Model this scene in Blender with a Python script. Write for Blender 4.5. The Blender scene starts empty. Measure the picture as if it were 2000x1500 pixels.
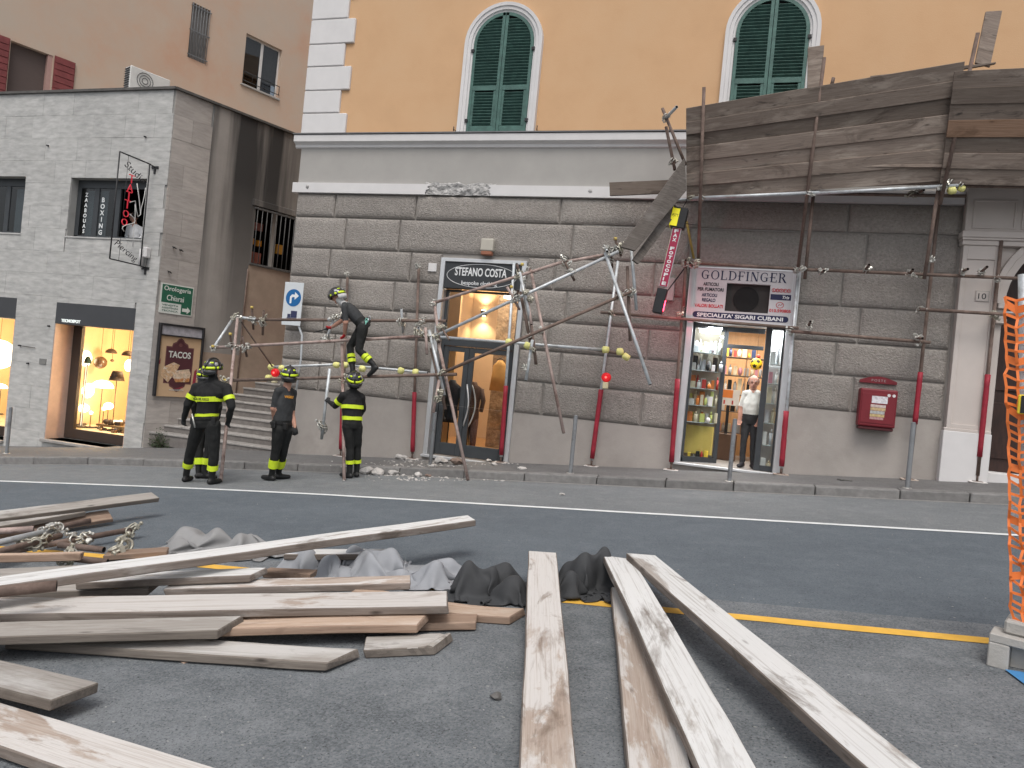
import bpy, bmesh, math, random
from mathutils import Vector, Matrix, noise
random.seed(7)
V = Vector
R = math.radians
SC = bpy.context.scene
COL = SC.collection

# ---------------------------------------------------------------- camera
YAW, PITCH, ROLL, FPX, CAMD = 0.28969, -0.0022, 0.09596, 1400.0, 13.6
MC = Matrix.Rotation(YAW, 3, 'Z') @ Matrix.Rotation(math.pi / 2 + PITCH, 3, 'X') @ Matrix.Rotation(ROLL, 3, 'Z')
CP = V((0, -CAMD, 0))
cam = bpy.data.cameras.new('camera')
cam.sensor_width = 36.0
cam.lens = 36.0 * FPX / 2000.0
cam.clip_end = 500
camo = bpy.data.objects.new('camera', cam)
COL.objects.link(camo)
camo.matrix_world = Matrix.Translation(CP) @ MC.to_4x4()
SC.camera = camo

# ---------------------------------------------------------------- sky, sun, exposure (overcast late afternoon)
SUN_EL, SUN_AZ = R(60), R(168)          # azimuth the light comes from, clockwise from +Y
w = bpy.data.worlds.new('World')
SC.world = w
w.use_nodes = True
nt = w.node_tree
nt.nodes.clear()
sky = nt.nodes.new('ShaderNodeTexSky')
sky.sky_type = 'NISHITA'
sky.sun_disc = False
sky.sun_elevation = SUN_EL
sky.sun_rotation = SUN_AZ
sky.dust_density = 4.0
sky.air_density = 1.0
hs = nt.nodes.new('ShaderNodeHueSaturation')
hs.inputs['Saturation'].default_value = 0.34
bg = nt.nodes.new('ShaderNodeBackground')
bg.inputs['Strength'].default_value = 0.13
wo = nt.nodes.new('ShaderNodeOutputWorld')
nt.links.new(sky.outputs[0], hs.inputs['Color'])
nt.links.new(hs.outputs[0], bg.inputs['Color'])
nt.links.new(bg.outputs[0], wo.inputs['Surface'])
sl = bpy.data.lights.new('sun', 'SUN')
sl.energy = 0.9
sl.angle = R(25)
sl.color = (1.0, 0.95, 0.88)
so = bpy.data.objects.new('sun', sl)
COL.objects.link(so)
so.rotation_euler = (math.pi / 2 - SUN_EL, 0, math.pi - SUN_AZ)
SC.view_settings.view_transform = 'Standard'
SC.view_settings.look = 'None'
SC.view_settings.gamma = 1
SC.view_settings.use_curve_mapping = False
SC.view_settings.exposure = 0.40

# ---------------------------------------------------------------- survey helpers: a sight line met with a real surface
def ray(px, py):
    return MC @ V(((px - 1000) / FPX, -(py - 750) / FPX, -1.0))
def at(px, py, Y=0.0):                   # point where the sight line meets the vertical plane y = Y
    d = ray(px, py)
    return CP + d * ((Y + CAMD) / d.y)
def on_plane(px, py, p0, n):
    d = ray(px, py)
    return CP + d * (n.dot(p0 - CP) / n.dot(d))
def bend(x):                             # the street bends slightly at its lower end
    return -0.035 * max(0.0, -5 - x) ** 1.6 if x > -30 else -0.035 * 25 ** 1.6
def walk_z(x, y=0):
    return -1.247 + 0.0851 * x - 0.022 * max(0.0, -11.7 - x)
def road_z(x, y):
    return walk_z(x) - 0.13 - 0.025 * max(0.0, -4.7 - y)
def onroad(px, py, h=0.0, f=None):       # point h metres above the road (or pavement) seen at this pixel
    f = f or road_z
    d = ray(px, py)
    lo, hi = 0.5, 60.0
    for _ in range(50):
        m = (lo + hi) / 2
        p = CP + d * m
        if p.z > f(p.x, p.y) + h: lo = m
        else: hi = m
    return CP + d * lo
def onwalk(px, py, h=0.0):
    return onroad(px, py, h, walk_z)

# ---------------------------------------------------------------- materials
def mat(name, col, rough=0.8, var=0.12, scale=6.0, bump=0.0, bscale=40.0, metal=0.0, col2=None, patch=None,
        world=True, stretch=(1, 1, 1), rnd=0.0, emit=None, estr=1.0, spec=0.4, detail=6.0, pscale=1.2, pth=(0.5, 0.62), coat=0.0):
    m = bpy.data.materials.new(name)
    m.use_nodes = True
    t = m.node_tree
    b = t.nodes['Principled BSDF']
    b.inputs['Roughness'].default_value = rough
    b.inputs['Metallic'].default_value = metal
    b.inputs['Specular IOR Level'].default_value = spec
    if coat: b.inputs['Coat Weight'].default_value = coat
    if emit is not None:
        b.inputs['Emission Color'].default_value = (*emit, 1)
        b.inputs['Emission Strength'].default_value = estr
    L = t.links.new
    N = t.nodes.new
    if world:
        g = N('ShaderNodeNewGeometry'); src = g.outputs['Position']
    else:
        g = N('ShaderNodeTexCoord'); src = g.outputs['Object']
    oi = N('ShaderNodeObjectInfo')
    mp = N('ShaderNodeMapping')
    mp.inputs['Scale'].default_value = stretch
    L(src, mp.inputs['Vector'])
    if not world:
        mul = N('ShaderNodeMath'); mul.operation = 'MULTIPLY'; mul.inputs[1].default_value = 37.0
        L(oi.outputs['Random'], mul.inputs[0])
        cb = N('ShaderNodeCombineXYZ')
        for i in range(3): L(mul.outputs[0], cb.inputs[i])
        L(cb.outputs[0], mp.inputs['Location'])
    def nz(s, d=detail, r=0.6):
        n = N('ShaderNodeTexNoise')
        n.inputs['Scale'].default_value = s
        n.inputs['Detail'].default_value = d
        n.inputs['Roughness'].default_value = r
        L(mp.outputs[0], n.inputs['Vector'])
        return n.outputs['Fac']
    def ramp(fac, a, bb):
        r = N('ShaderNodeMapRange')
        r.inputs['From Min'].default_value = a
        r.inputs['From Max'].default_value = bb
        L(fac, r.inputs['Value'])
        return r.outputs[0]
    def mix(fac, a, bb, mode='MIX'):
        x = N('ShaderNodeMix'); x.data_type = 'RGBA'; x.blend_type = mode
        if isinstance(fac, float): x.inputs[0].default_value = fac
        else: L(fac, x.inputs[0])
        for s, i in ((a, 6), (bb, 7)):
            if isinstance(s, tuple): x.inputs[i].default_value = (*s, 1)
            else: L(s, x.inputs[i])
        return x.outputs[2]
    k = lambda c, q: tuple(min(1, max(0, x * q)) for x in c)
    c = mix(ramp(nz(scale), 0.3, 0.7), k(col, 1 - var), col2 or k(col, 1 + var))
    if patch:
        c = mix(ramp(nz(pscale, 8.0, 0.7), *pth), c, patch)
    if rnd:
        hv = N('ShaderNodeHueSaturation')
        mr = N('ShaderNodeMapRange')
        mr.inputs['To Min'].default_value = 1 - rnd
        mr.inputs['To Max'].default_value = 1 + rnd
        L(oi.outputs['Random'], mr.inputs['Value'])
        L(mr.outputs[0], hv.inputs['Value'])
        L(c, hv.inputs['Color'])
        c = hv.outputs[0]
    L(c, b.inputs['Base Color'])
    if bump:
        bp = N('ShaderNodeBump')
        bp.inputs['Strength'].default_value = 1.0
        bp.inputs['Distance'].default_value = bump
        L(nz(bscale, 5.0, 0.6), bp.inputs['Height'])
        L(bp.outputs[0], b.inputs['Normal'])
    m['c'] = 1
    return m

def glow(name, col, s):
    m = bpy.data.materials.new(name); m.use_nodes = True
    t = m.node_tree; t.nodes.clear()
    e = t.nodes.new('ShaderNodeEmission'); e.inputs[0].default_value = (*col, 1); e.inputs[1].default_value = s
    o = t.nodes.new('ShaderNodeOutputMaterial'); t.links.new(e.outputs[0], o.inputs[0])
    return m

def glassy(name, tint=(0.93, 0.95, 0.95), ior=1.45):
    m = bpy.data.materials.new(name); m.use_nodes = True
    t = m.node_tree; t.nodes.clear()
    a = t.nodes.new('ShaderNodeBsdfTransparent'); a.inputs[0].default_value = (*tint, 1)
    g = t.nodes.new('ShaderNodeBsdfGlossy'); g.inputs['Roughness'].default_value = 0.02
    f0 = t.nodes.new('ShaderNodeFresnel'); f0.inputs[0].default_value = ior
    ge = t.nodes.new('ShaderNodeNewGeometry'); iv = t.nodes.new('ShaderNodeMath'); iv.operation = 'SUBTRACT'; iv.inputs[0].default_value = 1.0
    f = t.nodes.new('ShaderNodeMath'); f.operation = 'MULTIPLY'
    t.links.new(ge.outputs['Backfacing'], iv.inputs[1]); t.links.new(f0.outputs[0], f.inputs[0]); t.links.new(iv.outputs[0], f.inputs[1])
    x = t.nodes.new('ShaderNodeMixShader'); o = t.nodes.new('ShaderNodeOutputMaterial')
    t.links.new(f.outputs[0], x.inputs[0]); t.links.new(a.outputs[0], x.inputs[1]); t.links.new(g.outputs[0], x.inputs[2])
    t.links.new(x.outputs[0], o.inputs[0])
    return m

def wood(name, c1, c2, paint=None, pth=(0.45, 0.6), rnd=0.15, dark=None, pscale=2.0, rough=0.85):
    m = bpy.data.materials.new(name); m.use_nodes = True
    t = m.node_tree; b = t.nodes['Principled BSDF']; L = t.links.new; N = t.nodes.new
    b.inputs['Roughness'].default_value = rough
    b.inputs['Specular IOR Level'].default_value = 0.25
    tc = N('ShaderNodeTexCoord'); oi = N('ShaderNodeObjectInfo')
    mul = N('ShaderNodeMath'); mul.operation = 'MULTIPLY'; mul.inputs[1].default_value = 53.0
    L(oi.outputs['Random'], mul.inputs[0])
    cb = N('ShaderNodeCombineXYZ')
    for i in range(3): L(mul.outputs[0], cb.inputs[i])
    def tex(sc, s, d=6.0, dist=0.0):
        mp = N('ShaderNodeMapping'); mp.inputs['Scale'].default_value = sc
        L(tc.outputs['Object'], mp.inputs['Vector']); L(cb.outputs[0], mp.inputs['Location'])
        n = N('ShaderNodeTexNoise'); n.inputs['Scale'].default_value = s; n.inputs['Detail'].default_value = d
        n.inputs['Roughness'].default_value = 0.65; n.inputs['Distortion'].default_value = dist
        L(mp.outputs[0], n.inputs['Vector']); return n.outputs['Fac']
    def rg(f, a, bb):
        r = N('ShaderNodeMapRange'); r.inputs['From Min'].default_value = a; r.inputs['From Max'].default_value = bb
        L(f, r.inputs['Value']); return r.outputs[0]
    def mix(f, a, bb):
        x = N('ShaderNodeMix'); x.data_type = 'RGBA'
        L(f, x.inputs[0])
        for s, i in ((a, 6), (bb, 7)):
            if isinstance(s, tuple): x.inputs[i].default_value = (*s, 1)
            else: L(s, x.inputs[i])
        return x.outputs[2]
    grain = tex((0.35, 9, 9), 6.0, 8.0, 0.6)
    c = mix(rg(grain, 0.35, 0.65), c1, c2)
    if paint:
        c = mix(rg(tex((0.6, 2.2, 2.2), pscale, 9.0, 0.4), *pth), c, paint)
    fine = tex((0.5, 30, 30), 8.0, 4.0)
    c = mix(rg(tex((0.55, 1.6, 1.6), 1.7, 7.0, 1.0), 0.56, 0.66), c, tuple(x * 0.72 for x in c1))
    c = mix(rg(tex((0.25, 18, 18), 3.0, 6.0, 0.3), 0.52, 0.72), c, tuple(x * 0.80 for x in c2))
    if dark:
        c = mix(rg(tex((0.8, 2.5, 2.5), 2.6, 10.0, 0.8), 0.60, 0.72), c, dark)
        c = mix(rg(fine, 0.60, 0.78), c, dark)
    # knots
    mp = N('ShaderNodeMapping'); mp.inputs['Scale'].default_value = (1.1, 3.4, 3.4)
    L(tc.outputs['Object'], mp.inputs['Vector']); L(cb.outputs[0], mp.inputs['Location'])
    vo = N('ShaderNodeTexVoronoi'); vo.inputs['Scale'].default_value = 1.7
    L(mp.outputs[0], vo.inputs['Vector'])
    kn = rg(vo.outputs['Distance'], 0.10, 0.03)
    c = mix(kn, c, tuple(x * 0.45 for x in c1))
    hv = N('ShaderNodeHueSaturation'); mr = N('ShaderNodeMapRange')
    mr.inputs['To Min'].default_value = 1 - rnd; mr.inputs['To Max'].default_value = 1 + rnd
    L(oi.outputs['Random'], mr.inputs['Value']); L(mr.outputs[0], hv.inputs['Value']); L(c, hv.inputs['Color'])
    L(hv.outputs[0], b.inputs['Base Color'])
    bp = N('ShaderNodeBump'); bp.inputs['Distance'].default_value = 0.004; bp.inputs['Strength'].default_value = 1.0
    L(grain, bp.inputs['Height']); L(bp.outputs[0], b.inputs['Normal'])
    return m

# ---------------------------------------------------------------- object helpers
def tag(o, label=None, cat=None, group=None, kind=None):
    if label: o['label'] = label
    if cat: o['category'] = cat
    if group: o['group'] = group
    if kind: o['kind'] = kind
    return o
def thing(name, label, cat, loc, group=None, rz=0.0):
    o = bpy.data.objects.new(name, None)
    o.empty_display_size = 0.1
    COL.objects.link(o)
    o.matrix_world = Matrix.Translation(V(loc)) @ Matrix.Rotation(rz, 4, 'Z')
    return tag(o, label, cat, group)
def child(o, parent, w=None):
    if parent is not None:
        o.parent = parent
        o.matrix_parent_inverse = wm(parent).inverted()
    return o
def wm(o):
    m = o.matrix_basis.copy()
    if o.parent: m = wm(o.parent) @ o.matrix_parent_inverse @ m
    return m
def link(name, me, mats, parent=None, mw=None):
    o = bpy.data.objects.new(name, me)
    if mats is not None and not me.materials:
        for m in (mats if isinstance(mats, (list, tuple)) else [mats]): me.materials.append(m)
    COL.objects.link(o)
    if mw is not None: o.matrix_basis = mw
    if parent is not None:
        o.parent = parent
        o.matrix_parent_inverse = wm(parent).inverted()
    return o
def mesh(name, bm, mats, parent=None, mw=None, smooth=False, center=False):
    """link bm as ONE mesh object; center=True moves the origin to the middle of its base"""
    if center and bm.verts:
        xs = [v.co for v in bm.verts]
        c = V(((min(p.x for p in xs) + max(p.x for p in xs)) / 2, (min(p.y for p in xs) + max(p.y for p in xs)) / 2, min(p.z for p in xs)))
        bmesh.ops.translate(bm, verts=bm.verts, vec=-c)
        mw = (mw or Matrix.Identity(4)) @ Matrix.Translation(c)
    me = bpy.data.meshes.new(name)
    bm.normal_update()
    bm.to_mesh(me); bm.free()
    if smooth:
        for p in me.polygons: p.use_smooth = True
    return link(name, me, mats, parent, mw)
def B(): return bmesh.new()
def bx(bm, x0, x1, y0, y1, z0, z1, bev=0.0, M=None, mi=0, seg=1):
    vs = [bm.verts.new(V(c)) for c in ((x0, y0, z0), (x1, y0, z0), (x1, y1, z0), (x0, y1, z0), (x0, y0, z1), (x1, y0, z1), (x1, y1, z1), (x0, y1, z1))]
    fs = [bm.faces.new([vs[i] for i in f]) for f in ((3, 2, 1, 0), (4, 5, 6, 7), (0, 1, 5, 4), (1, 2, 6, 5), (2, 3, 7, 6), (3, 0, 4, 7))]
    for f in fs: f.material_index = mi
    out = vs
    if bev:
        es = list({e for f in fs for e in f.edges})
        r = bmesh.ops.bevel(bm, geom=es, offset=bev, segments=seg, affect='EDGES', profile=0.5)
        out = list({v for f in r['faces'] for v in f.verts} | {v for v in vs if v.is_valid})
        for f in r['faces']: f.material_index = mi
    if M is not None: bmesh.ops.transform(bm, matrix=M, verts=out)
    return out
def quad(bm, *ps, mi=0):
    f = bm.faces.new([bm.verts.new(V(p)) for p in ps]); f.material_index = mi
    return f
def frame_z(p0, p1, up=(0, 0, 1)):
    """matrix with local x along p0->p1, origin at p0, z as near to up as possible"""
    p0, p1 = V(p0), V(p1)
    x = (p1 - p0).normalized()
    u = V(up)
    y = u.cross(x)
    if y.length < 1e-4: y = V((0, 1, 0))
    y.normalize()
    z = x.cross(y)
    m = Matrix((x, y, z)).transposed().to_4x4()
    m.translation = p0
    return m
def cyl(bm, p0, p1, r0, r1=None, n=12, caps=True, hollow=0.0, mi=0, mi2=None):
    r1 = r0 if r1 is None else r1
    m = frame_z(p0, p1)
    l = (V(p1) - V(p0)).length
    def ring(x, r):
        return [bm.verts.new(m @ V((x, r * math.cos(2 * math.pi * i / n), r * math.sin(2 * math.pi * i / n)))) for i in range(n)]
    def band(a, b, k):
        for i in range(n):
            f = bm.faces.new((a[i], a[(i + 1) % n], b[(i + 1) % n], b[i])); f.smooth = True; f.material_index = k
    a, b = ring(0, r0), ring(l, r1)
    band(b, a, mi)
    if hollow:
        d = min(0.08, l * 0.3)
        k = mi if mi2 is None else mi2
        ai, ad, bi, bd = ring(0, r0 - hollow), ring(d, r0 - hollow), ring(l, r1 - hollow), ring(l - d, r1 - hollow)
        band(a, ai, mi); band(ai, ad, k); band(bi, b, mi); band(bd, bi, k)
        f = bm.faces.new(list(ad)); f.material_index = k
        f = bm.faces.new(list(reversed(bd))); f.material_index = k
    elif caps:
        f = bm.faces.new(a); f.material_index = mi
        f = bm.faces.new(list(reversed(b))); f.material_index = mi
    return a + b
def sweep(bm, pts, r, n=8, closed=False, mi=0, caps=True):
    """round tube along a polyline"""
    P = [V(p) for p in pts]
    rings = []
    prev = None
    for i, p in enumerate(P):
        t = (P[min(i + 1, len(P) - 1)] - P[max(i - 1, 0)]).normalized()
        y = V((0, 0, 1)).cross(t) if prev is None else prev - t * prev.dot(t)
        if y.length < 1e-3: y = V((1, 0, 0)) - t * t.x
        y.normalize(); prev = y
        z = t.cross(y)
        rr = r[i] if isinstance(r, (list, tuple)) else r
        rings.append([bm.verts.new(p + (y * math.cos(2 * math.pi * k / n) + z * math.sin(2 * math.pi * k / n)) * rr) for k in range(n)])
    for a, b in zip(rings, rings[1:]):
        for k in range(n):
            f = bm.faces.new((a[k], a[(k + 1) % n], b[(k + 1) % n], b[k])); f.smooth = True; f.material_index = mi
    if caps:
        f = bm.faces.new(list(reversed(rings[0]))); f.material_index = mi
        f = bm.faces.new(rings[-1]); f.material_index = mi
def sph(bm, c, r, sx=1, sy=1, sz=1, n=2, mi=0, M=None):
    m = Matrix.Translation(V(c)) @ (M or Matrix.Identity(4)) @ Matrix.Diagonal((sx, sy, sz, 1))
    rr = bmesh.ops.create_icosphere(bm, subdivisions=n, radius=r, matrix=m)
    for v in rr['verts']:
        for f in v.link_faces: f.smooth = True; f.material_index = mi
    return rr['verts']
def holed(bm, x0, x1, z0, z1, holes, y=0.0, depth=0.25, mi=0, M=None):
    """a wall face at y (looking to -y) with rectangular openings whose reveals go back by depth"""
    xs = sorted({x0, x1, *[h[0] for h in holes], *[h[1] for h in holes]})
    zs = sorted({z0, z1, *[h[2] for h in holes], *[h[3] for h in holes]})
    xs = [x for x in xs if x0 <= x <= x1]; zs = [z for z in zs if z0 <= z <= z1]
    new = []
    vd = {}
    def vv(x, z, yy):
        k = (round(x, 4), round(z, 4), round(yy, 4))
        if k not in vd: vd[k] = bm.verts.new((x, yy, z)); new.append(vd[k])
        return vd[k]
    for a, b in zip(xs, xs[1:]):
        for c, d in zip(zs, zs[1:]):
            mx, mz = (a + b) / 2, (c + d) / 2
            if any(h[0] < mx < h[1] and h[2] < mz < h[3] for h in holes): continue
            f = bm.faces.new((vv(a, c, y), vv(b, c, y), vv(b, d, y), vv(a, d, y))); f.material_index = mi
    for h in holes:
        a, b, c, d = max(h[0], x0), min(h[1], x1), max(h[2], z0), min(h[3], z1)
        dd = h[4] if len(h) > 4 else depth
        for p, q, s, t in (((a, c), (a, d), 0, 0), ((b, d), (b, c), 0, 0), ((a, d), (b, d), 0, 0), ((b, c), (a, c), 0, 0)):
            vs = [bm.verts.new((p[0], y, p[1])), bm.verts.new((q[0], y, q[1])), bm.verts.new((q[0], y + dd, q[1])), bm.verts.new((p[0], y + dd, p[1]))]
            new += vs
            f = bm.faces.new(vs); f.material_index = mi
    if M is not None: bmesh.ops.transform(bm, matrix=M, verts=new)
def box_obj(name, x0, x1, y0, y1, z0, z1, m, parent=None, bev=0.0, M=None, center=False):
    bm = B(); bx(bm, x0, x1, y0, y1, z0, z1, bev)
    if M is not None: bmesh.ops.transform(bm, matrix=M, verts=bm.verts)
    return mesh(name, bm, m, parent, center=center)
FACE = Matrix(((1, 0, 0), (0, 0, -1), (0, 1, 0)))   # text plane looking to -y
def text(s, size, m, org, parent, width=None, bold=0.0, extrude=0.004, rot=None, align='LEFT', name='lettering', squash=None, spacing=1.0, line=1.0, shear=0.0):
    cu = bpy.data.curves.new('t', 'FONT')
    cu.body = s; cu.size = size; cu.offset = bold; cu.extrude = extrude; cu.align_x = align
    cu.space_character = spacing; cu.space_line = line; cu.shear = shear; cu.resolution_u = 3
    to = bpy.data.objects.new('t', cu); COL.objects.link(to)
    dg = bpy.context.evaluated_depsgraph_get(); dg.update()
    me = bpy.data.meshes.new_from_object(to.evaluated_get(dg))
    bpy.data.objects.remove(to)
    xs = [v.co.x for v in me.vertices]
    if width and xs:
        k = width / (max(xs) - min(xs))
        for v in me.vertices:
            v.co.x *= k
            if squash is None: v.co.y *= k
        if align == 'LEFT':
            x0 = min(v.co.x for v in me.vertices)
            for v in me.vertices: v.co.x -= x0
    if squash:
        ys = [v.co.y for v in me.vertices]; k = squash / (max(ys) - min(ys)); y0 = min(ys)
        for v in me.vertices: v.co.y = (v.co.y - y0) * k
    me.materials.clear()
    mw = (rot or FACE).to_4x4(); mw.translation = V(org)
    o = link(name, me, m, parent, mw)
    return o
def area(name, loc, target, sx, sy, power, col):
    l = bpy.data.lights.new(name, 'AREA'); l.shape = 'RECTANGLE'; l.size = sx; l.size_y = sy; l.energy = power; l.color = col
    o = bpy.data.objects.new(name, l); COL.objects.link(o)
    d = V(target) - V(loc)
    o.matrix_world = Matrix.Translation(V(loc)) @ d.to_track_quat('-Z', 'Y').to_matrix().to_4x4()
    return o
def point(name, loc, power, col, r=0.06):
    l = bpy.data.lights.new(name, 'POINT'); l.energy = power; l.color = col; l.shadow_soft_size = r
    o = bpy.data.objects.new(name, l); COL.objects.link(o); o.location = loc
    return o

# ---------------------------------------------------------------- palette
MT = {}
MT['asphalt'] = None
MT['yellow'] = mat('ochre_plaster', (0.60, 0.375, 0.21), 0.9, 0.05, 1.2, 0.003, 60, patch=(0.575, 0.38, 0.225), pscale=0.6, pth=(0.45, 0.8))
MT['grey_band'] = mat('grey_render', (0.37, 0.355, 0.335), 0.9, 0.05, 2.0, 0.002, 60)
MT['plinth'] = mat('plinth_render', (0.36, 0.33, 0.305), 0.9, 0.08, 1.5, 0.003, 50, patch=(0.28, 0.255, 0.232), pscale=1.0, pth=(0.48, 0.75))
MT['rust'] = mat('rusticated_stone', (0.315, 0.288, 0.263), 0.95, 0.22, 20.0, 0.035, 34, rnd=0.07, patch=(0.26, 0.236, 0.215), pscale=1.6, pth=(0.45, 0.8))
MT['joint'] = mat('joint_mortar', (0.30, 0.278, 0.257), 0.95, 0.08, 4.0)
MT['white'] = mat('white_trim', (0.645, 0.63, 0.625), 0.85, 0.04, 3.0, 0.001, 60)
MT['stucco'] = mat('portal_stucco', (0.54, 0.485, 0.45), 0.85, 0.05, 2.5, 0.001, 60)  # colour lowered to hold the shade under the hoarding
MT['broken'] = mat('broken_masonry', (0.42, 0.41, 0.40), 0.95, 0.35, 12.0, 0.03, 25)
MT['green'] = mat('green_shutter', (0.062, 0.135, 0.115), 0.5, 0.25, 8.0, 0.001, 40)
MT['dark'] = mat('dark_void', (0.012, 0.012, 0.012), 0.9, 0.1)
MT['black'] = mat('black_paint', (0.018, 0.018, 0.02), 0.5, 0.2)
MT['anthracite'] = mat('anthracite_frame', (0.045, 0.05, 0.055), 0.45, 0.1)
MT['alu'] = mat('aluminium', (0.62, 0.63, 0.64), 0.4, 0.06, 5, metal=0.6)
MT['steel'] = mat('galvanised_tube', (0.54, 0.57, 0.59), 0.5, 0.15, 9, 0.001, 60, metal=0.4, patch=(0.40, 0.41, 0.41), pscale=5)
MT['rusty'] = mat('rusty_tube', (0.16, 0.115, 0.095), 0.8, 0.25, 12, 0.002, 60, metal=0.2, patch=(0.26, 0.19, 0.16), pscale=4, pth=(0.48, 0.7))
MT['pinkrust'] = mat('pale_rusty_tube', (0.40, 0.31, 0.28), 0.75, 0.2, 10, 0.002, 60, metal=0.2, patch=(0.20, 0.13, 0.11), pscale=3)
MT['clamp'] = mat('zinc_clamp', (0.55, 0.54, 0.50), 0.4, 0.25, 20, 0.003, 60, metal=0.7)
MT['clampy'] = mat('brassy_clamp', (0.44, 0.42, 0.35), 0.5, 0.25, 20, 0.003, 60, metal=0.5)
MT['redsleeve'] = mat('red_sleeve', (0.30, 0.018, 0.035), 0.6, 0.2, 8, 0.003, 30)
MT['foam'] = mat('yellow_foam_cap', (0.74, 0.71, 0.27), 0.7, 0.12, 12)
MT['trav'] = None
MT['glass'] = glassy('clear_glass')
MT['glassd'] = glassy('dark_glass', (0.55, 0.58, 0.6), 1.7)
MT['skin'] = mat('skin', (0.48, 0.26, 0.19), 0.6, 0.08, 12, spec=0.3)
# ---------------------------------------------------------------- special materials
def asphalt(name, base, worn, speck):
    m = bpy.data.materials.new(name); m.use_nodes = True
    t = m.node_tree; b = t.nodes['Principled BSDF']; L = t.links.new; N = t.nodes.new
    g = N('ShaderNodeNewGeometry')
    def tex(s, d=6.0, r=0.6, sc=(1, 1, 1)):
        mp = N('ShaderNodeMapping'); mp.inputs['Scale'].default_value = sc; L(g.outputs['Position'], mp.inputs['Vector'])
        n = N('ShaderNodeTexNoise'); n.inputs['Scale'].default_value = s; n.inputs['Detail'].default_value = d; n.inputs['Roughness'].default_value = r
        L(mp.outputs[0], n.inputs['Vector']); return n.outputs['Fac']
    def rg(f, a, bb, lo=0.0, hi=1.0):
        r = N('ShaderNodeMapRange'); r.inputs['From Min'].default_value = a; r.inputs['From Max'].default_value = bb
        r.inputs['To Min'].default_value = lo; r.inputs['To Max'].default_value = hi
        L(f, r.inputs['Value']); return r.outputs[0]
    def mix(f, a, bb):
        x = N('ShaderNodeMix'); x.data_type = 'RGBA'; L(f, x.inputs[0])
        for s, i in ((a, 6), (bb, 7)):
            if isinstance(s, tuple): x.inputs[i].default_value = (*s, 1)
            else: L(s, x.inputs[i])
        return x.outputs[2]
    c = mix(rg(tex(0.7, 9, 0.68, (0.6, 1.4, 1)), 0.36, 0.66), base, worn)
    c = mix(rg(tex(4.0, 10, 0.8), 0.48, 0.70, 0, 0.6), c, speck)
    c = mix(rg(tex(55.0, 4, 0.7), 0.40, 0.75, 0, 0.75), c, speck)
    c = mix(rg(tex(95.0, 2, 0.5), 0.42, 0.30, 0, 0.8), c, tuple(x * 0.35 for x in base))
    L(c, b.inputs['Base Color'])
    b.inputs['Roughness'].default_value = 0.85
    b.inputs['Specular IOR Level'].default_value = 0.3
    bp = N('ShaderNodeBump'); bp.inputs['Distance'].default_value = 0.008; bp.inputs['Strength'].default_value = 1.0
    L(tex(70.0, 3, 0.6), bp.inputs['Height']); L(bp.outputs[0], b.inputs['Normal'])
    return m
MT['asphalt'] = asphalt('asphalt', (0.079, 0.089, 0.098), (0.174, 0.189, 0.202), (0.265, 0.28, 0.29))  # blue of the sky light is put into the road asphalt colours
MT['patchasphalt'] = asphalt('smooth_asphalt', (0.084, 0.101, 0.118), (0.114, 0.134, 0.153), (0.165, 0.187, 0.207))
MT['oldasphalt'] = asphalt('old_asphalt', (0.130, 0.144, 0.154), (0.175, 0.190, 0.20), (0.27, 0.275, 0.275))
MT['walk'] = asphalt('pavement_asphalt', (0.115, 0.114, 0.114), (0.155, 0.154, 0.152), (0.22, 0.215, 0.21))
MT['kerb'] = mat('kerb_stone', (0.185, 0.18, 0.175), 0.9, 0.2, 9, 0.006, 30, rnd=0.12, world=True)
MT['linew'] = mat('white_line_paint', (0.72, 0.74, 0.74), 0.7, 0.1, 6, patch=(0.5, 0.51, 0.51), pscale=5, pth=(0.58, 0.75))
MT['liney'] = mat('yellow_line_paint', (0.74, 0.43, 0.07), 0.7, 0.1, 8, patch=(0.6, 0.34, 0.06), pscale=6, pth=(0.55, 0.75))
MT['lineb'] = mat('blue_line_paint', (0.06, 0.22, 0.46), 0.7, 0.15, 8)
MT['trav'] = mat('travertine_slab', (0.44, 0.435, 0.42), 0.75, 0.20, 3.0, 0.003, 30, stretch=(1, 1, 3.5), rnd=0.05, patch=(0.29, 0.29, 0.285), pscale=2.2, pth=(0.52, 0.78))
MT['travw'] = mat('warm_travertine_slab', (0.385, 0.355, 0.33), 0.75, 0.14, 3.0, 0.003, 30, stretch=(1, 1, 4.5), rnd=0.10, patch=(0.28, 0.255, 0.235), pscale=2.2, pth=(0.52, 0.78))
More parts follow.
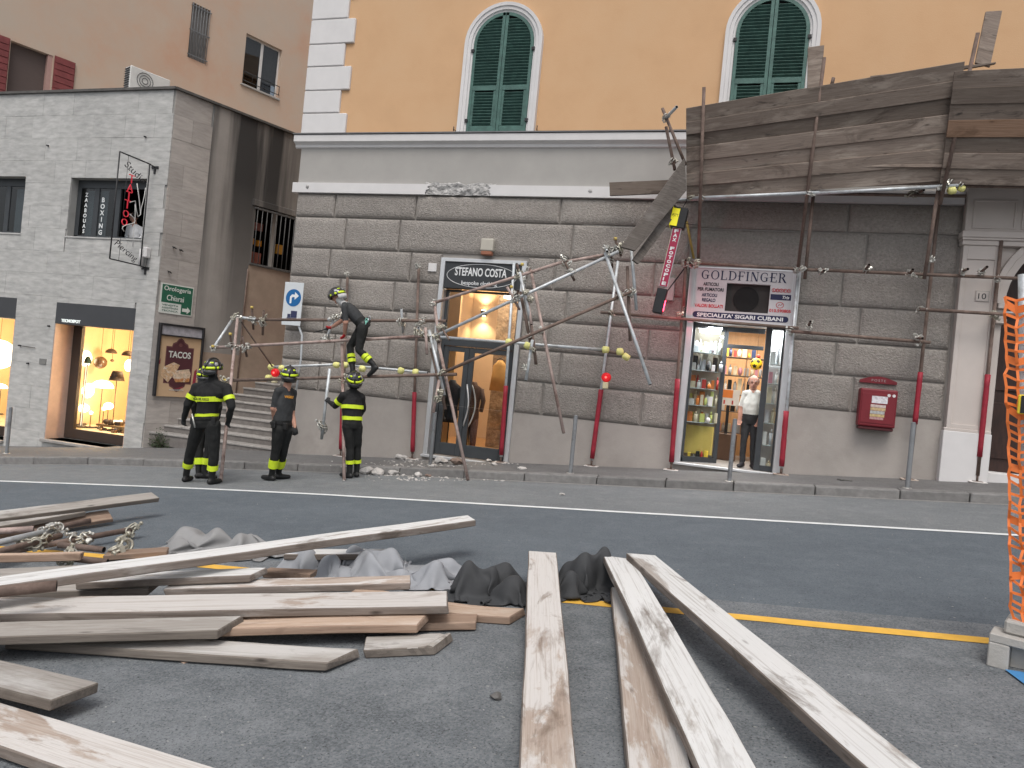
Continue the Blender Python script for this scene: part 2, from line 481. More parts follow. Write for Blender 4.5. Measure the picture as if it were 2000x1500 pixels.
def stained(name, base, stain, sx=(1.6, 1.6, 0.10), th=(0.50, 0.62), top=None):
    m = mat(name, base, 0.92, 0.10, 1.5, 0.004, 40)
    t = m.node_tree; b = t.nodes['Principled BSDF']; L = t.links.new; N = t.nodes.new
    old = b.inputs['Base Color'].links[0].from_socket
    g = N('ShaderNodeNewGeometry')
    mp = N('ShaderNodeMapping'); mp.inputs['Scale'].default_value = sx; L(g.outputs['Position'], mp.inputs['Vector'])
    n = N('ShaderNodeTexNoise'); n.inputs['Scale'].default_value = 1.0; n.inputs['Detail'].default_value = 6.0; n.inputs['Roughness'].default_value = 0.55
    L(mp.outputs[0], n.inputs['Vector'])
    r = N('ShaderNodeMapRange'); r.inputs['From Min'].default_value = th[0]; r.inputs['From Max'].default_value = th[1]
    L(n.outputs['Fac'], r.inputs['Value'])
    fac = r.outputs[0]
    if top:                              # run-off stains that hang from the coping and thin out downwards
        sp = N('ShaderNodeSeparateXYZ'); L(g.outputs['Position'], sp.inputs[0])
        r2 = N('ShaderNodeMapRange'); r2.inputs['From Min'].default_value = top[0]; r2.inputs['From Max'].default_value = top[1]
        L(sp.outputs['Z'], r2.inputs['Value'])
        mm = N('ShaderNodeMath'); mm.operation = 'MULTIPLY'; L(fac, mm.inputs[0]); L(r2.outputs[0], mm.inputs[1]); fac = mm.outputs[0]
    x = N('ShaderNodeMix'); x.data_type = 'RGBA'; L(fac, x.inputs[0]); L(old, x.inputs[6]); x.inputs[7].default_value = (*stain, 1)
    L(x.outputs[2], b.inputs['Base Color'])
    return m
MT['sidewall'] = stained('stained_render', (0.30, 0.28, 0.26), (0.045, 0.043, 0.042), (1.1, 1.1, 0.06), (0.44, 0.60), (-1.5, 4.5))
MT['alleywall'] = mat('brown_plaster', (0.33, 0.255, 0.20), 0.92, 0.15, 2.0, 0.004, 30, patch=(0.30, 0.225, 0.18), pscale=1.2)
MT['peach'] = mat('peach_plaster', (0.60, 0.38, 0.265), 0.92, 0.10, 0.8, 0.003, 40, col2=(0.53, 0.42, 0.33), patch=(0.50, 0.41, 0.33), pscale=0.28, pth=(0.42, 0.62))
MT['step'] = mat('stair_stone', (0.17, 0.155, 0.145), 0.9, 0.22, 7, 0.006, 30, rnd=0.1)
MT['nosing'] = mat('stair_nosing', (0.30, 0.285, 0.27), 0.9, 0.2, 8, 0.004, 30, rnd=0.1)
MT['wpale'] = wood('pale_weathered_wood', (0.34, 0.305, 0.275), (0.46, 0.43, 0.40), (0.66, 0.66, 0.65), (0.37, 0.42), 0.07, (0.26, 0.235, 0.21), 1.5)
MT['wpink'] = wood('stained_pale_wood', (0.35, 0.275, 0.225), (0.49, 0.42, 0.365), (0.60, 0.575, 0.55), (0.435, 0.475), 0.10, (0.22, 0.17, 0.135), 1.1)
MT['worange'] = wood('fresh_brownish_wood', (0.40, 0.28, 0.205), (0.53, 0.41, 0.32), (0.55, 0.46, 0.385), (0.50, 0.64), 0.08, (0.28, 0.19, 0.135), 1.6)
MT['wgrey'] = wood('grey_weathered_wood', (0.28, 0.255, 0.23), (0.40, 0.375, 0.345), (0.50, 0.485, 0.465), (0.50, 0.62), 0.10, (0.16, 0.14, 0.125), 1.6)
MT['wbrown'] = wood('brown_wood', (0.25, 0.17, 0.125), (0.34, 0.25, 0.19), None, rnd=0.15, dark=(0.13, 0.085, 0.06))
MT['whoard'] = wood('dark_hoarding_wood', (0.18, 0.14, 0.115), (0.27, 0.22, 0.185), (0.34, 0.285, 0.24), (0.52, 0.64), 0.35, (0.06, 0.05, 0.045), 1.8)
MT['whoardo'] = wood('reddish_hoarding_wood', (0.23, 0.14, 0.09), (0.31, 0.20, 0.14), None, rnd=0.1, dark=(0.13, 0.08, 0.055))
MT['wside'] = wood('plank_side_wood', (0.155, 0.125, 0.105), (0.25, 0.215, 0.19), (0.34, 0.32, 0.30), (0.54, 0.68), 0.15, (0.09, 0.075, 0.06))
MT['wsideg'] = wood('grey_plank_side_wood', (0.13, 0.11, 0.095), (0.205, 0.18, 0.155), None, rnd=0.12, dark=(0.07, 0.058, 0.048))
MT['wdark'] = wood('darkened_hanging_wood', (0.10, 0.085, 0.075), (0.165, 0.145, 0.13), (0.21, 0.19, 0.175), (0.54, 0.68), 0.1, (0.04, 0.035, 0.03))  # hoarding wood darkened to offset the light on the upturned hanging boards
# ---------------------------------------------------------------- street
KY = -1.87
bm = B()
xs = [-60, -50, -42, -36, -30] + [-29 + 0.5 * i for i in range(100)] + [22, 26, 32, 40, 55]
ys = [('k', KY + 0.02), ('k', -3.2), ('k', -4.65), ('k', -6.2), ('k', -7.3), ('k', -8.05), ('k', -8.9), ('k', -10.5), ('k', -12.5), ('k', -15), ('k', -20), ('k', -28), ('k', -45)]
mi_of = [2, 2, 1, 1, 1, 0, 0, 0, 0, 0, 0, 0]
rows = [[bm.verts.new((x, y + bend(x), road_z(x, y))) for x in xs] for _, y in ys]
for j in range(len(ys) - 1):
    for i in range(len(xs) - 1):
        f = bm.faces.new((rows[j + 1][i], rows[j + 1][i + 1], rows[j][i + 1], rows[j][i])); f.material_index = mi_of[j]
tag(mesh('road', bm, [MT['asphalt'], MT['patchasphalt'], MT['oldasphalt']]), kind='structure')

def strip(name, x0, x1, y, wd, m, dz=0.004, ragged=0.0):
    bm = B(); n = max(2, int((x1 - x0) / 0.25)); a = []; b = []
    for i in range(n + 1):
        x = x0 + (x1 - x0) * i / n
        e = ragged * noise.noise(V((x * 3, y, 1)))
        a.append(bm.verts.new((x, y - wd / 2 + bend(x) + e, road_z(x, y - wd / 2) + dz)))
        b.append(bm.verts.new((x, y + wd / 2 + bend(x) + e * 0.5, road_z(x, y + wd / 2) + dz)))
    for i in range(n): bm.faces.new((a[i], a[i + 1], b[i + 1], b[i]))
    return tag(mesh(name, bm, m), kind='structure')
strip('white_line', -30, 14, -4.66, 0.11, MT['linew'], 0.004, 0.012)
strip('yellow_line', -9.0, 1.95, -8.42, 0.12, MT['liney'], 0.004, 0.012)
strip('blue_line', 1.85, 6.5, -8.52, 0.13, MT['lineb'], 0.005)
bm = B()
p0, p1 = onroad(1985, 1312), onroad(2040, 1352)
d = (p1 - p0).normalized(); s = V((-d.y, d.x, 0)) * 0.06; up = V((0, 0, 0.005))
quad(bm, p0 - s + up, p1 - s + up, p1 + s + up, p0 + s + up)
tag(mesh('blue_line', bm, MT['lineb']), kind='structure')
# gutter strip: narrow pale concrete channel along the kerb
strip('gutter', -30, 14, KY - 0.085, 0.13, mat('gutter_concrete', (0.24, 0.235, 0.225), 0.9, 0.15, 6, 0.003, 40), 0.003, 0.01)

walk = tag(bpy.data.objects.new('pavement', None), kind='structure'); COL.objects.link(walk)
bm = B()
xs = [-60, -45, -30] + [-29 + 0.5 * i for i in range(100)] + [24, 40]
def wy(x): return 0.8 if x < -9.3 else 0.05
ra = [bm.verts.new((x, KY + 0.24 + bend(x), walk_z(x))) for x in xs]
rb = [bm.verts.new((x, (KY + bend(x)) * 0.5 , walk_z(x) + 0.006)) for x in xs]
rc = [bm.verts.new((x, wy(x), walk_z(x) + 0.002)) for x in xs]
for a, b in ((ra, rb), (rb, rc)):
    for i in range(len(xs) - 1): bm.faces.new((a[i], a[i + 1], b[i + 1], b[i]))
mesh('pavement_surface', bm, MT['walk'], walk)
# kerb stones, one by one
rk = random.Random(3)
x = -22.0
while x < 8.5:
    ln = rk.uniform(0.75, 1.25)
    bm = B()
    vs = bx(bm, x + 0.006, x + ln - 0.006, KY, KY + 0.25, -0.16, 0.004 + rk.uniform(-0.004, 0.006), 0.022, seg=2)
    dy = rk.uniform(-0.008, 0.008)
    for v in bm.verts:
        v.co.y += bend(v.co.x) + dy; v.co.z += walk_z(v.co.x)
        v.co += noise.noise_vector(v.co * 9) * 0.005
    mesh('kerb_stone', bm, MT['kerb'], walk, center=True)
    x += ln

# ---------------------------------------------------------------- stairs up the alley
st = tag(bpy.data.objects.new('stairs', None), kind='structure'); COL.objects.link(st)
SD = V((0.365, 0.931, 0))            # direction of the side wall of the low stone building
SC0 = V((-13.25, 0.3, 0))            # its street corner
rk = random.Random(5)
z0 = -2.17
for i in range(26):
    y = 0.42 + 0.31 * i
    zt = z0 + 0.17 * (i + 1)
    xl = SC0.x + SD.x / SD.y * (y - 0.3) - 0.05
    xr = -9.2 + 0.36 * max(0, y - 0.6)
    seg = []
    cuts = [xl] + sorted(rk.uniform(xl + 0.6, xr - 0.6) for _ in range(2)) + [xr]
    bm = B()
    bx(bm, xl, xr, y + 0.012, y + 0.34, zt - 0.30, zt - 0.045)
    riser = mesh('riser', bm, MT['step'], st)
    for a, b in zip(cuts, cuts[1:]):
        bm = B(); bx(bm, a + 0.004, b - 0.004, y - 0.012, y + 0.33, zt - 0.05, zt + rk.uniform(-0.004, 0.004), 0.012)
        mesh('tread', bm, MT['nosing'], st, center=True)
# ---------------------------------------------------------------- ochre building with rusticated ground floor
YB = thing('ochre_building', 'large ochre plastered building with rusticated grey ground floor and green arched shutters', 'building', (-2.5, 0, -1.5))
XL, XR = -9.33, 14.0
DOOR1 = (-5.76, -3.98, -1.62, 2.40)
DOOR2 = (-0.80, 1.03, -1.16, 2.42)
PORT = (4.21, 6.59, -1.0, 2.05)
# backing wall at y = 0
bm = B()
holed(bm, XL, XR, -3.4, 3.68, [(*DOOR1, 0.3), (*DOOR2, 0.12), (PORT[0], PORT[1], -3.4, 3.30, 0.45)], 0.0)
mesh('mortar_wall', bm, MT['joint'], YB)
bm = B()
quad(bm, (XL, 0, 3.68), (XR, 0, 3.68), (XR, 0, 4.70), (XL, 0, 4.70))
mesh('grey_band_backing', bm, MT['joint'], YB)
box_obj('grey_band', XL, XR, -0.035, 0.0, 3.86, 4.66, MT['grey_band'], YB)
bm = B(); bx(bm, XL + 0.01, XR, 0.004, 0.30, 4.86, 13.5)
mesh('upper_wall', bm, MT['yellow'], YB)
bm = B()
quad(bm, (XL, 9, -4), (XL, 0, -4), (XL, 0, 13.5), (XL, 9, 13.5))
mesh('alley_side_wall', bm, MT['yellow'], YB)
# cornice and string course
prof = [(-0.03, 4.64), (-0.07, 4.66), (-0.075, 4.71), (-0.16, 4.76), (-0.165, 4.895), (-0.02, 4.91)]
def course(name, prof, x0, x1, m, par, cap=True):
    bm = B()
    rows = []
    for x in (x0, x1): rows.append([bm.verts.new((x, y, z)) for y, z in prof])
    for i in range(len(prof) - 1): bm.faces.new((rows[0][i], rows[1][i], rows[1][i + 1], rows[0][i + 1]))
    if cap:
        bm.faces.new(rows[0][::-1] ); bm.faces.new(rows[1])
    return mesh(name, bm, m, par)
course('cornice', prof, XL - 0.13, XR, MT['white'], YB)
box_obj('cornice_flashing', XL - 0.15, XR, -0.185, 0.004, 4.912, 4.935, mat('lead_flashing', (0.16, 0.16, 0.165), 0.6, 0.15, 6), YB)
def ragged_course(x0, x1, rag0, rag1, z0, z1, yf):
    bm = B()
    rk = random.Random(int(x0 * 7) + 100)
    def edge(x, s):
        pts = []
        n = 7
        for i in range(n + 1):
            z = z0 + (z1 - z0) * i / n
            pts.append((x + s * (rk.uniform(-0.07, 0.05) + 0.10 * (0.5 - i / n)), z))
        return pts
    a = edge(x0, 1) if rag0 else [(x0, z0 + (z1 - z0) * i / 7) for i in range(8)]
    b = edge(x1, -1) if rag1 else [(x1, z0 + (z1 - z0) * i / 7) for i in range(8)]
    A0 = [bm.verts.new((x, yf, z)) for x, z in a]; A1 = [bm.verts.new((x + (0.03 if rag0 else 0), 0.0, z)) for x, z in a]
    B0 = [bm.verts.new((x, yf, z)) for x, z in b]; B1 = [bm.verts.new((x - (0.03 if rag1 else 0), 0.0, z)) for x, z in b]
    for i in range(7):
        bm.faces.new((A0[i], B0[i], B0[i + 1], A0[i + 1]))
        bm.faces.new((A1[i], A0[i], A0[i + 1], A1[i + 1]))
        bm.faces.new((B0[i], B1[i], B1[i + 1], B0[i + 1]))
    bm.faces.new((A0[7], B0[7], B1[7], A1[7])); bm.faces.new((A1[0], B1[0], B0[0], A0[0]))
    return bm
BX0, BX1 = -6.22, -4.86
c1 = mesh('string_course', ragged_course(XL - 0.09, BX0, False, True, 3.672, 3.885, -0.105), MT['white'], YB)
c2 = mesh('string_course', ragged_course(BX1, 3.50, True, False, 3.672, 3.885, -0.105), MT['white'], YB)
# broken stretch where the scaffold tore the string course off
bm = B()
nx, nz = 46, 12
g = []
for j in range(nz + 1):
    row = []
    for i in range(nx + 1):
        x = BX0 - 0.10 + (BX1 - BX0 + 0.2) * i / nx
        top = 3.93 + 0.055 * noise.noise(V((x * 4, 0, 2))) + 0.03 * noise.noise(V((x * 13, 0, 5)))
        z = 3.675 + (top - 3.675) * j / nz
        e = min(i, nx - i, nz - j) 
        y = -0.047 - (0.045 * (0.5 + noise.fractal(V((x * 7, z * 7, 3)), 1.0, 2.0, 4)) if e > 0 else 0)
        row.append(bm.verts.new((x, min(y, -0.036), z)))
    g.append(row)
for j in range(nz):
    for i in range(nx): bm.faces.new((g[j][i], g[j][i + 1], g[j + 1][i + 1], g[j + 1][i]))
mesh('broken_masonry', bm, MT['broken'], YB)
for cx in (-9.05, -2.83):
    bm = B(); sph(bm, (cx, -0.10, 3.80), 0.05, 1.0, 0.35, 1.1, 1)
    for v in bm.verts: v.co += noise.noise_vector(v.co * 30) * 0.014
    mesh('chipped_patch', bm, MT['broken'], YB)
# rusticated blocks
RZ = [3.665, 3.16, 2.49, 1.87, 1.245, 0.675, 0.055, -0.575]
JA = [XL, -8.37, -6.47, -3.40, -1.48, 1.76, 3.50]
JB = [XL, -8.06, -6.79, -3.11, -0.9, 2.09, 3.50]
rk = random.Random(11)
def block(x0, x1, z0, z1):
    bm = B(); g = 0.016; y0 = -0.048 - rk.uniform(0, 0.008); b = 0.035
    x0 += g; x1 -= g; z0 += g; z1 -= g
    o = [bm.verts.new((x, 0.0, z)) for x, z in ((x0, z0), (x1, z0), (x1, z1), (x0, z1))]
    m_ = [bm.verts.new((x, y0 + 0.022, z)) for x, z in ((x0, z0), (x1, z0), (x1, z1), (x0, z1))]
    # the picked face sits proud inside a narrow drafted margin
    n = max(4, int((x1 - x0) / 0.10)); k = max(3, int((z1 - z0) / 0.10))
    gr = []
    for j in range(k + 1):
        row = []
        for i in range(n + 1):
            x = x0 + b + (x1 - x0 - 2 * b) * i / n; z = z0 + b + (z1 - z0 - 2 * b) * j / k
            e = 0 if (i in (0, n) or j in (0, k)) else 1
            row.append(bm.verts.new((x, y0 - e * (0.006 + 0.014 * noise.fractal(V((x * 5, z * 5, 1)), 1.0, 2.0, 3)), z)))
        gr.append(row)
    for j in range(k):
        for i in range(n):
            f = bm.faces.new((gr[j][i], gr[j][i + 1], gr[j + 1][i + 1], gr[j + 1][i])); f.smooth = True
    for a, bq in ((0, 1), (1, 2), (2, 3), (3, 0)): bm.faces.new((o[a], o[bq], m_[bq], m_[a]))
    bm.faces.new((m_[0], m_[1], *[gr[0][i] for i in range(n, -1, -1)]))
    bm.faces.new((m_[1], m_[2], *[gr[j][n] for j in range(k, -1, -1)]))
    bm.faces.new((m_[2], m_[3], *[gr[k][i] for i in range(0, n + 1)]))
    bm.faces.new((m_[3], m_[0], *[gr[j][0] for j in range(0, k + 1)]))
    return mesh('stone_block', bm, MT['rust'], YB, center=True)
for r in range(7):
    zt, zb = RZ[r], RZ[r + 1]
    J = JA if r % 2 == 0 else JB
    for a, b in zip(J, J[1:]):
        segs = [(a, b)]
        for d in (DOOR1, DOOR2):
            if zb < d[3] - 0.02:
                nw = []
                for s, e in segs:
                    if e <= d[0] - 0.0 or s >= d[1] + 0.0: nw.append((s, e)); continue
                    if s < d[0]: nw.append((s, d[0] - 0.015))
                    if e > d[1]: nw.append((d[1] + 0.015, e))
                segs = nw
        for s, e in segs:
            if e - s < 0.08: continue
            if r == 6 and s > -0.85: continue
            block(s, e, zb, zt)
# plinth render below the blocks (stepped with the hill)
bm = B()
holed(bm, XL - 0.01, -0.86, -3.2, -0.585, [(DOOR1[0] - 0.02, DOOR1[1] + 0.02, -1.62, 0.2, 0.06)], -0.03, 0.06)
quad(bm, (XL - 0.01, 0, -0.585), (XL - 0.01, -0.03, -0.585), (-0.86, -0.03, -0.585), (-0.86, 0, -0.585))
holed(bm, -0.86, 1.09, -3.0, -1.18, [], -0.03)
holed(bm, 1.09, 3.50, -3.0, 0.045, [], -0.03)
quad(bm, (1.09, 0, 0.045), (1.09, -0.03, 0.045), (3.50, -0.03, 0.045), (3.50, 0, 0.045))
mesh('plinth', bm, MT['plinth'], YB)
# quoins
zs = [4.94, 5.41, 5.905, 6.425, 6.915, 7.455, 7.93, 8.42, 8.92, 9.4, 9.9, 10.4]
for i, (a, b) in enumerate(zip(zs, zs[1:])):
    xr = -8.295 if i % 2 == 0 else -8.49
    bm = B(); bx(bm, XL - 0.05, xr, -0.055, 0.7 if i % 2 else 0.5, a + 0.008, b - 0.008, 0.014)
    mesh('quoin', bm, MT['white'], YB, center=True)

# arched windows with green louvred shutters
def arch_pts(cx, hw, z0, zs, n=20):
    return [(cx - hw, z0)] + [(cx - hw * math.cos(math.pi * i / n), zs + hw * math.sin(math.pi * i / n)) for i in range(n + 1)] + [(cx + hw, z0)]
def window(cx):
    z0, zsp, ho, hi = 4.937, 6.75, 0.815, 0.635
    bm = B()
    pr = [(hi, 0.0), (hi, -0.035), (hi + 0.035, -0.045), (hi + 0.045, -0.07), (hi + 0.105, -0.075), (hi + 0.115, -0.095), (ho, -0.10), (ho + 0.005, 0.004)]
    rows = []
    for r, y in pr:
        rows.append([bm.verts.new((x, y, z)) for x, z in arch_pts(cx, r, z0, zsp)])
    for a, b in zip(rows, rows[1:]):
        for i in range(len(a) - 1):
            f = bm.faces.new((a[i], a[i + 1], b[i + 1], b[i])); f.smooth = False
    bmesh.ops.recalc_face_normals(bm, faces=bm.faces)
    for e in ((0), (len(rows[0]) - 1)):
        bm.faces.new([r[e] for r in rows])
    mesh('window_surround', bm, MT['white'], YB)
    bm = B()
    pts = arch_pts(cx, hi - 0.002, z0, zsp)
    bm.faces.new([bm.verts.new((x, 0.0, z)) for x, z in pts])
    mesh('slat_shade_sheet', bm, MT['dark'], YB)  # flat black sheet standing for the shade behind the slats
    for s in (-1, 1):
        # one leaf: stiles, rails and the arched head rail as one frame, slats as pieces of their own
        xo, xi = cx + s * (hi - 0.006), cx + s * 0.004
        st = 0.062
        yo = -0.052
        R_ = hi - 0.006
        bm = B()
        def bar(x0, x1, z0_, z1_, y0=yo, y1=-0.012): bx(bm, min(x0, x1), max(x0, x1), y0, y1, z0_, z1_, 0.003)
        zb = 4.95
        zmid = 5.86
        bar(xi, xi + s * st, zb, zsp + math.sqrt(max(0, R_ ** 2 - (st) ** 2)) - 0.002)
        bar(xo, xo - s * st, zb, zsp)
        n = 12
        ou, inn = [], []
        for i in range(n + 1):
            a = math.pi / 2 * i / n
            ou.append((cx + s * R_ * math.cos(a), zsp + R_ * math.sin(a)))
            inn.append((cx + s * (R_ - st) * math.cos(a), zsp + (R_ - st) * math.sin(a)))
        f0 = [bm.verts.new((x, yo, z)) for x, z in ou]; f1 = [bm.verts.new((x, yo, z)) for x, z in inn]
        b0 = [bm.verts.new((x, -0.012, z)) for x, z in ou]; b1 = [bm.verts.new((x, -0.012, z)) for x, z in inn]
        for i in range(n):
            for q in ((f0[i], f1[i], f1[i + 1], f0[i + 1]), (f0[i], f0[i + 1], b0[i + 1], b0[i]), (f1[i + 1], f1[i], b1[i], b1[i + 1])):
                bm.faces.new(q)
        xa, xb = xi + s * st, xo - s * st
        bar(xa, xb, zmid - 0.05, zmid + 0.05)
        bar(xa, xb, zb, zb + 0.15, yo + 0.012)
        # the lower panel has an inner frame
        bar(xa, xa + s * 0.05, zb + 0.15, zmid - 0.05, yo + 0.008)
        bar(xb, xb - s * 0.05, zb + 0.15, zmid - 0.05, yo + 0.008)
        bmesh.ops.recalc_face_normals(bm, faces=bm.faces)
        leaf = mesh('shutter', bm, MT['green'], YB)
        def slat(x0, x1, z):
            bm = B()
            x0, x1 = min(x0, x1), max(x0, x1)
            bx(bm, x0, x1, -0.030, 0.030, -0.005, 0.005, 0, Matrix.Translation((0, -0.030, z)) @ Matrix.Rotation(R(-38), 4, 'X'))
            mesh('slat', bm, MT['green'], leaf, center=True)
        z = zmid + 0.085
        while z < zsp + R_ - st - 0.05:
            if z < zsp: xe = xb
            else:
                q = (R_ - st + 0.01) ** 2 - (z + 0.02 - zsp) ** 2
                if q <= 0: break
                xe = cx + s * math.sqrt(q)
                if (xe - xa) * s < 0.06: break
            slat(xa, xe, z); z += 0.0605
        z = zb + 0.19
        while z < zmid - 0.07:
            slat(xa + s * 0.05, xb - s * 0.05, z); z += 0.0605
        for zz in (5.2, 6.62):
            bm = B(); bx(bm, cx + s * (hi - 0.03), cx + s * (hi + 0.03), -0.075, -0.045, zz - 0.03, zz + 0.03) if s > 0 else bx(bm, cx - hi - 0.03, cx - hi + 0.03, -0.075, -0.045, zz - 0.03, zz + 0.03)
            mesh('hinge', bm, MT['black'], leaf)
    # shutter hooks on the wall
    for s in (-1, 1):
        bm = B(); cyl(bm, (cx + s * 0.86, 0.0, 5.0), (cx + s * 0.88, -0.09, 5.02), 0.008, n=6)
        cyl(bm, (cx + s * 0.88, -0.09, 4.98), (cx + s * 0.88, -0.09, 5.07), 0.01, n=6)
        mesh('shutter_hook', bm, MT['black'], YB)
window(-4.90)
window(0.20)
window(5.30)

# white portal with pilaster, entablature and arch
def sbox(n, *a, m='stucco', bev=0.008): return box_obj(n, *a, MT[m], YB, bev)
sbox('pilaster_pedestal', 3.49, 4.19, -0.20, 0.0, -1.6, -0.10, m='white')
sbox('pedestal_moulding', 3.50, 4.18, -0.185, 0.0, -0.10, -0.05)
bm = B()
bx(bm, 3.53, 4.07, -0.15, 0.0, -0.05, 2.98)
mesh('pilaster', bm, MT['stucco'], YB)
for x0, x1, z0, z1 in ((3.53, 3.60, -0.05, 2.98), (4.00, 4.07, -0.05, 2.98), (3.60, 4.00, -0.05, 0.02), (3.60, 4.00, 2.75, 2.98)):
    sbox('pilaster_border', x0, x1, -0.172, -0.15, z0, z1, bev=0.004)
for i, (z0, z1, y) in enumerate(((2.98, 3.06, -0.20), (3.06, 3.10, -0.23), (3.10, 3.20, -0.25))):
    sbox('capital_moulding', 3.50 - 0.012 * i, 7.80, y, 0.0, z0, z1, bev=0.006)
sbox('frieze', 3.52, 7.78, -0.17, 0.0, 3.20, 3.98)
for x0, x1 in ((3.62, 4.24), (4.32, 6.9)):
    for a in ((x0, x1, 3.26, 3.29), (x0, x1, 3.70, 3.73), (x0, x0 + 0.03, 3.29, 3.70), (x1 - 0.03, x1, 3.29, 3.70)):
        sbox('frieze_panel_moulding', a[0], a[1], -0.185, -0.17, a[2], a[3], bev=0.003)
sbox('entablature', 3.46, 7.84, -0.26, 0.0, 3.98, 4.10)
sbox('portal_pier', 4.07, 4.21, -0.07, 0.0, -1.6, 2.05)
PCX, PR = 5.40, 1.19
bm = B()
n = 22
oz = 2.975
top, arc, arci, ab = [], [], [], []
for i in range(n + 1):
    a = math.pi - math.pi * i / n
    x, z = PCX + PR * math.cos(a), 2.05 + PR * math.sin(a)
    arc.append(bm.verts.new((x, -0.07, z))); ab.append(bm.verts.new((x, 0.45, z)))
    xo = max(4.07, min(6.73, PCX + 1.9 * math.cos(a)))
    top.append(bm.verts.new((xo if 0 < i < n else (4.07 if i == 0 else 6.73), -0.07, min(oz, 2.05 + 1.9 * math.sin(a)) if 0 < i < n else 2.05)))
for i in range(n):
    bm.faces.new((arc[i], arc[i + 1], top[i + 1], top[i])); bm.faces.new((arc[i + 1], arc[i], ab[i], ab[i + 1]))
for pts in (((4.07, 2.05), (4.07, oz), (4.25, oz)), ((6.73, oz), (6.73, 2.05), (6.55, oz))):
    bm.faces.new([bm.verts.new((x, -0.069, z)) for x, z in pts])
bmesh.ops.recalc_face_normals(bm, faces=bm.faces)
mesh('arch_spandrel', bm, MT['stucco'], YB)
bm = B()
pr = [(PR - 0.005, -0.07), (PR - 0.005, -0.12), (PR + 0.10, -0.125), (PR + 0.11, -0.145), (PR + 0.20, -0.15), (PR + 0.21, -0.07)]
rows = [[bm.verts.new((PCX + r * math.cos(math.pi - math.pi * i / n), y, 2.05 + r * math.sin(math.pi - math.pi * i / n))) for i in range(n + 1)] for r, y in pr]
for a, b in zip(rows, rows[1:]):
    for i in range(n): bm.faces.new((a[i], a[i + 1], b[i + 1], b[i]))
bmesh.ops.recalc_face_normals(bm, faces=bm.faces)
mesh('archivolt', bm, MT['stucco'], YB)
for i, (z0, z1, e) in enumerate(((1.72, 1.80, 0.05), (1.80, 1.96, 0.03), (1.96, 2.05, 0.10))):
    sbox('impost', 4.10, 4.21 + e, -0.10 - e, 0.3, z0, z1, bev=0.01)
dw = thing
pd = box_obj('portal_door', 4.15, 6.70, 0.40, 0.46, -1.6, 3.4, mat('dark_walnut', (0.035, 0.016, 0.012), 0.5, 0.35, 5, 0.002, 30, stretch=(4, 1, 0.7)), YB)
for x0, x1, z0, z1 in ((4.32, 5.25, -0.5, 0.45), (4.32, 5.25, 0.65, 1.7), (5.55, 6.5, -0.5, 0.45), (5.55, 6.5, 0.65, 1.7)):
    box_obj('door_panel', x0, x1, 0.37, 0.40, z0, z1, pd.data.materials[0], pd, 0.012)
box_obj('transom_bar', 4.21, 6.59, 0.30, 0.40, 1.95, 1.99, MT['alu'], pd)
box_obj('threshold', 4.21, 6.59, -0.06, 0.4, -1.6, -0.72, MT['white'], YB, 0.01)
box_obj('portal_jamb', 6.59, 7.78, -0.15, 0.0, -1.6, 2.98, MT['stucco'], YB, 0.01)
# ---------------------------------------------------------------- low building faced with travertine slabs
LB = thing('travertine_building', 'low grey travertine building with flat roof, dark windows and a lit lamp shop', 'building', (-15.5, 2.5, -2.6))
LY = 0.3
LX0, LX1, LZ0, LZ1 = -27.0, -13.15, -4.2, 6.17
SM = Matrix(((SD.x, -SD.y, 0, LX1), (SD.y, SD.x, 0, LY), (0, 0, 1, 0), (0, 0, 0, 1)))    # side wall frame: x along the alley, y inwards, z up
SN = V((SD.y, -SD.x, 0))
W1 = (-16.08, -13.74, 2.575, 4.035); W0 = (-20.4, -17.57, 2.595, 4.05)
S1 = (-16.16, -13.70, -2.52, 0.905); S0 = (-20.6, -17.48, -2.72, 0.93)
GW = (2.36, 4.15, 2.46, 3.98)
bm = B()
holed(bm, LX0, LX1, LZ0, LZ1, [(*W1, 0.30), (*W0, 0.30), (*S1, 0.62), (*S0, 0.62)], LY + 0.02)
holed(bm, 0.0, 14.0, LZ0, LZ1, [(*GW, 0.30)], 0.02, 0.3, M=SM)
quad(bm, (LX0, LY, LZ1), (LX1, LY, LZ1), SM @ V((14, 0, LZ1)), (LX0, 13, LZ1))
mesh('bedding_wall', bm, mat('bedding_mortar', (0.34, 0.335, 0.32), 0.95, 0.1, 4), LB)
def rect_minus(rects, h):
    out = []
    for a, b, c, d in rects:
        if h[0] >= b or h[1] <= a or h[2] >= d or h[3] <= c: out.append((a, b, c, d)); continue
        if h[0] > a: out.append((a, h[0], c, d))
        if h[1] < b: out.append((h[1], b, c, d))
        m0, m1 = max(a, h[0]), min(b, h[1])
        if h[2] > c: out.append((m0, m1, c, h[2]))
        if h[3] < d: out.append((m0, m1, h[3], d))
    return out
rk = random.Random(21)
def slabs(x0, x1, z0, z1, holes, rh, rw, m, M=None, y=0.0):
    z = z1; r = 0
    while z > z0:
        zb = max(z0, z - rh)
        x = x1 + (rw * 0.5 if r % 2 else 0) + rk.uniform(-0.08, 0.08)
        while x > x0:
            xa = x - rw * rk.uniform(0.9, 1.1)
            rs = [(max(xa, x0), min(x, x1), zb, z)]
            if rs[0][1] > rs[0][0]:
                for h in holes: rs = rect_minus(rs, h)
                for a, b, c, d in rs:
                    if b - a < 0.05 or d - c < 0.05: continue
                    bm = B(); o = rk.uniform(-0.003, 0.003)
                    bx(bm, a + 0.0018, b - 0.0018, y - 0.012 + o, y + 0.02, c + 0.0018, d - 0.0018)
                    if M is not None: bmesh.ops.transform(bm, matrix=M, verts=bm.verts)
                    mesh('stone_slab', bm, m, LB, center=True)
            x = xa
        z = zb; r += 1
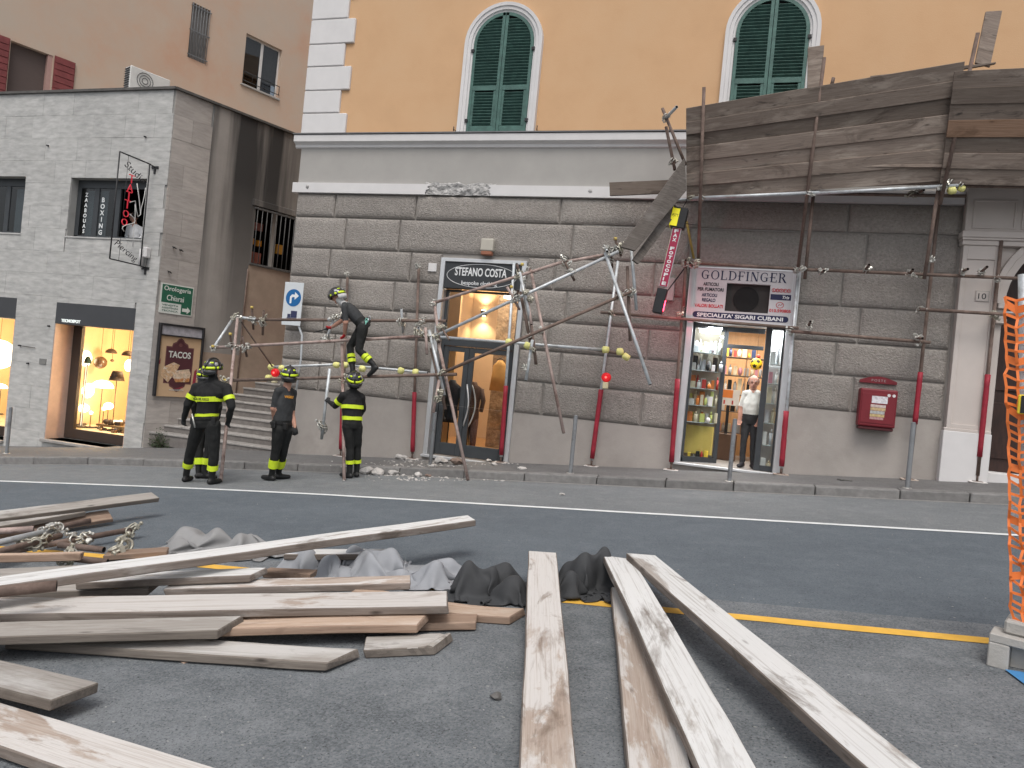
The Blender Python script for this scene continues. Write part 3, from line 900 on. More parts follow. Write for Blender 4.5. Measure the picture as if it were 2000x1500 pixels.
slabs(-21.2, LX1 + 0.012, -3.3, LZ1, [W1, W0, S1, S0], 0.57, 0.98, MT['trav'], None, LY)
bm = B(); bx(bm, LX0, -21.205, LY - 0.012, LY + 0.02, LZ0, LZ1); mesh('stone_facing', bm, MT['trav'], LB)
slabs(0.012, 0.98, -3.0, LZ1, [], 0.57, 0.98, MT['travw'], SM, 0.0)
# plastered rest of the alley side
bm = B()
holed(bm, 0.985, 14.0, 2.42, LZ1, [(*GW, 0.05)], -0.015, M=SM)
holed(bm, 0.985, 2.30, LZ0, 2.42, [], -0.015, M=SM)
mesh('side_render', bm, MT['sidewall'], LB)
bm = B()
holed(bm, 2.30, 14.0, -0.02, 2.42, [(*GW, 0.05)], -0.010, M=SM)
holed(bm, 2.30, 14.0, LZ0, -0.02, [], -0.035, M=SM)
holed(bm, 1.05, 2.30, LZ0, 0.02, [], -0.03, M=SM)
mesh('alley_plaster', bm, MT['alleywall'], LB)
bm = B(); sweep(bm, [SM @ V((2.28, -0.04, 2.3)), SM @ V((2.26, -0.05, 1.2)), SM @ V((2.27, -0.05, 0.0)), SM @ V((2.27, -0.05, -1.0))], 0.02, 6)
mesh('downpipe', bm, MT['rusty'], LB)
# coping
bm = B()
for p in ([(LX0, LY - 0.07, 0), (LX1 + 0.04, LY - 0.07, 0), (LX1 + 0.04, LY + 0.25, 0), (LX0, LY + 0.25, 0)],):
    v0 = [bm.verts.new((x, y, LZ1)) for x, y, _ in p]; v1 = [bm.verts.new((x, y, LZ1 + 0.06)) for x, y, _ in p]
    bm.faces.new(v0[::-1]); bm.faces.new(v1)
    for i in range(4): bm.faces.new((v0[i], v0[(i + 1) % 4], v1[(i + 1) % 4], v1[i]))
bx(bm, -0.02, 14, -0.08, 0.25, LZ1 + 0.002, LZ1 + 0.058, M=SM)
mesh('roof_coping', bm, mat('dark_coping', (0.10, 0.095, 0.09), 0.9, 0.25, 5), LB)
# ---- upper windows
def upper_window(h, splits, opened=None):
    x0, x1, z0, z1 = h
    y = LY + 0.20
    bm = B()
    f = 0.07
    for a in ((x0, x1, z1 - 0.20, z1), (x0, x1, z0, z0 + f), (x0, x0 + 0.12, z0, z1 - 0.2), (x1 - f, x1, z0, z1 - 0.2)): bx(bm, a[0], a[1], y, y + 0.07, a[2], a[3], 0.006)
    for s in splits: bx(bm, s - 0.075, s + 0.075, y + 0.005, y + 0.065, z0 + f, z1 - 0.20, 0.006)
    fr = mesh('window', bm, MT['anthracite'], LB)
    ed = [x0 + 0.12] + list(splits) + [x1 - f]
    for i, (a, b) in enumerate(zip(ed, ed[1:])):
        if opened == i: continue
        bm = B(); bx(bm, a, b, y + 0.025, y + 0.035, z0 + f, z1 - 0.2); mesh('pane', bm, MT['glassd'], fr)
    bm = B(); bx(bm, x0 - 0.3, x1 + 0.3, y + 0.3, y + 2.8, z0 - 0.8, z1 + 0.3)
    for fc in [q for q in bm.faces if abs(q.calc_center_median().y - (y + 0.3)) < 1e-3]: bm.faces.remove(fc)
    bmesh.ops.reverse_faces(bm, faces=bm.faces)
    mesh('dark_room', bm, mat('dim_interior', (0.035, 0.035, 0.037), 0.9, 0.2, 2), LB)
    bm = B(); bx(bm, x0 - 0.02, x1 + 0.02, LY - 0.03, LY + 0.2, z0 - 0.045, z0 - 0.002, 0.006); mesh('window_sill', bm, MT['trav'], LB)
    return fr
wd1 = upper_window(W1, (at(187, 400, LY + 0.2).x, at(229, 400, LY + 0.2).x), 2)
upper_window(W0, (-19.3, -18.4))
# pale panels behind the fixed panes, vinyl words on them
pale_panel = mat('pale_panel_grey', (0.38, 0.42, 0.42), 0.8, 0.12, 3)
for x0, x1 in ((at(171, 400, LY + 0.29).x, at(183, 400, LY + 0.29).x), (at(193, 400, LY + 0.29).x, at(211, 400, LY + 0.29).x)):
    box_obj('pale_panel', x0, x1, LY + 0.285, LY + 0.295, 2.66, 3.8, pale_panel, LB)
box_obj('pale_panel', -18.2, -17.75, LY + 0.285, LY + 0.295, 2.68, 3.8, pale_panel, LB)
vin = mat('white_vinyl', (0.72, 0.74, 0.74), 0.6, 0.03)
for word, cx, zt, dz in (('ZAABOUAS', at(168, 400, LY + 0.22).x, 3.63, 0.125), ('BOXING', at(201, 400, LY + 0.22).x, 3.50, 0.155)):
    o = text('\n'.join(word), dz * 1.05, vin, (cx, LY + 0.218, zt), wd1, bold=0.004, extrude=0.002, align='CENTER', line=1.0 if len(word) > 6 else 1.0)
    o.name = 'window_lettering'
# ---- alley window with iron bars
bm = B()
for i in range(13):
    s = GW[0] + 0.04 + i * (GW[1] - GW[0] - 0.08) / 12
    cyl(bm, SM @ V((s, -0.05, GW[2] - 0.03)), SM @ V((s, -0.05, GW[3] - 0.02)), 0.012, n=6)
for z in (GW[2], GW[3] - 0.05): bx(bm, GW[0] - 0.05, GW[1] + 0.02, -0.065, -0.035, z - 0.02, z + 0.02, M=SM)
g = mesh('window_grille', bm, mat('old_iron', (0.10, 0.10, 0.10), 0.7, 0.25, 20), LB)
bm = B(); bx(bm, GW[0] - 0.12, GW[1] + 0.1, -0.06, 0.02, GW[3] + 0.005, GW[3] + 0.17, 0.01, M=SM); mesh('window_lintel', bm, MT['sidewall'], LB)
bm = B(); bx(bm, GW[0] - 0.05, GW[1] + 0.2, 0.28, 2.2, GW[2] - 0.2, GW[3] + 0.2, M=SM)
bmesh.ops.reverse_faces(bm, faces=bm.faces)
bm.faces.ensure_lookup_table()
for fc in list(bm.faces):
    c = SM.inverted() @ fc.calc_center_median()
    if abs(c.y - 0.28) < 0.01: bm.faces.remove(fc)
mesh('dark_room', bm, MT['dark'], LB)
bm = B()
bx(bm, GW[0], GW[1], 0.20, 0.24, GW[2], GW[2] + 0.06, M=SM); bx(bm, 3.02, 3.16, 0.20, 0.25, GW[2], GW[3], M=SM)
mesh('window', bm, MT['grey_band'], LB)
for i, (s, z, w_, h_, c) in enumerate(((2.52, 3.05, 0.13, 0.16, (0.75, 0.33, 0.03)), (2.75, 3.03, 0.13, 0.16, (0.75, 0.33, 0.03)), (3.35, 2.95, 0.2, 0.26, (0.7, 0.36, 0.06)), (2.6, 2.55, 0.3, 0.3, (0.33, 0.12, 0.09)), (2.6, 3.45, 0.28, 0.2, (0.3, 0.13, 0.12)))):
    bm = B(); bx(bm, s, s + w_, 0.40, 0.52, z, z + h_, 0.01, M=SM)
    o = tag(mesh('carton', bm, mat('carton_' + 'abcde'[i], c, 0.7, 0.1)), ('orange box behind the iron bars, nearest the street', 'orange box behind the iron bars beside the first one', 'tall amber box behind the right half of the barred alley window', 'brick red carton low down behind the barred alley window', 'dull red carton high up behind the barred alley window')[i], 'box', 'boxes behind the barred window')

# ---- lamp shop windows
head = mat('shop_fascia', (0.055, 0.057, 0.062), 0.5, 0.06, 3)
bronze = mat('bronze_jamb', (0.055, 0.038, 0.03), 0.5, 0.12, 3)
warm = mat('warm_shop_wall', (0.72, 0.56, 0.36), 0.85, 0.05, 2)
marb = mat('reveal_marble', (0.55, 0.40, 0.33), 0.5, 0.1, 4)
def lampshop(h, gx0):
    x0, x1, z0, z1 = h
    yg = LY + 0.55
    box_obj('fascia_panel', x0, x1, LY - 0.02, yg, z1 - 0.53, z1 - 0.003, head, LB, 0.006)
    for a, b in ((x0 + 0.003, x0 + 0.02), (x1 - 0.02, x1 - 0.003)): box_obj('reveal_lining', a, b, LY - 0.005, yg, z0, z1 - 0.53, marb, LB)
    bm = B()
    bx(bm, x0 + 0.02, gx0, yg - 0.03, yg + 0.06, z0 + 0.02, z1 - 0.53); bx(bm, x1 - 0.09, x1 - 0.02, yg - 0.03, yg + 0.06, z0 + 0.02, z1 - 0.53)
    bx(bm, gx0, x1 - 0.09, yg - 0.03, yg + 0.06, z0 + 0.02, z0 + 0.26)
    fr = mesh('shop_window', bm, bronze, LB)
    bm = B(); bx(bm, gx0, x1 - 0.09, yg, yg + 0.012, z0 + 0.26, z1 - 0.53); mesh('pane', bm, MT['glass'], fr)
    box_obj('sill_stone', x0 - 0.06, x1 + 0.0, LY - 0.10, yg - 0.03, z0 - 0.07, z0 + 0.0, MT['nosing'], LB, 0.01)
    bm = B(); bx(bm, x0 - 0.6, x1 + 0.35, yg + 0.062, yg + 3.2, z0 + 0.24, z1 - 0.30)
    bmesh.ops.reverse_faces(bm, faces=bm.faces)
    for fc in list(bm.faces):
        if abs(fc.calc_center_median().y - (yg + 0.062)) < 1e-3: bm.faces.remove(fc)
    mesh('shop_room', bm, warm, LB)
lampshop(S1, -15.86)
lampshop(S0, -20.3)
def sign_letters():
    t = thing('fascia_sign', 'small white raised TECNOSPOT letters on the dark shop fascia', 'sign', at(145, 625, LY - 0.02))
    p = at(120, 628, LY - 0.022)
    text('TECNOSPOT', 0.2, mat('letter_white', (0.75, 0.78, 0.76), 0.5, 0.03, emit=(0.9, 1.0, 0.95), estr=0.35), (p.x, LY - 0.026, -0.0 + p.z - 0.005), t, width=0.60, bold=0.006, extrude=0.006)
sign_letters()
# lamps on show
Lk = dict(glob=glow('lit_globe', (1.0, 0.80, 0.50), 9.0), cool=glow('lit_shade', (1.0, 0.88, 0.66), 7.0), amb=glow('amber_bulb', (1.0, 0.55, 0.16), 8.0),
          dark=mat('dark_lampshade', (0.06, 0.04, 0.03), 0.6, 0.1), teal=mat('teal_shade', (0.03, 0.10, 0.10), 0.5, 0.1), brass=mat('brass_stem', (0.22, 0.15, 0.08), 0.4, 0.1, metal=0.6),
          brown=mat('smoked_globe', (0.13, 0.07, 0.04), 0.25, 0.1, spec=0.8), ivory=mat('ivory_column', (0.8, 0.75, 0.62), 0.6, 0.05, emit=(1.0, 0.85, 0.6), estr=1.2))
def dome(bm, c, r, h, n=16, flat=0.0):
    rows = []
    for k in range(7):
        a = math.pi / 2 * k / 6
        rr = max(0.012, r * math.cos(a)); zz = h * math.sin(a)
        rows.append([bm.verts.new(V(c) + V((rr * math.cos(2 * math.pi * i / n), rr * math.sin(2 * math.pi * i / n), zz))) for i in range(n)])
    for a, b in zip(rows, rows[1:]):
        for i in range(n):
            f = bm.faces.new((a[i], a[(i + 1) % n], b[(i + 1) % n], b[i])); f.smooth = True
    bm.faces.new(rows[0][::-1]); bm.faces.new(rows[-1])
LZC = S1[3] - 0.31; LFL = S1[2] + 0.245
def lamp(name, kind, px, py, y, r, m, label, floor=True, h=None):
    c = at(px, py, y)
    t = thing(name, label, 'lamp', (c.x, c.y, LFL if floor else c.z), 'lamps in the lit shop window')
    bm = B()
    if kind == 'globe': sph(bm, c, r, 1, 1, h or 1, 3)
    elif kind == 'dome': dome(bm, c, r, h or r)
    elif kind == 'cone': cyl(bm, c - V((0, 0, r * 0.8)), c + V((0, 0, r * 0.5)), r, r * 0.62, 18)
    elif kind == 'disc': cyl(bm, c - V((0, 0, 0.05)), c + V((0, 0, 0.05)), r, r, 28)
    elif kind == 'tube': cyl(bm, V((c.x, c.y, LFL)), c, r, r, 14)
    mesh('lamp_shade', bm, m, t)
    bm = B()
    if floor:
        cyl(bm, (c.x, c.y, LFL), c, 0.010, n=8); cyl(bm, (c.x, c.y, LFL + 0.001), (c.x, c.y, LFL + 0.03), 0.12, 0.11, 16)
        mesh('stand', bm, Lk['dark'], t)
    else:
        cyl(bm, c, (c.x, c.y, LZC - 0.002), 0.006, n=6); mesh('cord', bm, Lk['dark'], t)
    return t
lamp('ceiling_lamp', 'disc', 172, 657, 2.4, 0.48, Lk['cool'], 'wide glowing flat drum lamp under the lamp shop ceiling', False)
lamp('floor_lamp', 'globe', 168, 700, 1.7, 0.14, Lk['glob'], 'standing lamp with glowing oval ring head and teal cap', True, 1.5)
lamp('floor_lamp', 'dome', 171, 710, 1.35, 0.09, Lk['teal'], 'slim standing lamp with small teal dome shade', True, 0.2)
lamp('floor_lamp', 'tube', 170, 712, 1.5, 0.025, Lk['ivory'], 'thin ivory column lamp standing among the floor lamps', True)
lamp('floor_lamp', 'globe', 165, 762, 2.0, 0.24, Lk['glob'], 'big white glowing globe lamp at mid height in lamp shop', True)
lamp('floor_lamp', 'dome', 200, 757, 1.7, 0.27, Lk['cool'], 'white mushroom lamp with wide glowing dome', True, 0.20)
lamp('floor_lamp', 'cone', 229, 732, 1.5, 0.19, Lk['dark'], 'floor lamp with dark tapered drum shade on thin pole', True)
lamp('pendant_lamp', 'dome', 217, 690, 2.2, 0.15, Lk['dark'], 'dark domed pendant lamp hanging on a cord', False, 0.13)
lamp('pendant_lamp', 'globe', 196, 708, 2.0, 0.17, Lk['brown'], 'smoked brown glass globe pendant', False)
lamp('pendant_lamp', 'globe', 192, 678, 2.3, 0.08, Lk['glob'], 'small bright glass globe pendant near the ceiling', False)
lamp('pendant_lamp', 'globe', 219, 704, 2.4, 0.05, Lk['brown'], 'small brown ball pendant right of the smoked globe', False, 0.8)
lamp('pendant_lamp', 'dome', 250, 695, 1.9, 0.16, Lk['dark'], 'dark pendant with ridged top by the right edge of shop window', False, 0.14)
lamp('pendant_lamp', 'globe', 252, 714, 2.0, 0.11, Lk['glob'], 'bright oval pendant at the right edge of shop window', False, 1.5)
lamp('pendant_lamp', 'disc', 222, 712, 3.4, 0.36, Lk['cool'], 'broad glowing panel lamp at the back of lamp shop', False)
lamp('table_lamp', 'globe', 163, 797, 1.9, 0.15, Lk['glob'], 'low glowing globe lamp near the shop floor', True, 0.75)
lamp('table_lamp', 'globe', 203, 798, 1.6, 0.06, Lk['amb'], 'small amber bulb table lamp', True)
lamp('table_lamp', 'globe', 212, 793, 2.2, 0.12, Lk['glob'], 'low pale glass lamp behind the amber bulb', True, 0.8)
lamp('table_lamp', 'globe', 178, 806, 1.5, 0.045, Lk['glob'], 'tiny bright ball lamp beside low globe', True)
lamp('floor_lamp', 'globe', 152, 712, 1.4, 0.03, Lk['brass'], 'thin brass reading lamp at left of the shop window', True)
lamp('pendant_lamp', 'globe', -2, 692, 2.0, 0.42, Lk['glob'], 'huge glowing globe in the left shop window', False)
lamp('table_lamp', 'dome', 2, 758, 1.6, 0.16, Lk['cool'], 'white dome table lamp in the left shop window', True, 0.12)
# low display of carved and metal pieces along the glass
t = thing('display_plinth', 'low carved display bench with bric a brac along the lamp shop glass', 'display', (-14.9, 1.6, LFL))
rk = random.Random(8)
bm = B(); bx(bm, -15.7, -13.9, 1.35, 2.3, LFL + 0.10, LFL + 0.16, 0.01)
for x in (-15.6, -14.0):
    for y in (1.45, 2.2): cyl(bm, (x, y, LFL), (x, y, LFL + 0.1), 0.03, 0.04, 8)
mesh('bench', bm, Lk['brass'], t)
for i in range(34):
    x, y = rk.uniform(-15.6, -14.0), rk.uniform(1.2, 2.2); z = LFL + (0.16 if y > 1.4 else 0.0)
    bm = B()
    r = rk.uniform(0.03, 0.08)
    if i % 3 == 0: cyl(bm, (x, y, z), (x, y, z + r * 2), r, r * 0.6, 10)
    elif i % 3 == 1: sph(bm, (x, y, z + r * 0.9), r, 1, 1, 0.9, 2)
    else: bx(bm, x - r, x + r, y - r, y + r, z, z + r * 1.2, 0.005)
    mesh('ornament', bm, rk.choice([Lk['brass'], Lk['dark'], Lk['ivory'], Lk['brown']]), t)
for x, y, z, p in ((-14.9, 2.2, 0.0, 115), (-15.0, 1.5, -1.4, 45), (-18.6, 2.2, -0.2, 110), (-14.2, 2.6, -0.3, 35)): point('lamp_shop_light', (x, y, z), p, (1.0, 0.72, 0.42), 0.15)
# small fittings on the stone front
for px, py, s_ in ((40, 675, 1), (56, 710, 0), (95, 285, 0), (285, 268, 0), (97, 637, 0)):
    p = at(px, py, LY - 0.015); bm = B()
    cyl(bm, p, p + V((0, -0.06, 0)), 0.022, 0.018, 8)
    if s_: cyl(bm, p + V((0, -0.03, 0)), p + V((0.52, -0.03, -0.02)), 0.010, n=6)
    mesh('wall_stub', bm, MT['black'], LB)
p = at(84, 706, LY - 0.015); box_obj('wall_plate', p.x - 0.11, p.x + 0.11, LY - 0.03, LY - 0.012, p.z - 0.07, p.z + 0.07, mat('grey_plate', (0.20, 0.20, 0.19), 0.6), LB)
for s, z in ((0.28, 2.45), (0.45, 2.42), (0.22, 1.85)):
    bm = B(); cyl(bm, SM @ V((s, 0, z)), SM @ V((s, -0.10, z + 0.01)), 0.014, n=6); cyl(bm, SM @ V((s - 0.05, -0.08, z + 0.02)), SM @ V((s + 0.05, -0.08, z - 0.02)), 0.012, n=6)
    mesh('wall_stub', bm, MT['black'], LB)

# ---------------------------------------------------------------- tall peach building behind
UO = V((LX1, LY, 0)) - SN * 6.0
UM = Matrix(((SD.x, -SD.y, 0, UO.x), (SD.y, SD.x, 0, UO.y), (0, 0, 1, 0), (0, 0, 0, 1)))
UI = UM.inverted()
UB = thing('peach_building', 'tall faded peach building behind the flat roof with barred and shuttered windows', 'building', UM @ V((3, 4, 5)))
def us(px, py): q = UI @ on_plane(px, py, UO, SN); return q.x, q.z
a, b = us(479, 64), us(545, 190); c, d = us(549, 96), us(475, 168)
WW = ((a[0] + d[0]) / 2, (b[0] + c[0]) / 2, (b[1] + d[1]) / 2, (a[1] + c[1]) / 2)
a, b = us(375, 4), us(403, 126); c, d = us(411, 20), us(367, 112)
BW = ((a[0] + d[0]) / 2, (b[0] + c[0]) / 2, (b[1] + d[1]) / 2, (a[1] + c[1]) / 2)
a, b = us(22, 78), us(104, 110)
RW = (a[0], b[0], a[1] - 2.3, (a[1] + b[1]) / 2)
UX0, UX1 = -2.25, 13.0
bm = B()
holed(bm, UX0, UX1, 4.0, 19.0, [(*WW, 0.22), (*BW, 0.12), (*RW, 0.2)], 0.0, M=UM)
quad(bm, UM @ V((UX0, 0, 4)), UM @ V((UX0, 0, 19)), UM @ V((UX0, 9, 19)), UM @ V((UX0, 9, 4)))
mesh('wall', bm, MT['peach'], UB)
def ubx(bm, a, b, c, d, e, f, bev=0.0): bx(bm, a, b, c, d, e, f, bev, M=UM)
# white framed window
x0, x1, z0, z1 = WW
wf = mat('white_window_frame', (0.62, 0.60, 0.58), 0.5, 0.05)
bm = B(); y = 0.12
for q in ((x0, x1, z1 - 0.06, z1), (x0, x1, z0, z0 + 0.07), (x0, x0 + 0.06, z0 + 0.07, z1 - 0.06), (x1 - 0.06, x1, z0 + 0.07, z1 - 0.06), ((x0 + x1) / 2 - 0.05, (x0 + x1) / 2 + 0.05, z0 + 0.07, z1 - 0.06)): ubx(bm, q[0], q[1], y, y + 0.06, q[2], q[3], 0.004)
f1 = mesh('window', bm, wf, UB)
for q in ((x0 + 0.06, (x0 + x1) / 2 - 0.05), ((x0 + x1) / 2 + 0.05, x1 - 0.06)):
    bm = B(); ubx(bm, q[0], q[1], y + 0.02, y + 0.03, z0 + 0.07, z1 - 0.06); mesh('pane', bm, MT['glassd'], f1)
bm = B(); ubx(bm, x0, x1, y + 0.10, y + 0.12, z0 + 0.45, z1); mesh('roller_blind', bm, mat('beige_blind', (0.30, 0.26, 0.22), 0.9, 0.05), f1)
bm = B(); ubx(bm, x0, x1, y + 0.4, y + 0.42, z0 - 0.1, z1 + 0.1); mesh('dark_room', bm, MT['dark'], UB)
bm = B(); ubx(bm, x0 - 0.06, x1 + 0.06, -0.07, 0.2, z0 - 0.06, z0 - 0.002, 0.006); mesh('window_sill', bm, MT['grey_band'], UB)
bm = B()
for z in (z0 + 0.12, z0 + 0.42): cyl(bm, UM @ V((x0 - 0.02, -0.04, z)), UM @ V((x1 + 0.02, -0.04, z)), 0.014, n=6)
for i in range(5): cyl(bm, UM @ V((x0 + (x1 - x0) * i / 4, -0.04, z0 + 0.12)), UM @ V((x0 + (x1 - x0) * i / 4, -0.04, z0 + 0.42)), 0.009, n=6)
mesh('window_rail', bm, MT['black'], UB)
# barred slit window
x0, x1, z0, z1 = BW
bm = B(); ubx(bm, x0, x1, 0.09, 0.11, z0, z1); mesh('window', bm, mat('grey_shutter_board', (0.17, 0.165, 0.16), 0.8, 0.15, 4), UB)
bm = B()
for i in range(7): cyl(bm, UM @ V((x0 + 0.03 + (x1 - x0 - 0.06) * i / 6, -0.03, z0)), UM @ V((x0 + 0.03 + (x1 - x0 - 0.06) * i / 6, -0.03, z1)), 0.012, n=6)
for z in (z0 + 0.1, (z0 + z1) / 2, z1 - 0.1): ubx(bm, x0 - 0.03, x1 + 0.03, -0.045, -0.025, z - 0.015, z + 0.015)
mesh('window_grille', bm, mat('grey_iron', (0.16, 0.165, 0.17), 0.6, 0.15), UB)
# window with red shutters
x0, x1, z0, z1 = RW
bm = B(); ubx(bm, x0, x1, 0.16, 0.18, z0, z1); mesh('roller_blind', bm, mat('brown_blind', (0.10, 0.075, 0.068), 0.85, 0.1, stretch=(1, 1, 30)), UB)
bm = B(); ubx(bm, x1 - 0.12, x1, 0.02, 0.16, z0, z1); mesh('window', bm, mat('pink_jamb', (0.40, 0.25, 0.22), 0.8, 0.05), UB)
redw = mat('red_shutter', (0.19, 0.045, 0.045), 0.7, 0.2, 6)
for a, b in ((x1 + 0.03, x1 + 0.03 + (x1 - x0) * 0.52), (x0 - 0.55, x0 - 0.03)):
    bm = B(); ubx(bm, a, b, -0.05, -0.02, z0, z1 + 0.02); sh = mesh('shutter', bm, redw, UB)
    n = 13
    for i in range(n):
        za = z0 + (z1 - z0) * i / n
        bm = B(); ubx(bm, a + 0.02, b - 0.02, -0.07, -0.05, za + 0.01, za + (z1 - z0) / n - 0.012, 0.004); mesh('slat', bm, redw, sh)
# air conditioner on the flat roof
p = at(288, 165, 2.6)
t = thing('air_conditioner', 'white outdoor air conditioner unit on the flat roof', 'air conditioner', (p.x, p.y, LZ1), rz=math.atan2(SD.y, SD.x))
m4 = t.matrix_basis
zc = p.z - LZ1
bm = B(); bx(bm, -0.55, 0.55, -0.17, 0.17, zc - 0.35, zc + 0.30, 0.02, M=m4); cab = mesh('cabinet', bm, mat('ac_white', (0.60, 0.60, 0.58), 0.5, 0.05), t)
bm = B()
for r in (0.08, 0.15, 0.22):
    pts = [m4 @ V((-0.15 + r * math.cos(a * math.pi / 8), -0.18, zc + r * math.sin(a * math.pi / 8))) for a in range(17)]
    sweep(bm, pts, 0.008, 5)
mesh('fan_guard', bm, MT['anthracite'], t)
bm = B()
for i in range(9): bx(bm, -0.575, -0.55, -0.14, 0.14, zc - 0.3 + i * 0.065, zc - 0.28 + i * 0.065, M=m4)
mesh('side_louvre', bm, MT['anthracite'], t)
bm = B()
for x in (-0.4, 0.4): bx(bm, x - 0.03, x + 0.03, -0.18, 0.18, 0.0, max(0.03, zc - 0.352), M=m4)
mesh('foot', bm, MT['black'], t)
# ---------------------------------------------------------------- clothing shop front
OW = mat('honey_wall', (0.60, 0.47, 0.35), 0.8, 0.06, 1.5)
x0, x1, z0, z1 = DOOR1
alu = MT['alu']
yf = 0.12
bm = B()
for q in ((x0 - 0.02, x0 + 0.075, z0, z1), (x1 - 0.075, x1 + 0.02, z0, z1), (x0 + 0.075, x1 - 0.075, z1 - 0.075, z1)): bx(bm, q[0], q[1], -0.09, 0.10, q[2], q[3], 0.006)
bx(bm, x0 - 0.05, x1 + 0.05, -0.13, 0.30, z0 - 0.055, z0 - 0.001, 0.008)
mesh('door_surround', bm, alu, YB)
fx0, fx1 = x0 + 0.075, x1 - 0.075
an = MT['anthracite']
bm = B()
ZT = 0.78
for q in ((fx0, fx0 + 0.07, z0, 1.78), (fx1 - 0.07, fx1, z0, 1.78), (fx0 + 0.07, fx1 - 0.07, ZT - 0.15, ZT + 0.03), (fx0 + 0.07, fx1 - 0.07, 1.74, 1.78)): bx(bm, q[0], q[1], yf - 0.02, yf + 0.07, q[2], q[3], 0.005)
bx(bm, fx0 + 0.002, fx1 - 0.002, yf - 0.035, yf - 0.021, ZT + 0.003, ZT + 0.03)
fr = mesh('shop_door', bm, an, YB)
xm = fx0 + 0.07 + 0.56
for a, b in ((fx0 + 0.07, xm), (xm, fx1 - 0.07)):
    bm = B(); k = 0.11
    for q in ((a + 0.003, a + k, z0 + 0.01, ZT - 0.155), (b - k, b - 0.003, z0 + 0.01, ZT - 0.155), (a + k, b - k, z0 + 0.01, z0 + 0.26), (a + k, b - k, ZT - 0.26, ZT - 0.155)): bx(bm, q[0], q[1], yf, yf + 0.055, q[2], q[3], 0.006)
    mesh('door_leaf', bm, an, fr)
    bm = B(); bx(bm, a + k, b - k, yf + 0.02, yf + 0.03, z0 + 0.26, ZT - 0.26); mesh('pane', bm, MT['glass'], fr)
bm = B(); bx(bm, fx0 + 0.07, fx1 - 0.07, yf + 0.02, yf + 0.03, ZT + 0.03, 1.74); mesh('pane', bm, MT['glass'], fr)
for dx, dy in ((0.07, -1), (0.10, 1)):
    bm = B(); hx = xm + 0.02 if dy < 0 else xm + 0.10
    pts = []
    for i in range(13):
        t_ = i / 12; z = -0.98 + 0.85 * t_
        pts.append((hx + 0.09 * math.sin(math.pi * t_) * (1), yf - 0.07 * math.sin(math.pi * t_) ** 0.5 - 0.0 if dy < 0 else yf + 0.06 + 0.07 * math.sin(math.pi * t_) ** 0.5, z))
    sweep(bm, pts, 0.016, 8); mesh('handle', bm, alu, fr)
# fascia sign of the clothing shop
t = thing('shop_sign', 'dark shop sign reading STEFANO COSTA bespoke clothing inside a thin oval', 'sign', (-4.87, 0.05, 2.07))
box_obj('panel', fx0 + 0.003, fx1 - 0.003, -0.06, 0.10, 1.79, z1 - 0.079, mat('sign_black', (0.035, 0.038, 0.042), 0.45, 0.06), t, 0.006)
sw = mat('sign_white', (0.72, 0.73, 0.73), 0.5, 0.03)
text('STEFANO COSTA', 0.2, sw, (-5.46, -0.066, 2.05), t, width=1.10, bold=0.004, squash=0.17)
text('bespoke clothing', 0.12, sw, (-5.30, -0.066, 1.875), t, width=0.76, bold=0.001)
bm = B(); sweep(bm, [(-4.89 + 0.74 * math.cos(a * math.pi / 32), -0.062, 2.06 + 0.235 * math.sin(a * math.pi / 32)) for a in range(65)], 0.0055, 5); mesh('oval_border', bm, sw, t)
# inside
bm = B(); bx(bm, x0 - 1.2, x1 + 0.9, 0.32, 5.2, z0 + 0.0, 2.7)
bmesh.ops.reverse_faces(bm, faces=bm.faces)
flo = mat('shop_floor_wood', (0.42, 0.24, 0.11), 0.35, 0.12, 2, stretch=(8, 1, 1))
for f in list(bm.faces):
    c = f.calc_center_median()
    if abs(c.y - 0.32) < 1e-3: bm.faces.remove(f); continue
    f.material_index = 1 if c.z < z0 + 0.01 else 0
mesh('shop_room', bm, [OW, flo], YB)
box_obj('partition', x0 - 1.0, at(897, 620, 1.6).x, 1.6, 1.7, z0 + 0.002, 2.69, mat('pale_honey_partition', (0.66, 0.44, 0.24), 0.8, 0.04), YB)
pxr = at(985, 620, 3.0).x; bm = B(); bx(bm, pxr - 0.18, pxr + 0.32, 3.0, 3.5, z0 + 0.002, 2.69)
bmesh.ops.subdivide_edges(bm, edges=bm.edges, cuts=9, use_grid_fill=True)
for v in bm.verts: v.co += noise.noise_vector(v.co * 4) * 0.06
mesh('stone_pier', bm, mat('bare_stone_pier', (0.33, 0.24, 0.16), 0.95, 0.35, 5, 0.04, 9, patch=(0.2, 0.14, 0.1), pscale=3), YB)
t = thing('wall_lamp', 'small wall lamp throwing light up and down inside the clothing shop', 'lamp', (-5.38, 5.15, 1.9))
p = at(945, 612, 5.14)
bm = B(); bx(bm, p.x - 0.06, p.x + 0.06, 5.03, 5.18, p.z - 0.07, p.z + 0.07, 0.01); mesh('lamp_body', bm, MT['black'], t)
for s in (1, -1):
    bm = B(); bx(bm, p.x - 0.045, p.x + 0.045, 5.045, 5.15, p.z + s * 0.075 - 0.004, p.z + s * 0.075 + 0.004); mesh('bulb', bm, glow('sconce_bulb', (1.0, 0.75, 0.4), 25), t)
    l = bpy.data.lights.new('sconce', 'SPOT'); l.energy = 60; l.color = (1, 0.72, 0.4); l.spot_size = R(110); l.spot_blend = 0.8; l.shadow_soft_size = 0.03
    o = bpy.data.objects.new('sconce', l); COL.objects.link(o); o.location = (p.x, 5.0, p.z + s * 0.10); o.rotation_euler = (0 if s < 0 else math.pi, 0, 0)
t = thing('ceiling_lamp', 'round white recessed ceiling lamp inside the clothing shop', 'lamp', at(995, 583, 2.2))
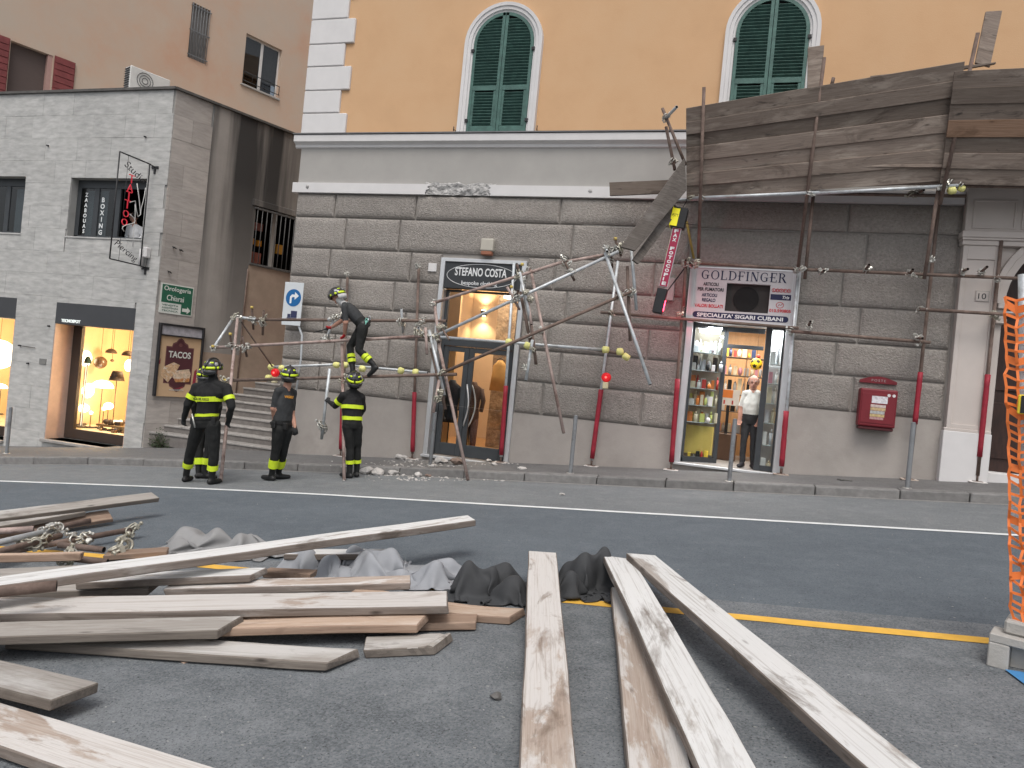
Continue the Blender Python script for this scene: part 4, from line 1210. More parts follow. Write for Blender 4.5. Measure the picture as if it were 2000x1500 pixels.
bm = B(); p = at(995, 583, 2.2); cyl(bm, (p.x, p.y, p.z), (p.x, p.y, p.z + 0.05), 0.13, 0.13, 18); mesh('diffuser', bm, glow('white_diffuser', (1, 0.92, 0.8), 10), t)
area('clothing_shop_light', (-5.0, 2.6, 2.6), (-5.0, 2.6, 0), 2.0, 2.5, 150, (1.0, 0.80, 0.58))
# headless dressed mannequin
def mannequin(px, pyb, y, coat, pants, label):
    f = at(px, pyb, y); g = V((f.x, y, z0 + 0.002))
    t = thing('mannequin', label, 'mannequin', g)
    bm = B(); cyl(bm, g, g + V((0, 0, 0.03)), 0.17, 0.16, 18); cyl(bm, g + V((0, 0, 0.03)), g + V((0, 0, 0.8)), 0.015, n=8); mesh('stand', bm, MT['black'], t)
    bm = B()
    prof = [(0.62, 0.15, 0.12), (0.75, 0.19, 0.14), (0.95, 0.17, 0.12), (1.12, 0.18, 0.13), (1.3, 0.21, 0.13), (1.42, 0.20, 0.11), (1.48, 0.10, 0.08), (1.55, 0.06, 0.06)]
    rows = [[bm.verts.new(g + V((a * math.cos(2 * math.pi * i / 18), b * math.sin(2 * math.pi * i / 18), z))) for i in range(18)] for z, a, b in prof]
    for a, b in zip(rows, rows[1:]):
        for i in range(18):
            q = bm.faces.new((a[i], a[(i + 1) % 18], b[(i + 1) % 18], b[i])); q.smooth = True
    bm.faces.new(rows[0][::-1]); bm.faces.new(rows[-1])
    for s in (-1, 1): sweep(bm, [g + V((s * 0.19, 0, 1.40)), g + V((s * 0.26, 0.0, 1.15)), g + V((s * 0.25, -0.06, 0.9))], [0.06, 0.055, 0.045], 10)
    mesh('jacket', bm, coat, t)
    if pants:
        bm = B()
        for s in (-1, 1): sweep(bm, [g + V((s * 0.09, 0, 0.72)), g + V((s * 0.10, 0, 0.4)), g + V((s * 0.10, 0, 0.08))], [0.10, 0.08, 0.07], 10)
        mesh('trousers', bm, pants, t)
jb = mat('mannequin_brown_jacket', (0.085, 0.05, 0.04), 0.8, 0.2, 20); jk = mat('mannequin_dark_jacket', (0.02, 0.025, 0.035), 0.8, 0.2, 20)
mannequin(917, 838, 1.55, jb, mat('check_trousers', (0.12, 0.06, 0.05), 0.8, 0.4, 30), 'mannequin in brown jacket behind the right door glass')
mannequin(878, 810, 1.05, jk, None, 'mannequin in dark blue jacket behind the left door glass')
t = thing('hanging_coat', 'tan coat hanging on a hook at the stone pier inside the shop', 'coat', at(975, 720, 2.6))
p = at(975, 735, 2.6); bm = B()
rows = [[bm.verts.new(p + V((a * math.cos(2 * math.pi * i / 14), 0.06 * math.sin(2 * math.pi * i / 14), z))) for i in range(14)] for z, a in ((-0.35, 0.22), (0.0, 0.19), (0.25, 0.17), (0.38, 0.05))]
for a, b in zip(rows, rows[1:]):
    for i in range(14): bm.faces.new((a[i], a[(i + 1) % 14], b[(i + 1) % 14], b[i])).smooth = True
bm.faces.new(rows[0][::-1]); bm.faces.new(rows[-1]); mesh('coat_body', bm, mat('tan_cloth', (0.55, 0.33, 0.12), 0.85, 0.1), t)
bm = B(); sweep(bm, [p + V((-0.1, 0, 0.38)), p + V((0, 0, 0.43)), p + V((0.1, 0, 0.38))], 0.01, 6); cyl(bm, p + V((0, 0, 0.43)), p + V((0, 0.3, 0.5)), 0.008, n=6); mesh('hanger', bm, MT['black'], t)

# ---------------------------------------------------------------- tobacconist's shop front
x0, x1, z0, z1 = DOOR2
ZS = 1.45                               # underside of the fascia sign
bm = B()
for q in ((x0 - 0.005, x0 + 0.11, z0, ZS), (x1 - 0.11, x1 + 0.005, z0, ZS)): bx(bm, q[0], q[1], -0.075, 0.115, q[2], q[3], 0.006)
bx(bm, x0 - 0.03, x1 + 0.03, -0.11, 0.115, z0 - 0.05, z0 - 0.001, 0.008)
mesh('door_surround', bm, alu, YB)
# the panelled entrance: floor, ceiling, angled display windows either side of an open door
ix0, ix1 = x0 + 0.11, x1 - 0.11
bm = B(); bx(bm, ix0 - 1.3, ix1 + 0.9, 0.125, 3.4, z0 + 0.0, 1.75)
bmesh.ops.reverse_faces(bm, faces=bm.faces)
for f in list(bm.faces):
    c = f.calc_center_median()
    if abs(c.y - 0.125) < 1e-3: bm.faces.remove(f); continue
    f.material_index = 1 if c.z < z0 + 0.01 else 0
mesh('shop_room', bm, [mat('beech_panelling', (0.50, 0.29, 0.14), 0.6, 0.12, 3, stretch=(6, 6, 1)), mat('grey_shop_floor', (0.30, 0.29, 0.28), 0.5, 0.1)], YB)
vx1 = -0.10                              # left display case: glass front turned towards the door
bm = B()
k = 0.045
bx(bm, ix0, ix0 + k, 0.10, 0.16, z0, ZS, 0.004); bx(bm, vx1 - 0.03, vx1 + 0.05, 0.62, 0.70, z0, ZS, 0.004)
bx(bm, ix0, ix0 + 0.03, 0.10, 0.16, z0, z0 + 0.08)
v = [(ix0, 0.12), (vx1 + 0.02, 0.66)]
def slant(bm, z0_, z1_, t=0.05):
    (xa, ya), (xb, yb) = v
    m = frame_z((xa, ya, 0), (xb, yb, 0)); L_ = math.hypot(xb - xa, yb - ya)
    bx(bm, 0, L_, -t / 2, t / 2, z0_, z1_, 0, M=m)
slant(bm, z0 + 0.002, z0 + 0.10); slant(bm, ZS - 0.10, ZS - 0.002)
rx0 = 0.60
bx(bm, rx0, rx0 + 0.10, 0.09, 0.20, z0, ZS, 0.005)
bx(bm, vx1 + 0.05, rx0, 0.60, 0.68, 1.05, 1.12, 0.004); bx(bm, vx1 + 0.05, rx0, 0.60, 0.68, ZS - 0.09, ZS, 0.004)
bx(bm, rx0 + 0.10, ix1, 0.10, 0.16, z0, z0 + 0.10, 0.004); bx(bm, rx0 + 0.10, ix1, 0.10, 0.16, ZS - 0.05, ZS, 0.004)
bx(bm, ix1 - 0.03, ix1, 0.10, 0.16, z0 + 0.10, ZS - 0.05)
fr = mesh('shop_door', bm, an, YB)
bm = B(); slant(bm, z0 + 0.10, ZS - 0.10, 0.008); mesh('pane', bm, MT['glass'], fr)
bm = B(); bx(bm, rx0 + 0.10, ix1 - 0.03, 0.125, 0.133, z0 + 0.10, ZS - 0.05); mesh('pane', bm, MT['glass'], fr)
bm = B(); bx(bm, vx1 + 0.05, rx0, 0.635, 0.643, 1.12, ZS - 0.09); mesh('pane', bm, MT['glass'], fr)
bm = B(); bx(bm, ix0 - 0.02, ix1, 0.12, 1.2, ZS + 0.02, ZS + 0.04); mesh('soffit', bm, MT['white'], YB)
# fascia sign
t = thing('shop_sign', 'white shop sign reading GOLDFINGER with a dark square vent in its middle', 'sign', (0.11, -0.1, 1.95))
sx0, sx1 = x0 - 0.01, x1 + 0.02
gwh = mat('sign_panel_white', (0.52, 0.51, 0.52), 0.5, 0.04, 2)
VX0, VX1, VZ0, VZ1 = -0.16, 0.585, 1.655, 2.165
bm = B(); holed(bm, sx0, sx1, ZS + 0.03, 2.415, [(VX0, VX1, VZ0, VZ1, 0.10)], -0.12)
for a, b, c, d in ((sx0, sx0 + 0.001, ZS + 0.03, 2.415), (sx1 - 0.001, sx1, ZS + 0.03, 2.415)): bx(bm, a, b, -0.12, 0.1, c, d)
bx(bm, sx0, sx1, -0.119, 0.1, ZS + 0.03, ZS + 0.031); bx(bm, sx0, sx1, -0.119, 0.1, 2.414, 2.415)
mesh('panel', bm, gwh, t)
bm = B()
for q in ((sx0 - 0.02, sx1 + 0.02, 2.415, 2.44), (sx0 - 0.02, sx1 + 0.02, ZS + 0.005, ZS + 0.03), (sx0 - 0.02, sx0, ZS + 0.03, 2.415), (sx1, sx1 + 0.02, ZS + 0.03, 2.415)): bx(bm, q[0], q[1], -0.135, 0.1, q[2], q[3])
bx(bm, 0.945, 0.955, -0.124, -0.118, ZS + 0.03, 2.41); bx(bm, -0.735, -0.730, -0.124, -0.118, ZS + 0.03, 2.41)
mesh('frame', bm, MT['alu'], t)
bm = B(); bx(bm, VX0, VX1, -0.03, -0.02, VZ0, VZ1); mesh('vent_box', bm, mat('vent_brown', (0.03, 0.026, 0.024), 0.7, 0.2, 4), t)
bm = B(); cyl(bm, (0.19, -0.034, 1.90), (0.19, -0.045, 1.90), 0.22, 0.22, 32); mesh('vent_disc', bm, MT['dark'], t)
navy = mat('navy_letter', (0.012, 0.015, 0.06), 0.5, 0.05); ink = mat('black_letter', (0.02, 0.02, 0.025), 0.5, 0.05); redl = mat('red_letter', (0.50, 0.03, 0.04), 0.5, 0.05)
FY = -0.122
# GOLDFINGER in a drawn serif face: thick stems, thin bars, bracket serifs
def serif_word(word, x, z, h, width, m, parent):
    TK, TN = 0.155, 0.055
    def stem(bm, x_, w_=TK): rect(bm, x_, x_ + w_, 0, 1); rect(bm, x_ - 0.08, x_ + w_ + 0.08, 0, TN); rect(bm, x_ - 0.08, x_ + w_ + 0.08, 1 - TN, 1)
    def rect(bm, a, b, c, d): bx(bm, a, b, -0.5, 0.5, c, d)
    def arc(bm, cx, cz, rx, rz, a0, a1, th, n=14):
        o, i_ = [], []
        for k_ in range(n + 1):
            a = math.radians(a0 + (a1 - a0) * k_ / n); w_ = TN + (th - TN) * abs(math.cos(a)) ** 1.4
            o.append((cx + rx * math.cos(a), cz + rz * math.sin(a))); i_.append((cx + (rx - w_) * math.cos(a), cz + (rz - min(w_, TN * 1.3)) * math.sin(a)))
        for k_ in range(n):
            vs = [bm.verts.new((p_[0], yy, p_[1])) for yy in (-0.5, 0.5) for p_ in (o[k_], o[k_ + 1], i_[k_ + 1], i_[k_])]
            for f_ in ((0, 1, 2, 3), (7, 6, 5, 4), (0, 4, 5, 1), (2, 6, 7, 3)): bm.faces.new([vs[q_] for q_ in f_])
    def poly(bm, pts):
        vs0 = [bm.verts.new((p_[0], -0.5, p_[1])) for p_ in pts]; bm.faces.new(vs0)
    bm = B(); cur = 0.0
    for ch in word:
        g = B()
        if ch == 'G': arc(g, 0.45, 0.5, 0.45, 0.5, 48, 318, TK); rect(g, 0.62, 0.62 + TK, 0.08, 0.46); rect(g, 0.42, 0.88, 0.42, 0.42 + TN); rect(g, 0.70, 0.76, 0.66, 0.90); adv = 0.9
        elif ch == 'O': arc(g, 0.46, 0.5, 0.46, 0.5, 0, 360, TK, 28); adv = 0.92
        elif ch == 'L': stem(g, 0.08); rect(g, 0.08, 0.70, 0, TN); rect(g, 0.64, 0.70, 0, 0.26); adv = 0.72
        elif ch == 'D': stem(g, 0.08); arc(g, 0.30, 0.5, 0.56, 0.5, -90, 90, TK); rect(g, 0.2, 0.32, 0, TN); rect(g, 0.2, 0.32, 1 - TN, 1); adv = 0.88
        elif ch == 'F': stem(g, 0.08); rect(g, 0.08, 0.68, 1 - TN, 1); rect(g, 0.62, 0.68, 0.76, 1); rect(g, -0.08, 0.55, 0.47, 0.47 + TN); rect(g, 0.49, 0.54, 0.38, 0.62); adv = 0.70
        elif ch == 'I': stem(g, 0.08); adv = 0.32
        elif ch == 'N': rect(g, 0.10, 0.10 + TN, 0, 1); rect(g, -0.02, 0.26, 0, TN); rect(g, 0.74, 0.74 + TN, 0, 1); rect(g, 0.62, 0.90, 1 - TN, 1); poly(g, ((0.08, 1), (0.62, 0), (0.80, 0), (0.26, 1))); adv = 0.9
        elif ch == 'E': stem(g, 0.08); rect(g, 0.08, 0.68, 1 - TN, 1); rect(g, 0.62, 0.68, 0.76, 1); rect(g, 0.08, 0.70, 0, TN); rect(g, 0.64, 0.70, 0, 0.26); rect(g, -0.08, 0.5, 0.47, 0.47 + TN); rect(g, 0.46, 0.51, 0.38, 0.62); adv = 0.72
        elif ch == 'R': stem(g, 0.08); arc(g, 0.28, 0.74, 0.40, 0.26, -90, 90, TK); rect(g, 0.2, 0.3, 0.48, 0.48 + TN); rect(g, 0.2, 0.3, 1 - TN, 1); poly(g, ((0.34, 0.5), (0.66, -0.02), (0.90, -0.06), (0.52, 0.5))); adv = 0.86
        bmesh.ops.translate(g, verts=g.verts, vec=(cur, 0, 0))
        me = bpy.data.meshes.new('g'); g.to_mesh(me); g.free(); bm.from_mesh(me); bpy.data.meshes.remove(me)
        cur += adv + 0.16
    k_ = width / (cur - 0.16)
    for v_ in bm.verts: v_.co = V((x + v_.co.x * k_, FY + v_.co.y * 0.006, z + v_.co.z * h))
    return mesh('lettering', bm, m, parent)
serif_word('GOLDFINGER', -0.62, 2.215, 0.165, 1.46, navy, t)
for s, x, z, wd, m in (('ARTICOLI', -0.575, 2.095, 0.27, ink), ('PER FUMATORI', -0.665, 2.0, 0.455, ink), ('ARTICOLI', -0.585, 1.895, 0.27, navy), ('REGALO', -0.57, 1.805, 0.235, navy), ('VALORI BOLLATI', -0.695, 1.70, 0.50, redl)):
    text(s, 0.1, m, (x, FY, z), t, width=wd, bold=0.003, squash=0.062)
text('010.590805', 0.1, redl, (0.60, FY, 1.685), t, width=0.36, bold=0.003, squash=0.058)
bm = B(); cyl(bm, (0.62, -0.119, 1.60), (0.62, -0.122, 1.60), 0.002, n=4)
pts = []
for a in range(9): pts.append((-0.66 - 0.055 * math.sin(math.pi * a / 8), 1.565 + 0.055 * math.cos(math.pi * a / 8)))
for a in range(9): pts.append((0.88 + 0.055 * math.sin(math.pi * a / 8), 1.565 - 0.055 * math.cos(math.pi * a / 8)))
f = bm.faces.new([bm.verts.new((p_[0], -0.1225, p_[1])) for p_ in pts]); mesh('navy_band', bm, navy, t)
text("SPECIALITA' SIGARI CUBANI", 0.1, sw, (-0.635, -0.125, 1.528), t, width=1.48, bold=0.003, squash=0.072, extrude=0.001)
bm = B(); bx(bm, 0.60, 0.945, -0.1235, -0.1205, 1.905, 2.005); mesh('navy_label', bm, navy, t)
text('Tris', 0.08, sw, (0.80, -0.126, 1.930), t, width=0.115, shear=0.3, extrude=0.001, bold=0.002)
bm = B()
for i in range(5): sweep(bm, [(0.645 + 0.063 * i + 0.031 * math.cos(a * math.pi / 8), FY - 0.001, 2.075 + 0.031 * math.sin(a * math.pi / 8)) for a in range(17)], 0.0045, 4)
sweep(bm, [(0.77 + 0.062 * math.cos(a * math.pi / 10), FY - 0.001, 1.815 + 0.05 * math.sin(a * math.pi / 10)) for a in range(21)], 0.005, 4)
sweep(bm, [(0.735, FY - 0.001, 1.795), (0.76, FY - 0.001, 1.83), (0.78, FY - 0.001, 1.81), (0.81, FY - 0.001, 1.84)], 0.005, 4)
mesh('red_rings', bm, redl, t)
text('LOTTO', 0.06, redl, (0.633, FY - 0.002, 2.057), t, width=0.28, spacing=1.5, squash=0.036, bold=0.002)
# lights of the shop
for (x, y, z, tx, ty, tz, sx, sy, p, c) in ((-0.36, 0.42, 1.40, -0.36, 0.5, 0, 0.35, 0.2, 48, (0.92, 0.97, 1.0)), (0.84, 0.5, 1.40, 0.84, 0.5, 0, 0.2, 0.4, 30, (0.92, 0.97, 1.0)), (0.2, 2.0, 1.70, 0.2, 2.0, 0, 1.2, 1.2, 80, (1.0, 0.93, 0.82)), (0.3, 0.85, 1.42, 0.3, 0.85, 0, 0.5, 0.3, 7, (1.0, 0.93, 0.82))):
    area('tobacconist_light', (x, y, z), (tx, ty, tz), sx, sy, p, c)
for xa, xb, y, lab in ((-0.58, -0.20, 0.50, 'bright white tube lamp at the top of the left display window'), (0.76, 0.90, 0.45, 'bright white tube lamp at the top of the right display window')):
    tl = thing('tube_lamp', lab, 'lamp', ((xa + xb) / 2, y, 1.36))
    bm = B(); cyl(bm, (xa, y, 1.33), (xb, y, 1.33), 0.04, n=10); mesh('tube', bm, glow('white_tube', (0.92, 0.97, 1.0), 14), tl)
    bm = B(); bx(bm, xa - 0.03, xb + 0.03, y - 0.04, y + 0.04, 1.37, 1.41); mesh('fitting', bm, MT['white'], tl)
# shelves and goods
rk = random.Random(31)
cols = {k_: mat('goods_' + k_, c, 0.5, 0.1) for k_, c in dict(red=(0.5, 0.05, 0.04), orange=(0.7, 0.22, 0.05), white=(0.7, 0.7, 0.68), lime=(0.55, 0.60, 0.18), yellow=(0.75, 0.55, 0.06), grey=(0.35, 0.36, 0.37), navy=(0.03, 0.05, 0.13), black=(0.02, 0.02, 0.02), cream=(0.65, 0.58, 0.42), silver=(0.55, 0.56, 0.58), pink=(0.55, 0.25, 0.3)).items()}
def shelf_unit(name, label, loc): return thing(name, label, 'shelf', loc)
SEEN = {}
ORD = ['', 'second ', 'third ', 'fourth ', 'fifth ']
def goods(n, x0, x1, y0, y1, z, hmin, hmax, cl, group, labels):
    """goods standing side by side on a shelf; every one a thing"""
    x = x0
    i = 0
    while x < x1 - 0.03 and i < n:
        w_ = rk.uniform(0.05, 0.10); h_ = rk.uniform(hmin, hmax); y = rk.uniform(y0, y1); c = cl[i % len(cl)]
        bm = B()
        k_ = i % 4
        if k_ in (0, 2): bx(bm, x, x + w_, y, y + 0.06, z, z + h_, 0.004)
        elif k_ == 1:
            cyl(bm, (x + w_ / 2, y, z), (x + w_ / 2, y, z + h_ * 0.75), w_ * 0.42, w_ * 0.42, 10); cyl(bm, (x + w_ / 2, y, z + h_ * 0.75), (x + w_ / 2, y, z + h_), w_ * 0.2, w_ * 0.18, 8)
        else:
            sph(bm, (x + w_ / 2, y, z + h_ * 0.45), w_ * 0.5, 1, 1, h_ * 0.9 / w_, 2)
        names = {0: ('packet', 'box'), 2: ('packet', 'box'), 1: ('bottle', 'bottle'), 3: ('trinket', 'ornament')}[k_]
        key = (c, names[0], group); SEEN[key] = SEEN.get(key, 0) + 1
        tag(mesh(names[0], bm, cols[c], center=True), f'{ORD[SEEN[key] - 1]}{c} {names[0]} {group}', names[1], f'{c} {names[0]}s {group}')
        x += w_ + rk.uniform(0.008, 0.03); i += 1
sh = shelf_unit('display_shelves', 'glass shelves packed with goods in the left display window', (-0.42, 0.45, z0))
tri = []
for z in (-0.42, -0.10, 0.22, 0.56, 0.90):
    bm = B()
    vs = [bm.verts.new(p_) for p_ in ((ix0 + 0.02, 0.19, z), (vx1 - 0.06, 0.62, z), (ix0 + 0.02, 0.66, z))]
    vs2 = [bm.verts.new(v_.co + V((0, 0, 0.012))) for v_ in vs]
    bm.faces.new(vs[::-1]); bm.faces.new(vs2)
    for i in range(3): bm.faces.new((vs[i], vs[(i + 1) % 3], vs2[(i + 1) % 3], vs2[i]))
    mesh('shelf', bm, mat('glass_shelf', (0.5, 0.55, 0.55), 0.2, 0.05), sh)
bm = B(); bx(bm, ix0 - 0.02, vx1 + 0.0, 0.72, 0.74, z0 + 0.002, ZS - 0.01); mesh('back_panel', bm, mat('case_back', (0.50, 0.44, 0.35), 0.6, 0.06), sh)
bm = B(); bx(bm, ix0 + 0.01, vx1 - 0.05, 0.58, 0.60, z0 + 0.14, -0.48); mesh('gold_card', bm, mat('gold_card', (0.60, 0.46, 0.12), 0.4, 0.06), sh)
for j, (z, cl) in enumerate(((-0.408, ('white', 'lime', 'cream', 'orange')), (-0.088, ('lime', 'cream', 'orange', 'white')), (0.232, ('orange', 'red', 'white', 'cream')), (0.572, ('black', 'grey', 'silver', 'white')), (0.912, ('silver', 'white', 'cream', 'grey')))):
    where = ('on the lowest shelf', 'on the second shelf', 'on the middle shelf', 'on the fourth shelf', 'on the top shelf')[j] + ' of the left display window'
    goods(9, ix0 + 0.03, -0.12, 0.60, 0.63, z, 0.17, 0.29, cl, where, {})
    goods(5, ix0 + 0.03, -0.26, 0.44, 0.47, z, 0.10, 0.20, cl[::-1], 'at the front ' + where, {})
goods(5, ix0 + 0.10, -0.14, 0.48, 0.52, z0 + 0.002, 0.12, 0.26, ('yellow', 'grey', 'black', 'red'), 'on the floor of the left display window', {})
sh = shelf_unit('display_shelves', 'glass shelves with white goods in the narrow right display window', (0.8, 0.45, z0))
for z in (-0.70, -0.30, 0.06, 0.42, 0.78):
    bm = B(); bx(bm, rx0 + 0.12, ix1 - 0.02, 0.18, 0.60, z, z + 0.012); mesh('shelf', bm, mat('glass_shelf', (0.5, 0.55, 0.55), 0.2, 0.05), sh)
bm = B(); bx(bm, rx0 + 0.05, ix1 + 0.1, 0.62, 0.64, z0 + 0.002, ZS - 0.01); mesh('back_panel', bm, mat('case_back_grey', (0.5, 0.5, 0.5), 0.5, 0.06), sh)
for j, (z, cl) in enumerate(((z0 + 0.002, ('white', 'cream')), (-0.688, ('white', 'silver', 'navy')), (-0.288, ('silver', 'cream', 'white')), (0.072, ('cream', 'white', 'grey')), (0.432, ('pink', 'white', 'navy')), (0.792, ('white', 'silver', 'yellow')))):
    where = ('on the floor', 'on the lowest shelf', 'on the second shelf', 'on the middle shelf', 'on the fourth shelf', 'on the top shelf')[j] + ' of the right display window'
    goods(4, rx0 + 0.12, ix1 - 0.01, 0.22, 0.34, z, 0.18, 0.32, cl, where, {})
# counter wall behind the man
sh = shelf_unit('back_shelves', 'wooden back wall shelves with boxes and toys behind the old man', (0.2, 2.3, z0))
for z in (-0.60, -0.16, 0.20, 0.60, 0.98):
    bm = B(); bx(bm, -0.55, 1.0, 2.05, 2.40, z - 0.02, z, 0.003); mesh('shelf', bm, mat('dark_shelf', (0.10, 0.075, 0.06), 0.5, 0.1), sh)
bm = B(); bx(bm, -0.57, -0.55, 2.05, 2.40, z0, 1.2); bx(bm, 0.35, 0.37, 2.05, 2.4, -0.6, 1.2); bx(bm, 1.0, 1.02, 2.05, 2.40, z0, 1.2); mesh('upright', bm, mat('shelf_upright', (0.30, 0.17, 0.09), 0.6, 0.1), sh)
for j, (z, cl, a, b) in enumerate(((-0.60, ('cream', 'pink', 'grey'), 0.10, 0.24), (-0.16, ('white', 'navy', 'black', 'silver'), 0.10, 0.22), (0.20, ('cream', 'white', 'black', 'grey'), 0.22, 0.34), (0.60, ('cream', 'pink', 'grey'), 0.15, 0.25), (0.98, ('navy', 'red', 'white', 'cream', 'yellow'), 0.10, 0.2))):
    where = ('on the lowest', 'on the second', 'on the middle', 'on the fourth', 'on the top')[j] + ' shelf behind the old man'
    goods(12, -0.50, 0.98, 2.12, 2.2, z, a, b, cl, where, {})
bm = B(); bx(bm, -0.5, 0.3, 1.6, 2.0, z0 + 0.002, -0.62, 0.01); t = tag(mesh('counter', bm, mat('counter_brown', (0.12, 0.07, 0.045), 0.5, 0.15), center=True), 'dark brown shop counter behind the old man', 'counter')
p = at(1424, 775, 1.55)
t = thing('notice_board', 'white and orange lottery notice standing on the counter', 'notice', (p.x, 1.6, p.z - 0.2))
box_obj('panel', p.x - 0.20, p.x + 0.20, 1.55, 1.57, p.z - 0.17, p.z + 0.15, mat('notice_white', (0.75, 0.74, 0.72), 0.5, 0.03), t)
box_obj('orange_field', p.x - 0.19, p.x + 0.07, 1.545, 1.55, p.z - 0.02, p.z + 0.14, cols['orange'], t)
for dx in (-0.1, 0.06): box_obj('red_mark', p.x + dx, p.x + dx + 0.03, 1.545, 1.55, p.z - 0.15, p.z - 0.07, cols['red'], t)
box_obj('leg', p.x - 0.03, p.x + 0.03, 1.57, 1.6, -0.62, p.z + 0.1, MT['black'], t)
# football
p = at(1477, 711, 1.2)
t = thing('football', 'yellow and black football hanging in the shop doorway above the old man', 'ball', p)
bm = B(); sph(bm, p, 0.115, n=3)
ico = bmesh.new(); bmesh.ops.create_icosphere(ico, subdivisions=1, radius=1); dirs = [v_.co.normalized() for v_ in ico.verts]; ico.free()
for f in bm.faces:
    d_ = (f.calc_center_median() - p).normalized()
    f.material_index = 1 if max(d_.dot(q) for q in dirs) > 0.935 else 0
ob = mesh('ball_panels', bm, [mat('ball_yellow', (0.80, 0.58, 0.02), 0.5, 0.05), cols['black']], t)
bm = B(); cyl(bm, p + V((0, 0, 0.11)), (p.x, p.y, 1.74), 0.003, n=5); mesh('string', bm, MT['black'], t)
# ---------------------------------------------------------------- signs and fittings
def sign_frame(o, x, z):                  # matrix with x along, y up, normal towards x cross z
    n = V(x).cross(V(z))
    m = Matrix((V(x), V(z), n)).transposed()
    return m
SROT = sign_frame(None, SD, V((0, 0, 1)))
# green watchmaker's board on the alley corner
t = thing('shop_sign', 'green and white board reading Orologeria Chiarai with an arrow', 'sign', SM @ V((0.47, -0.03, 0.86)))
def sb(name, a, b, c, d, y0, y1, m, par, bev=0.0):
    bm = B(); bx(bm, a, b, y0, y1, c, d, bev, M=SM); return mesh(name, bm, m, par)
grn = mat('sign_green', (0.02, 0.11, 0.065), 0.5, 0.06); swh = mat('sign_offwhite', (0.62, 0.64, 0.60), 0.5, 0.04)
sb('panel', 0.08, 0.88, 0.86, 1.575, -0.035, -0.013, swh, t)
sb('green_field', 0.105, 0.86, 1.12, 1.55, -0.039, -0.035, grn, t)
sb('green_field', 0.60, 0.86, 0.885, 1.12, -0.039, -0.035, grn, t)
def stext(s, size, m, sx, sz, width, par, y=-0.041, **k): return text(s, size, m, SM @ V((sx, y, sz)), par, width=width, rot=SROT, **k)
stext('Orologeria', 0.2, swh, 0.15, 1.375, 0.66, t, bold=0.001, squash=0.145)
stext('Chiarai', 0.2, swh, 0.23, 1.175, 0.42, t, bold=0.001, squash=0.135)
for i, w_ in enumerate(('VENDITA', 'ASSISTENZA', 'TECNICA')): stext(w_, 0.07, grn, 0.13, 1.045 - i * 0.068, 0.40, t, y=-0.036, squash=0.036)
bm = B()
pts = [(0.63, 0.95), (0.75, 0.95), (0.75, 0.905), (0.84, 0.99), (0.75, 1.075), (0.75, 1.03), (0.63, 1.03)]
bm.faces.new([bm.verts.new(SM @ V((a, -0.042, b))) for a, b in pts]); mesh('arrow', bm, swh, t)
# tacos poster in a dark case
t = thing('poster_case', 'dark framed advertising case with a beige and maroon TACOS poster', 'poster', SM @ V((0.68, -0.05, -1.16)))
blk = MT['black']
P0, P1, PZ0, PZ1 = 0.15, 1.17, -1.14, 0.62
bm = B()
for q in ((P0 - 0.05, P0, PZ0, PZ1), (P1, P1 + 0.05, PZ0, PZ1), (P0, P1, PZ1 - 0.05, PZ1), (P0, P1, PZ1 - 0.30, PZ1 - 0.265)): bx(bm, q[0], q[1], -0.14, -0.03, q[2], q[3], 0.008, M=SM)
mesh('frame', bm, blk, t)
sb('poster_sheet', P0, P1, PZ0, PZ1 - 0.30, -0.085, -0.075, mat('poster_beige', (0.52, 0.36, 0.22), 0.6, 0.06, 3), t)
sb('header_strip', P0, P1, PZ1 - 0.265, PZ1 - 0.05, -0.085, -0.075, mat('poster_header', (0.40, 0.39, 0.42), 0.6, 0.25, 9), t)
mar = mat('poster_maroon', (0.075, 0.022, 0.028), 0.6, 0.1, 5); mar2 = mat('poster_maroon_edge', (0.13, 0.05, 0.05), 0.6, 0.1)
def badge(g, y, m):
    bm = B(); c = 0.655; z0_, z1_ = -0.80, 0.06
    pts = [(-0.33, z0_), (-0.33, z1_)]
    for s_, z_, h_ in ((1, z1_, 0.21), (-1, z0_, -0.19)):
        q = [(-0.20, 0.0), (-0.18, 0.35), (-0.10, 0.55), (-0.06, 0.85), (0, 1.0), (0.06, 0.85), (0.10, 0.55), (0.18, 0.35), (0.20, 0.0)]
        pp = [(a * s_, z_ + h_ * b) for a, b in q]
        pts += pp
        if s_ == 1: pts += [(0.33, z1_), (0.33, z0_)]
    bm.faces.new([bm.verts.new(SM @ V((c + a * g, y, -0.37 + (b + 0.37) * g))) for a, b in pts])
    return mesh('badge', bm, m, t)
badge(1.05, -0.0865, mar2); badge(0.98, -0.088, mar)
stext('TACOS', 0.2, swh, 0.38, -0.19, 0.55, t, y=-0.090, squash=0.16, bold=0.004)
def food(pts, c, nm):
    bm = B(); bm.faces.new([bm.verts.new(SM @ V((a, -0.0895 - 0.0006 * len(nm), b))) for a, b in pts]); mesh('printed_wrap', bm, mat(nm, c, 0.6, 0.35, 18, patch=(0.62, 0.55, 0.45), pscale=14), t)
food([(0.22, -0.62), (0.30, -0.42), (0.52, -0.30), (0.68, -0.36), (0.60, -0.52), (0.42, -0.80)], (0.52, 0.34, 0.2), 'wrap_tan')
food([(0.52, -0.66), (0.60, -0.50), (0.92, -0.44), (0.97, -0.56), (0.95, -0.74), (0.62, -0.76)], (0.56, 0.42, 0.30), 'wrap_pale')
food([(0.56, -0.70), (0.95, -0.66), (0.95, -0.76), (0.60, -0.78)], (0.45, 0.20, 0.07), 'wrap_filling_orange')
redp = mat('poster_red', (0.26, 0.03, 0.05), 0.6, 0.1)
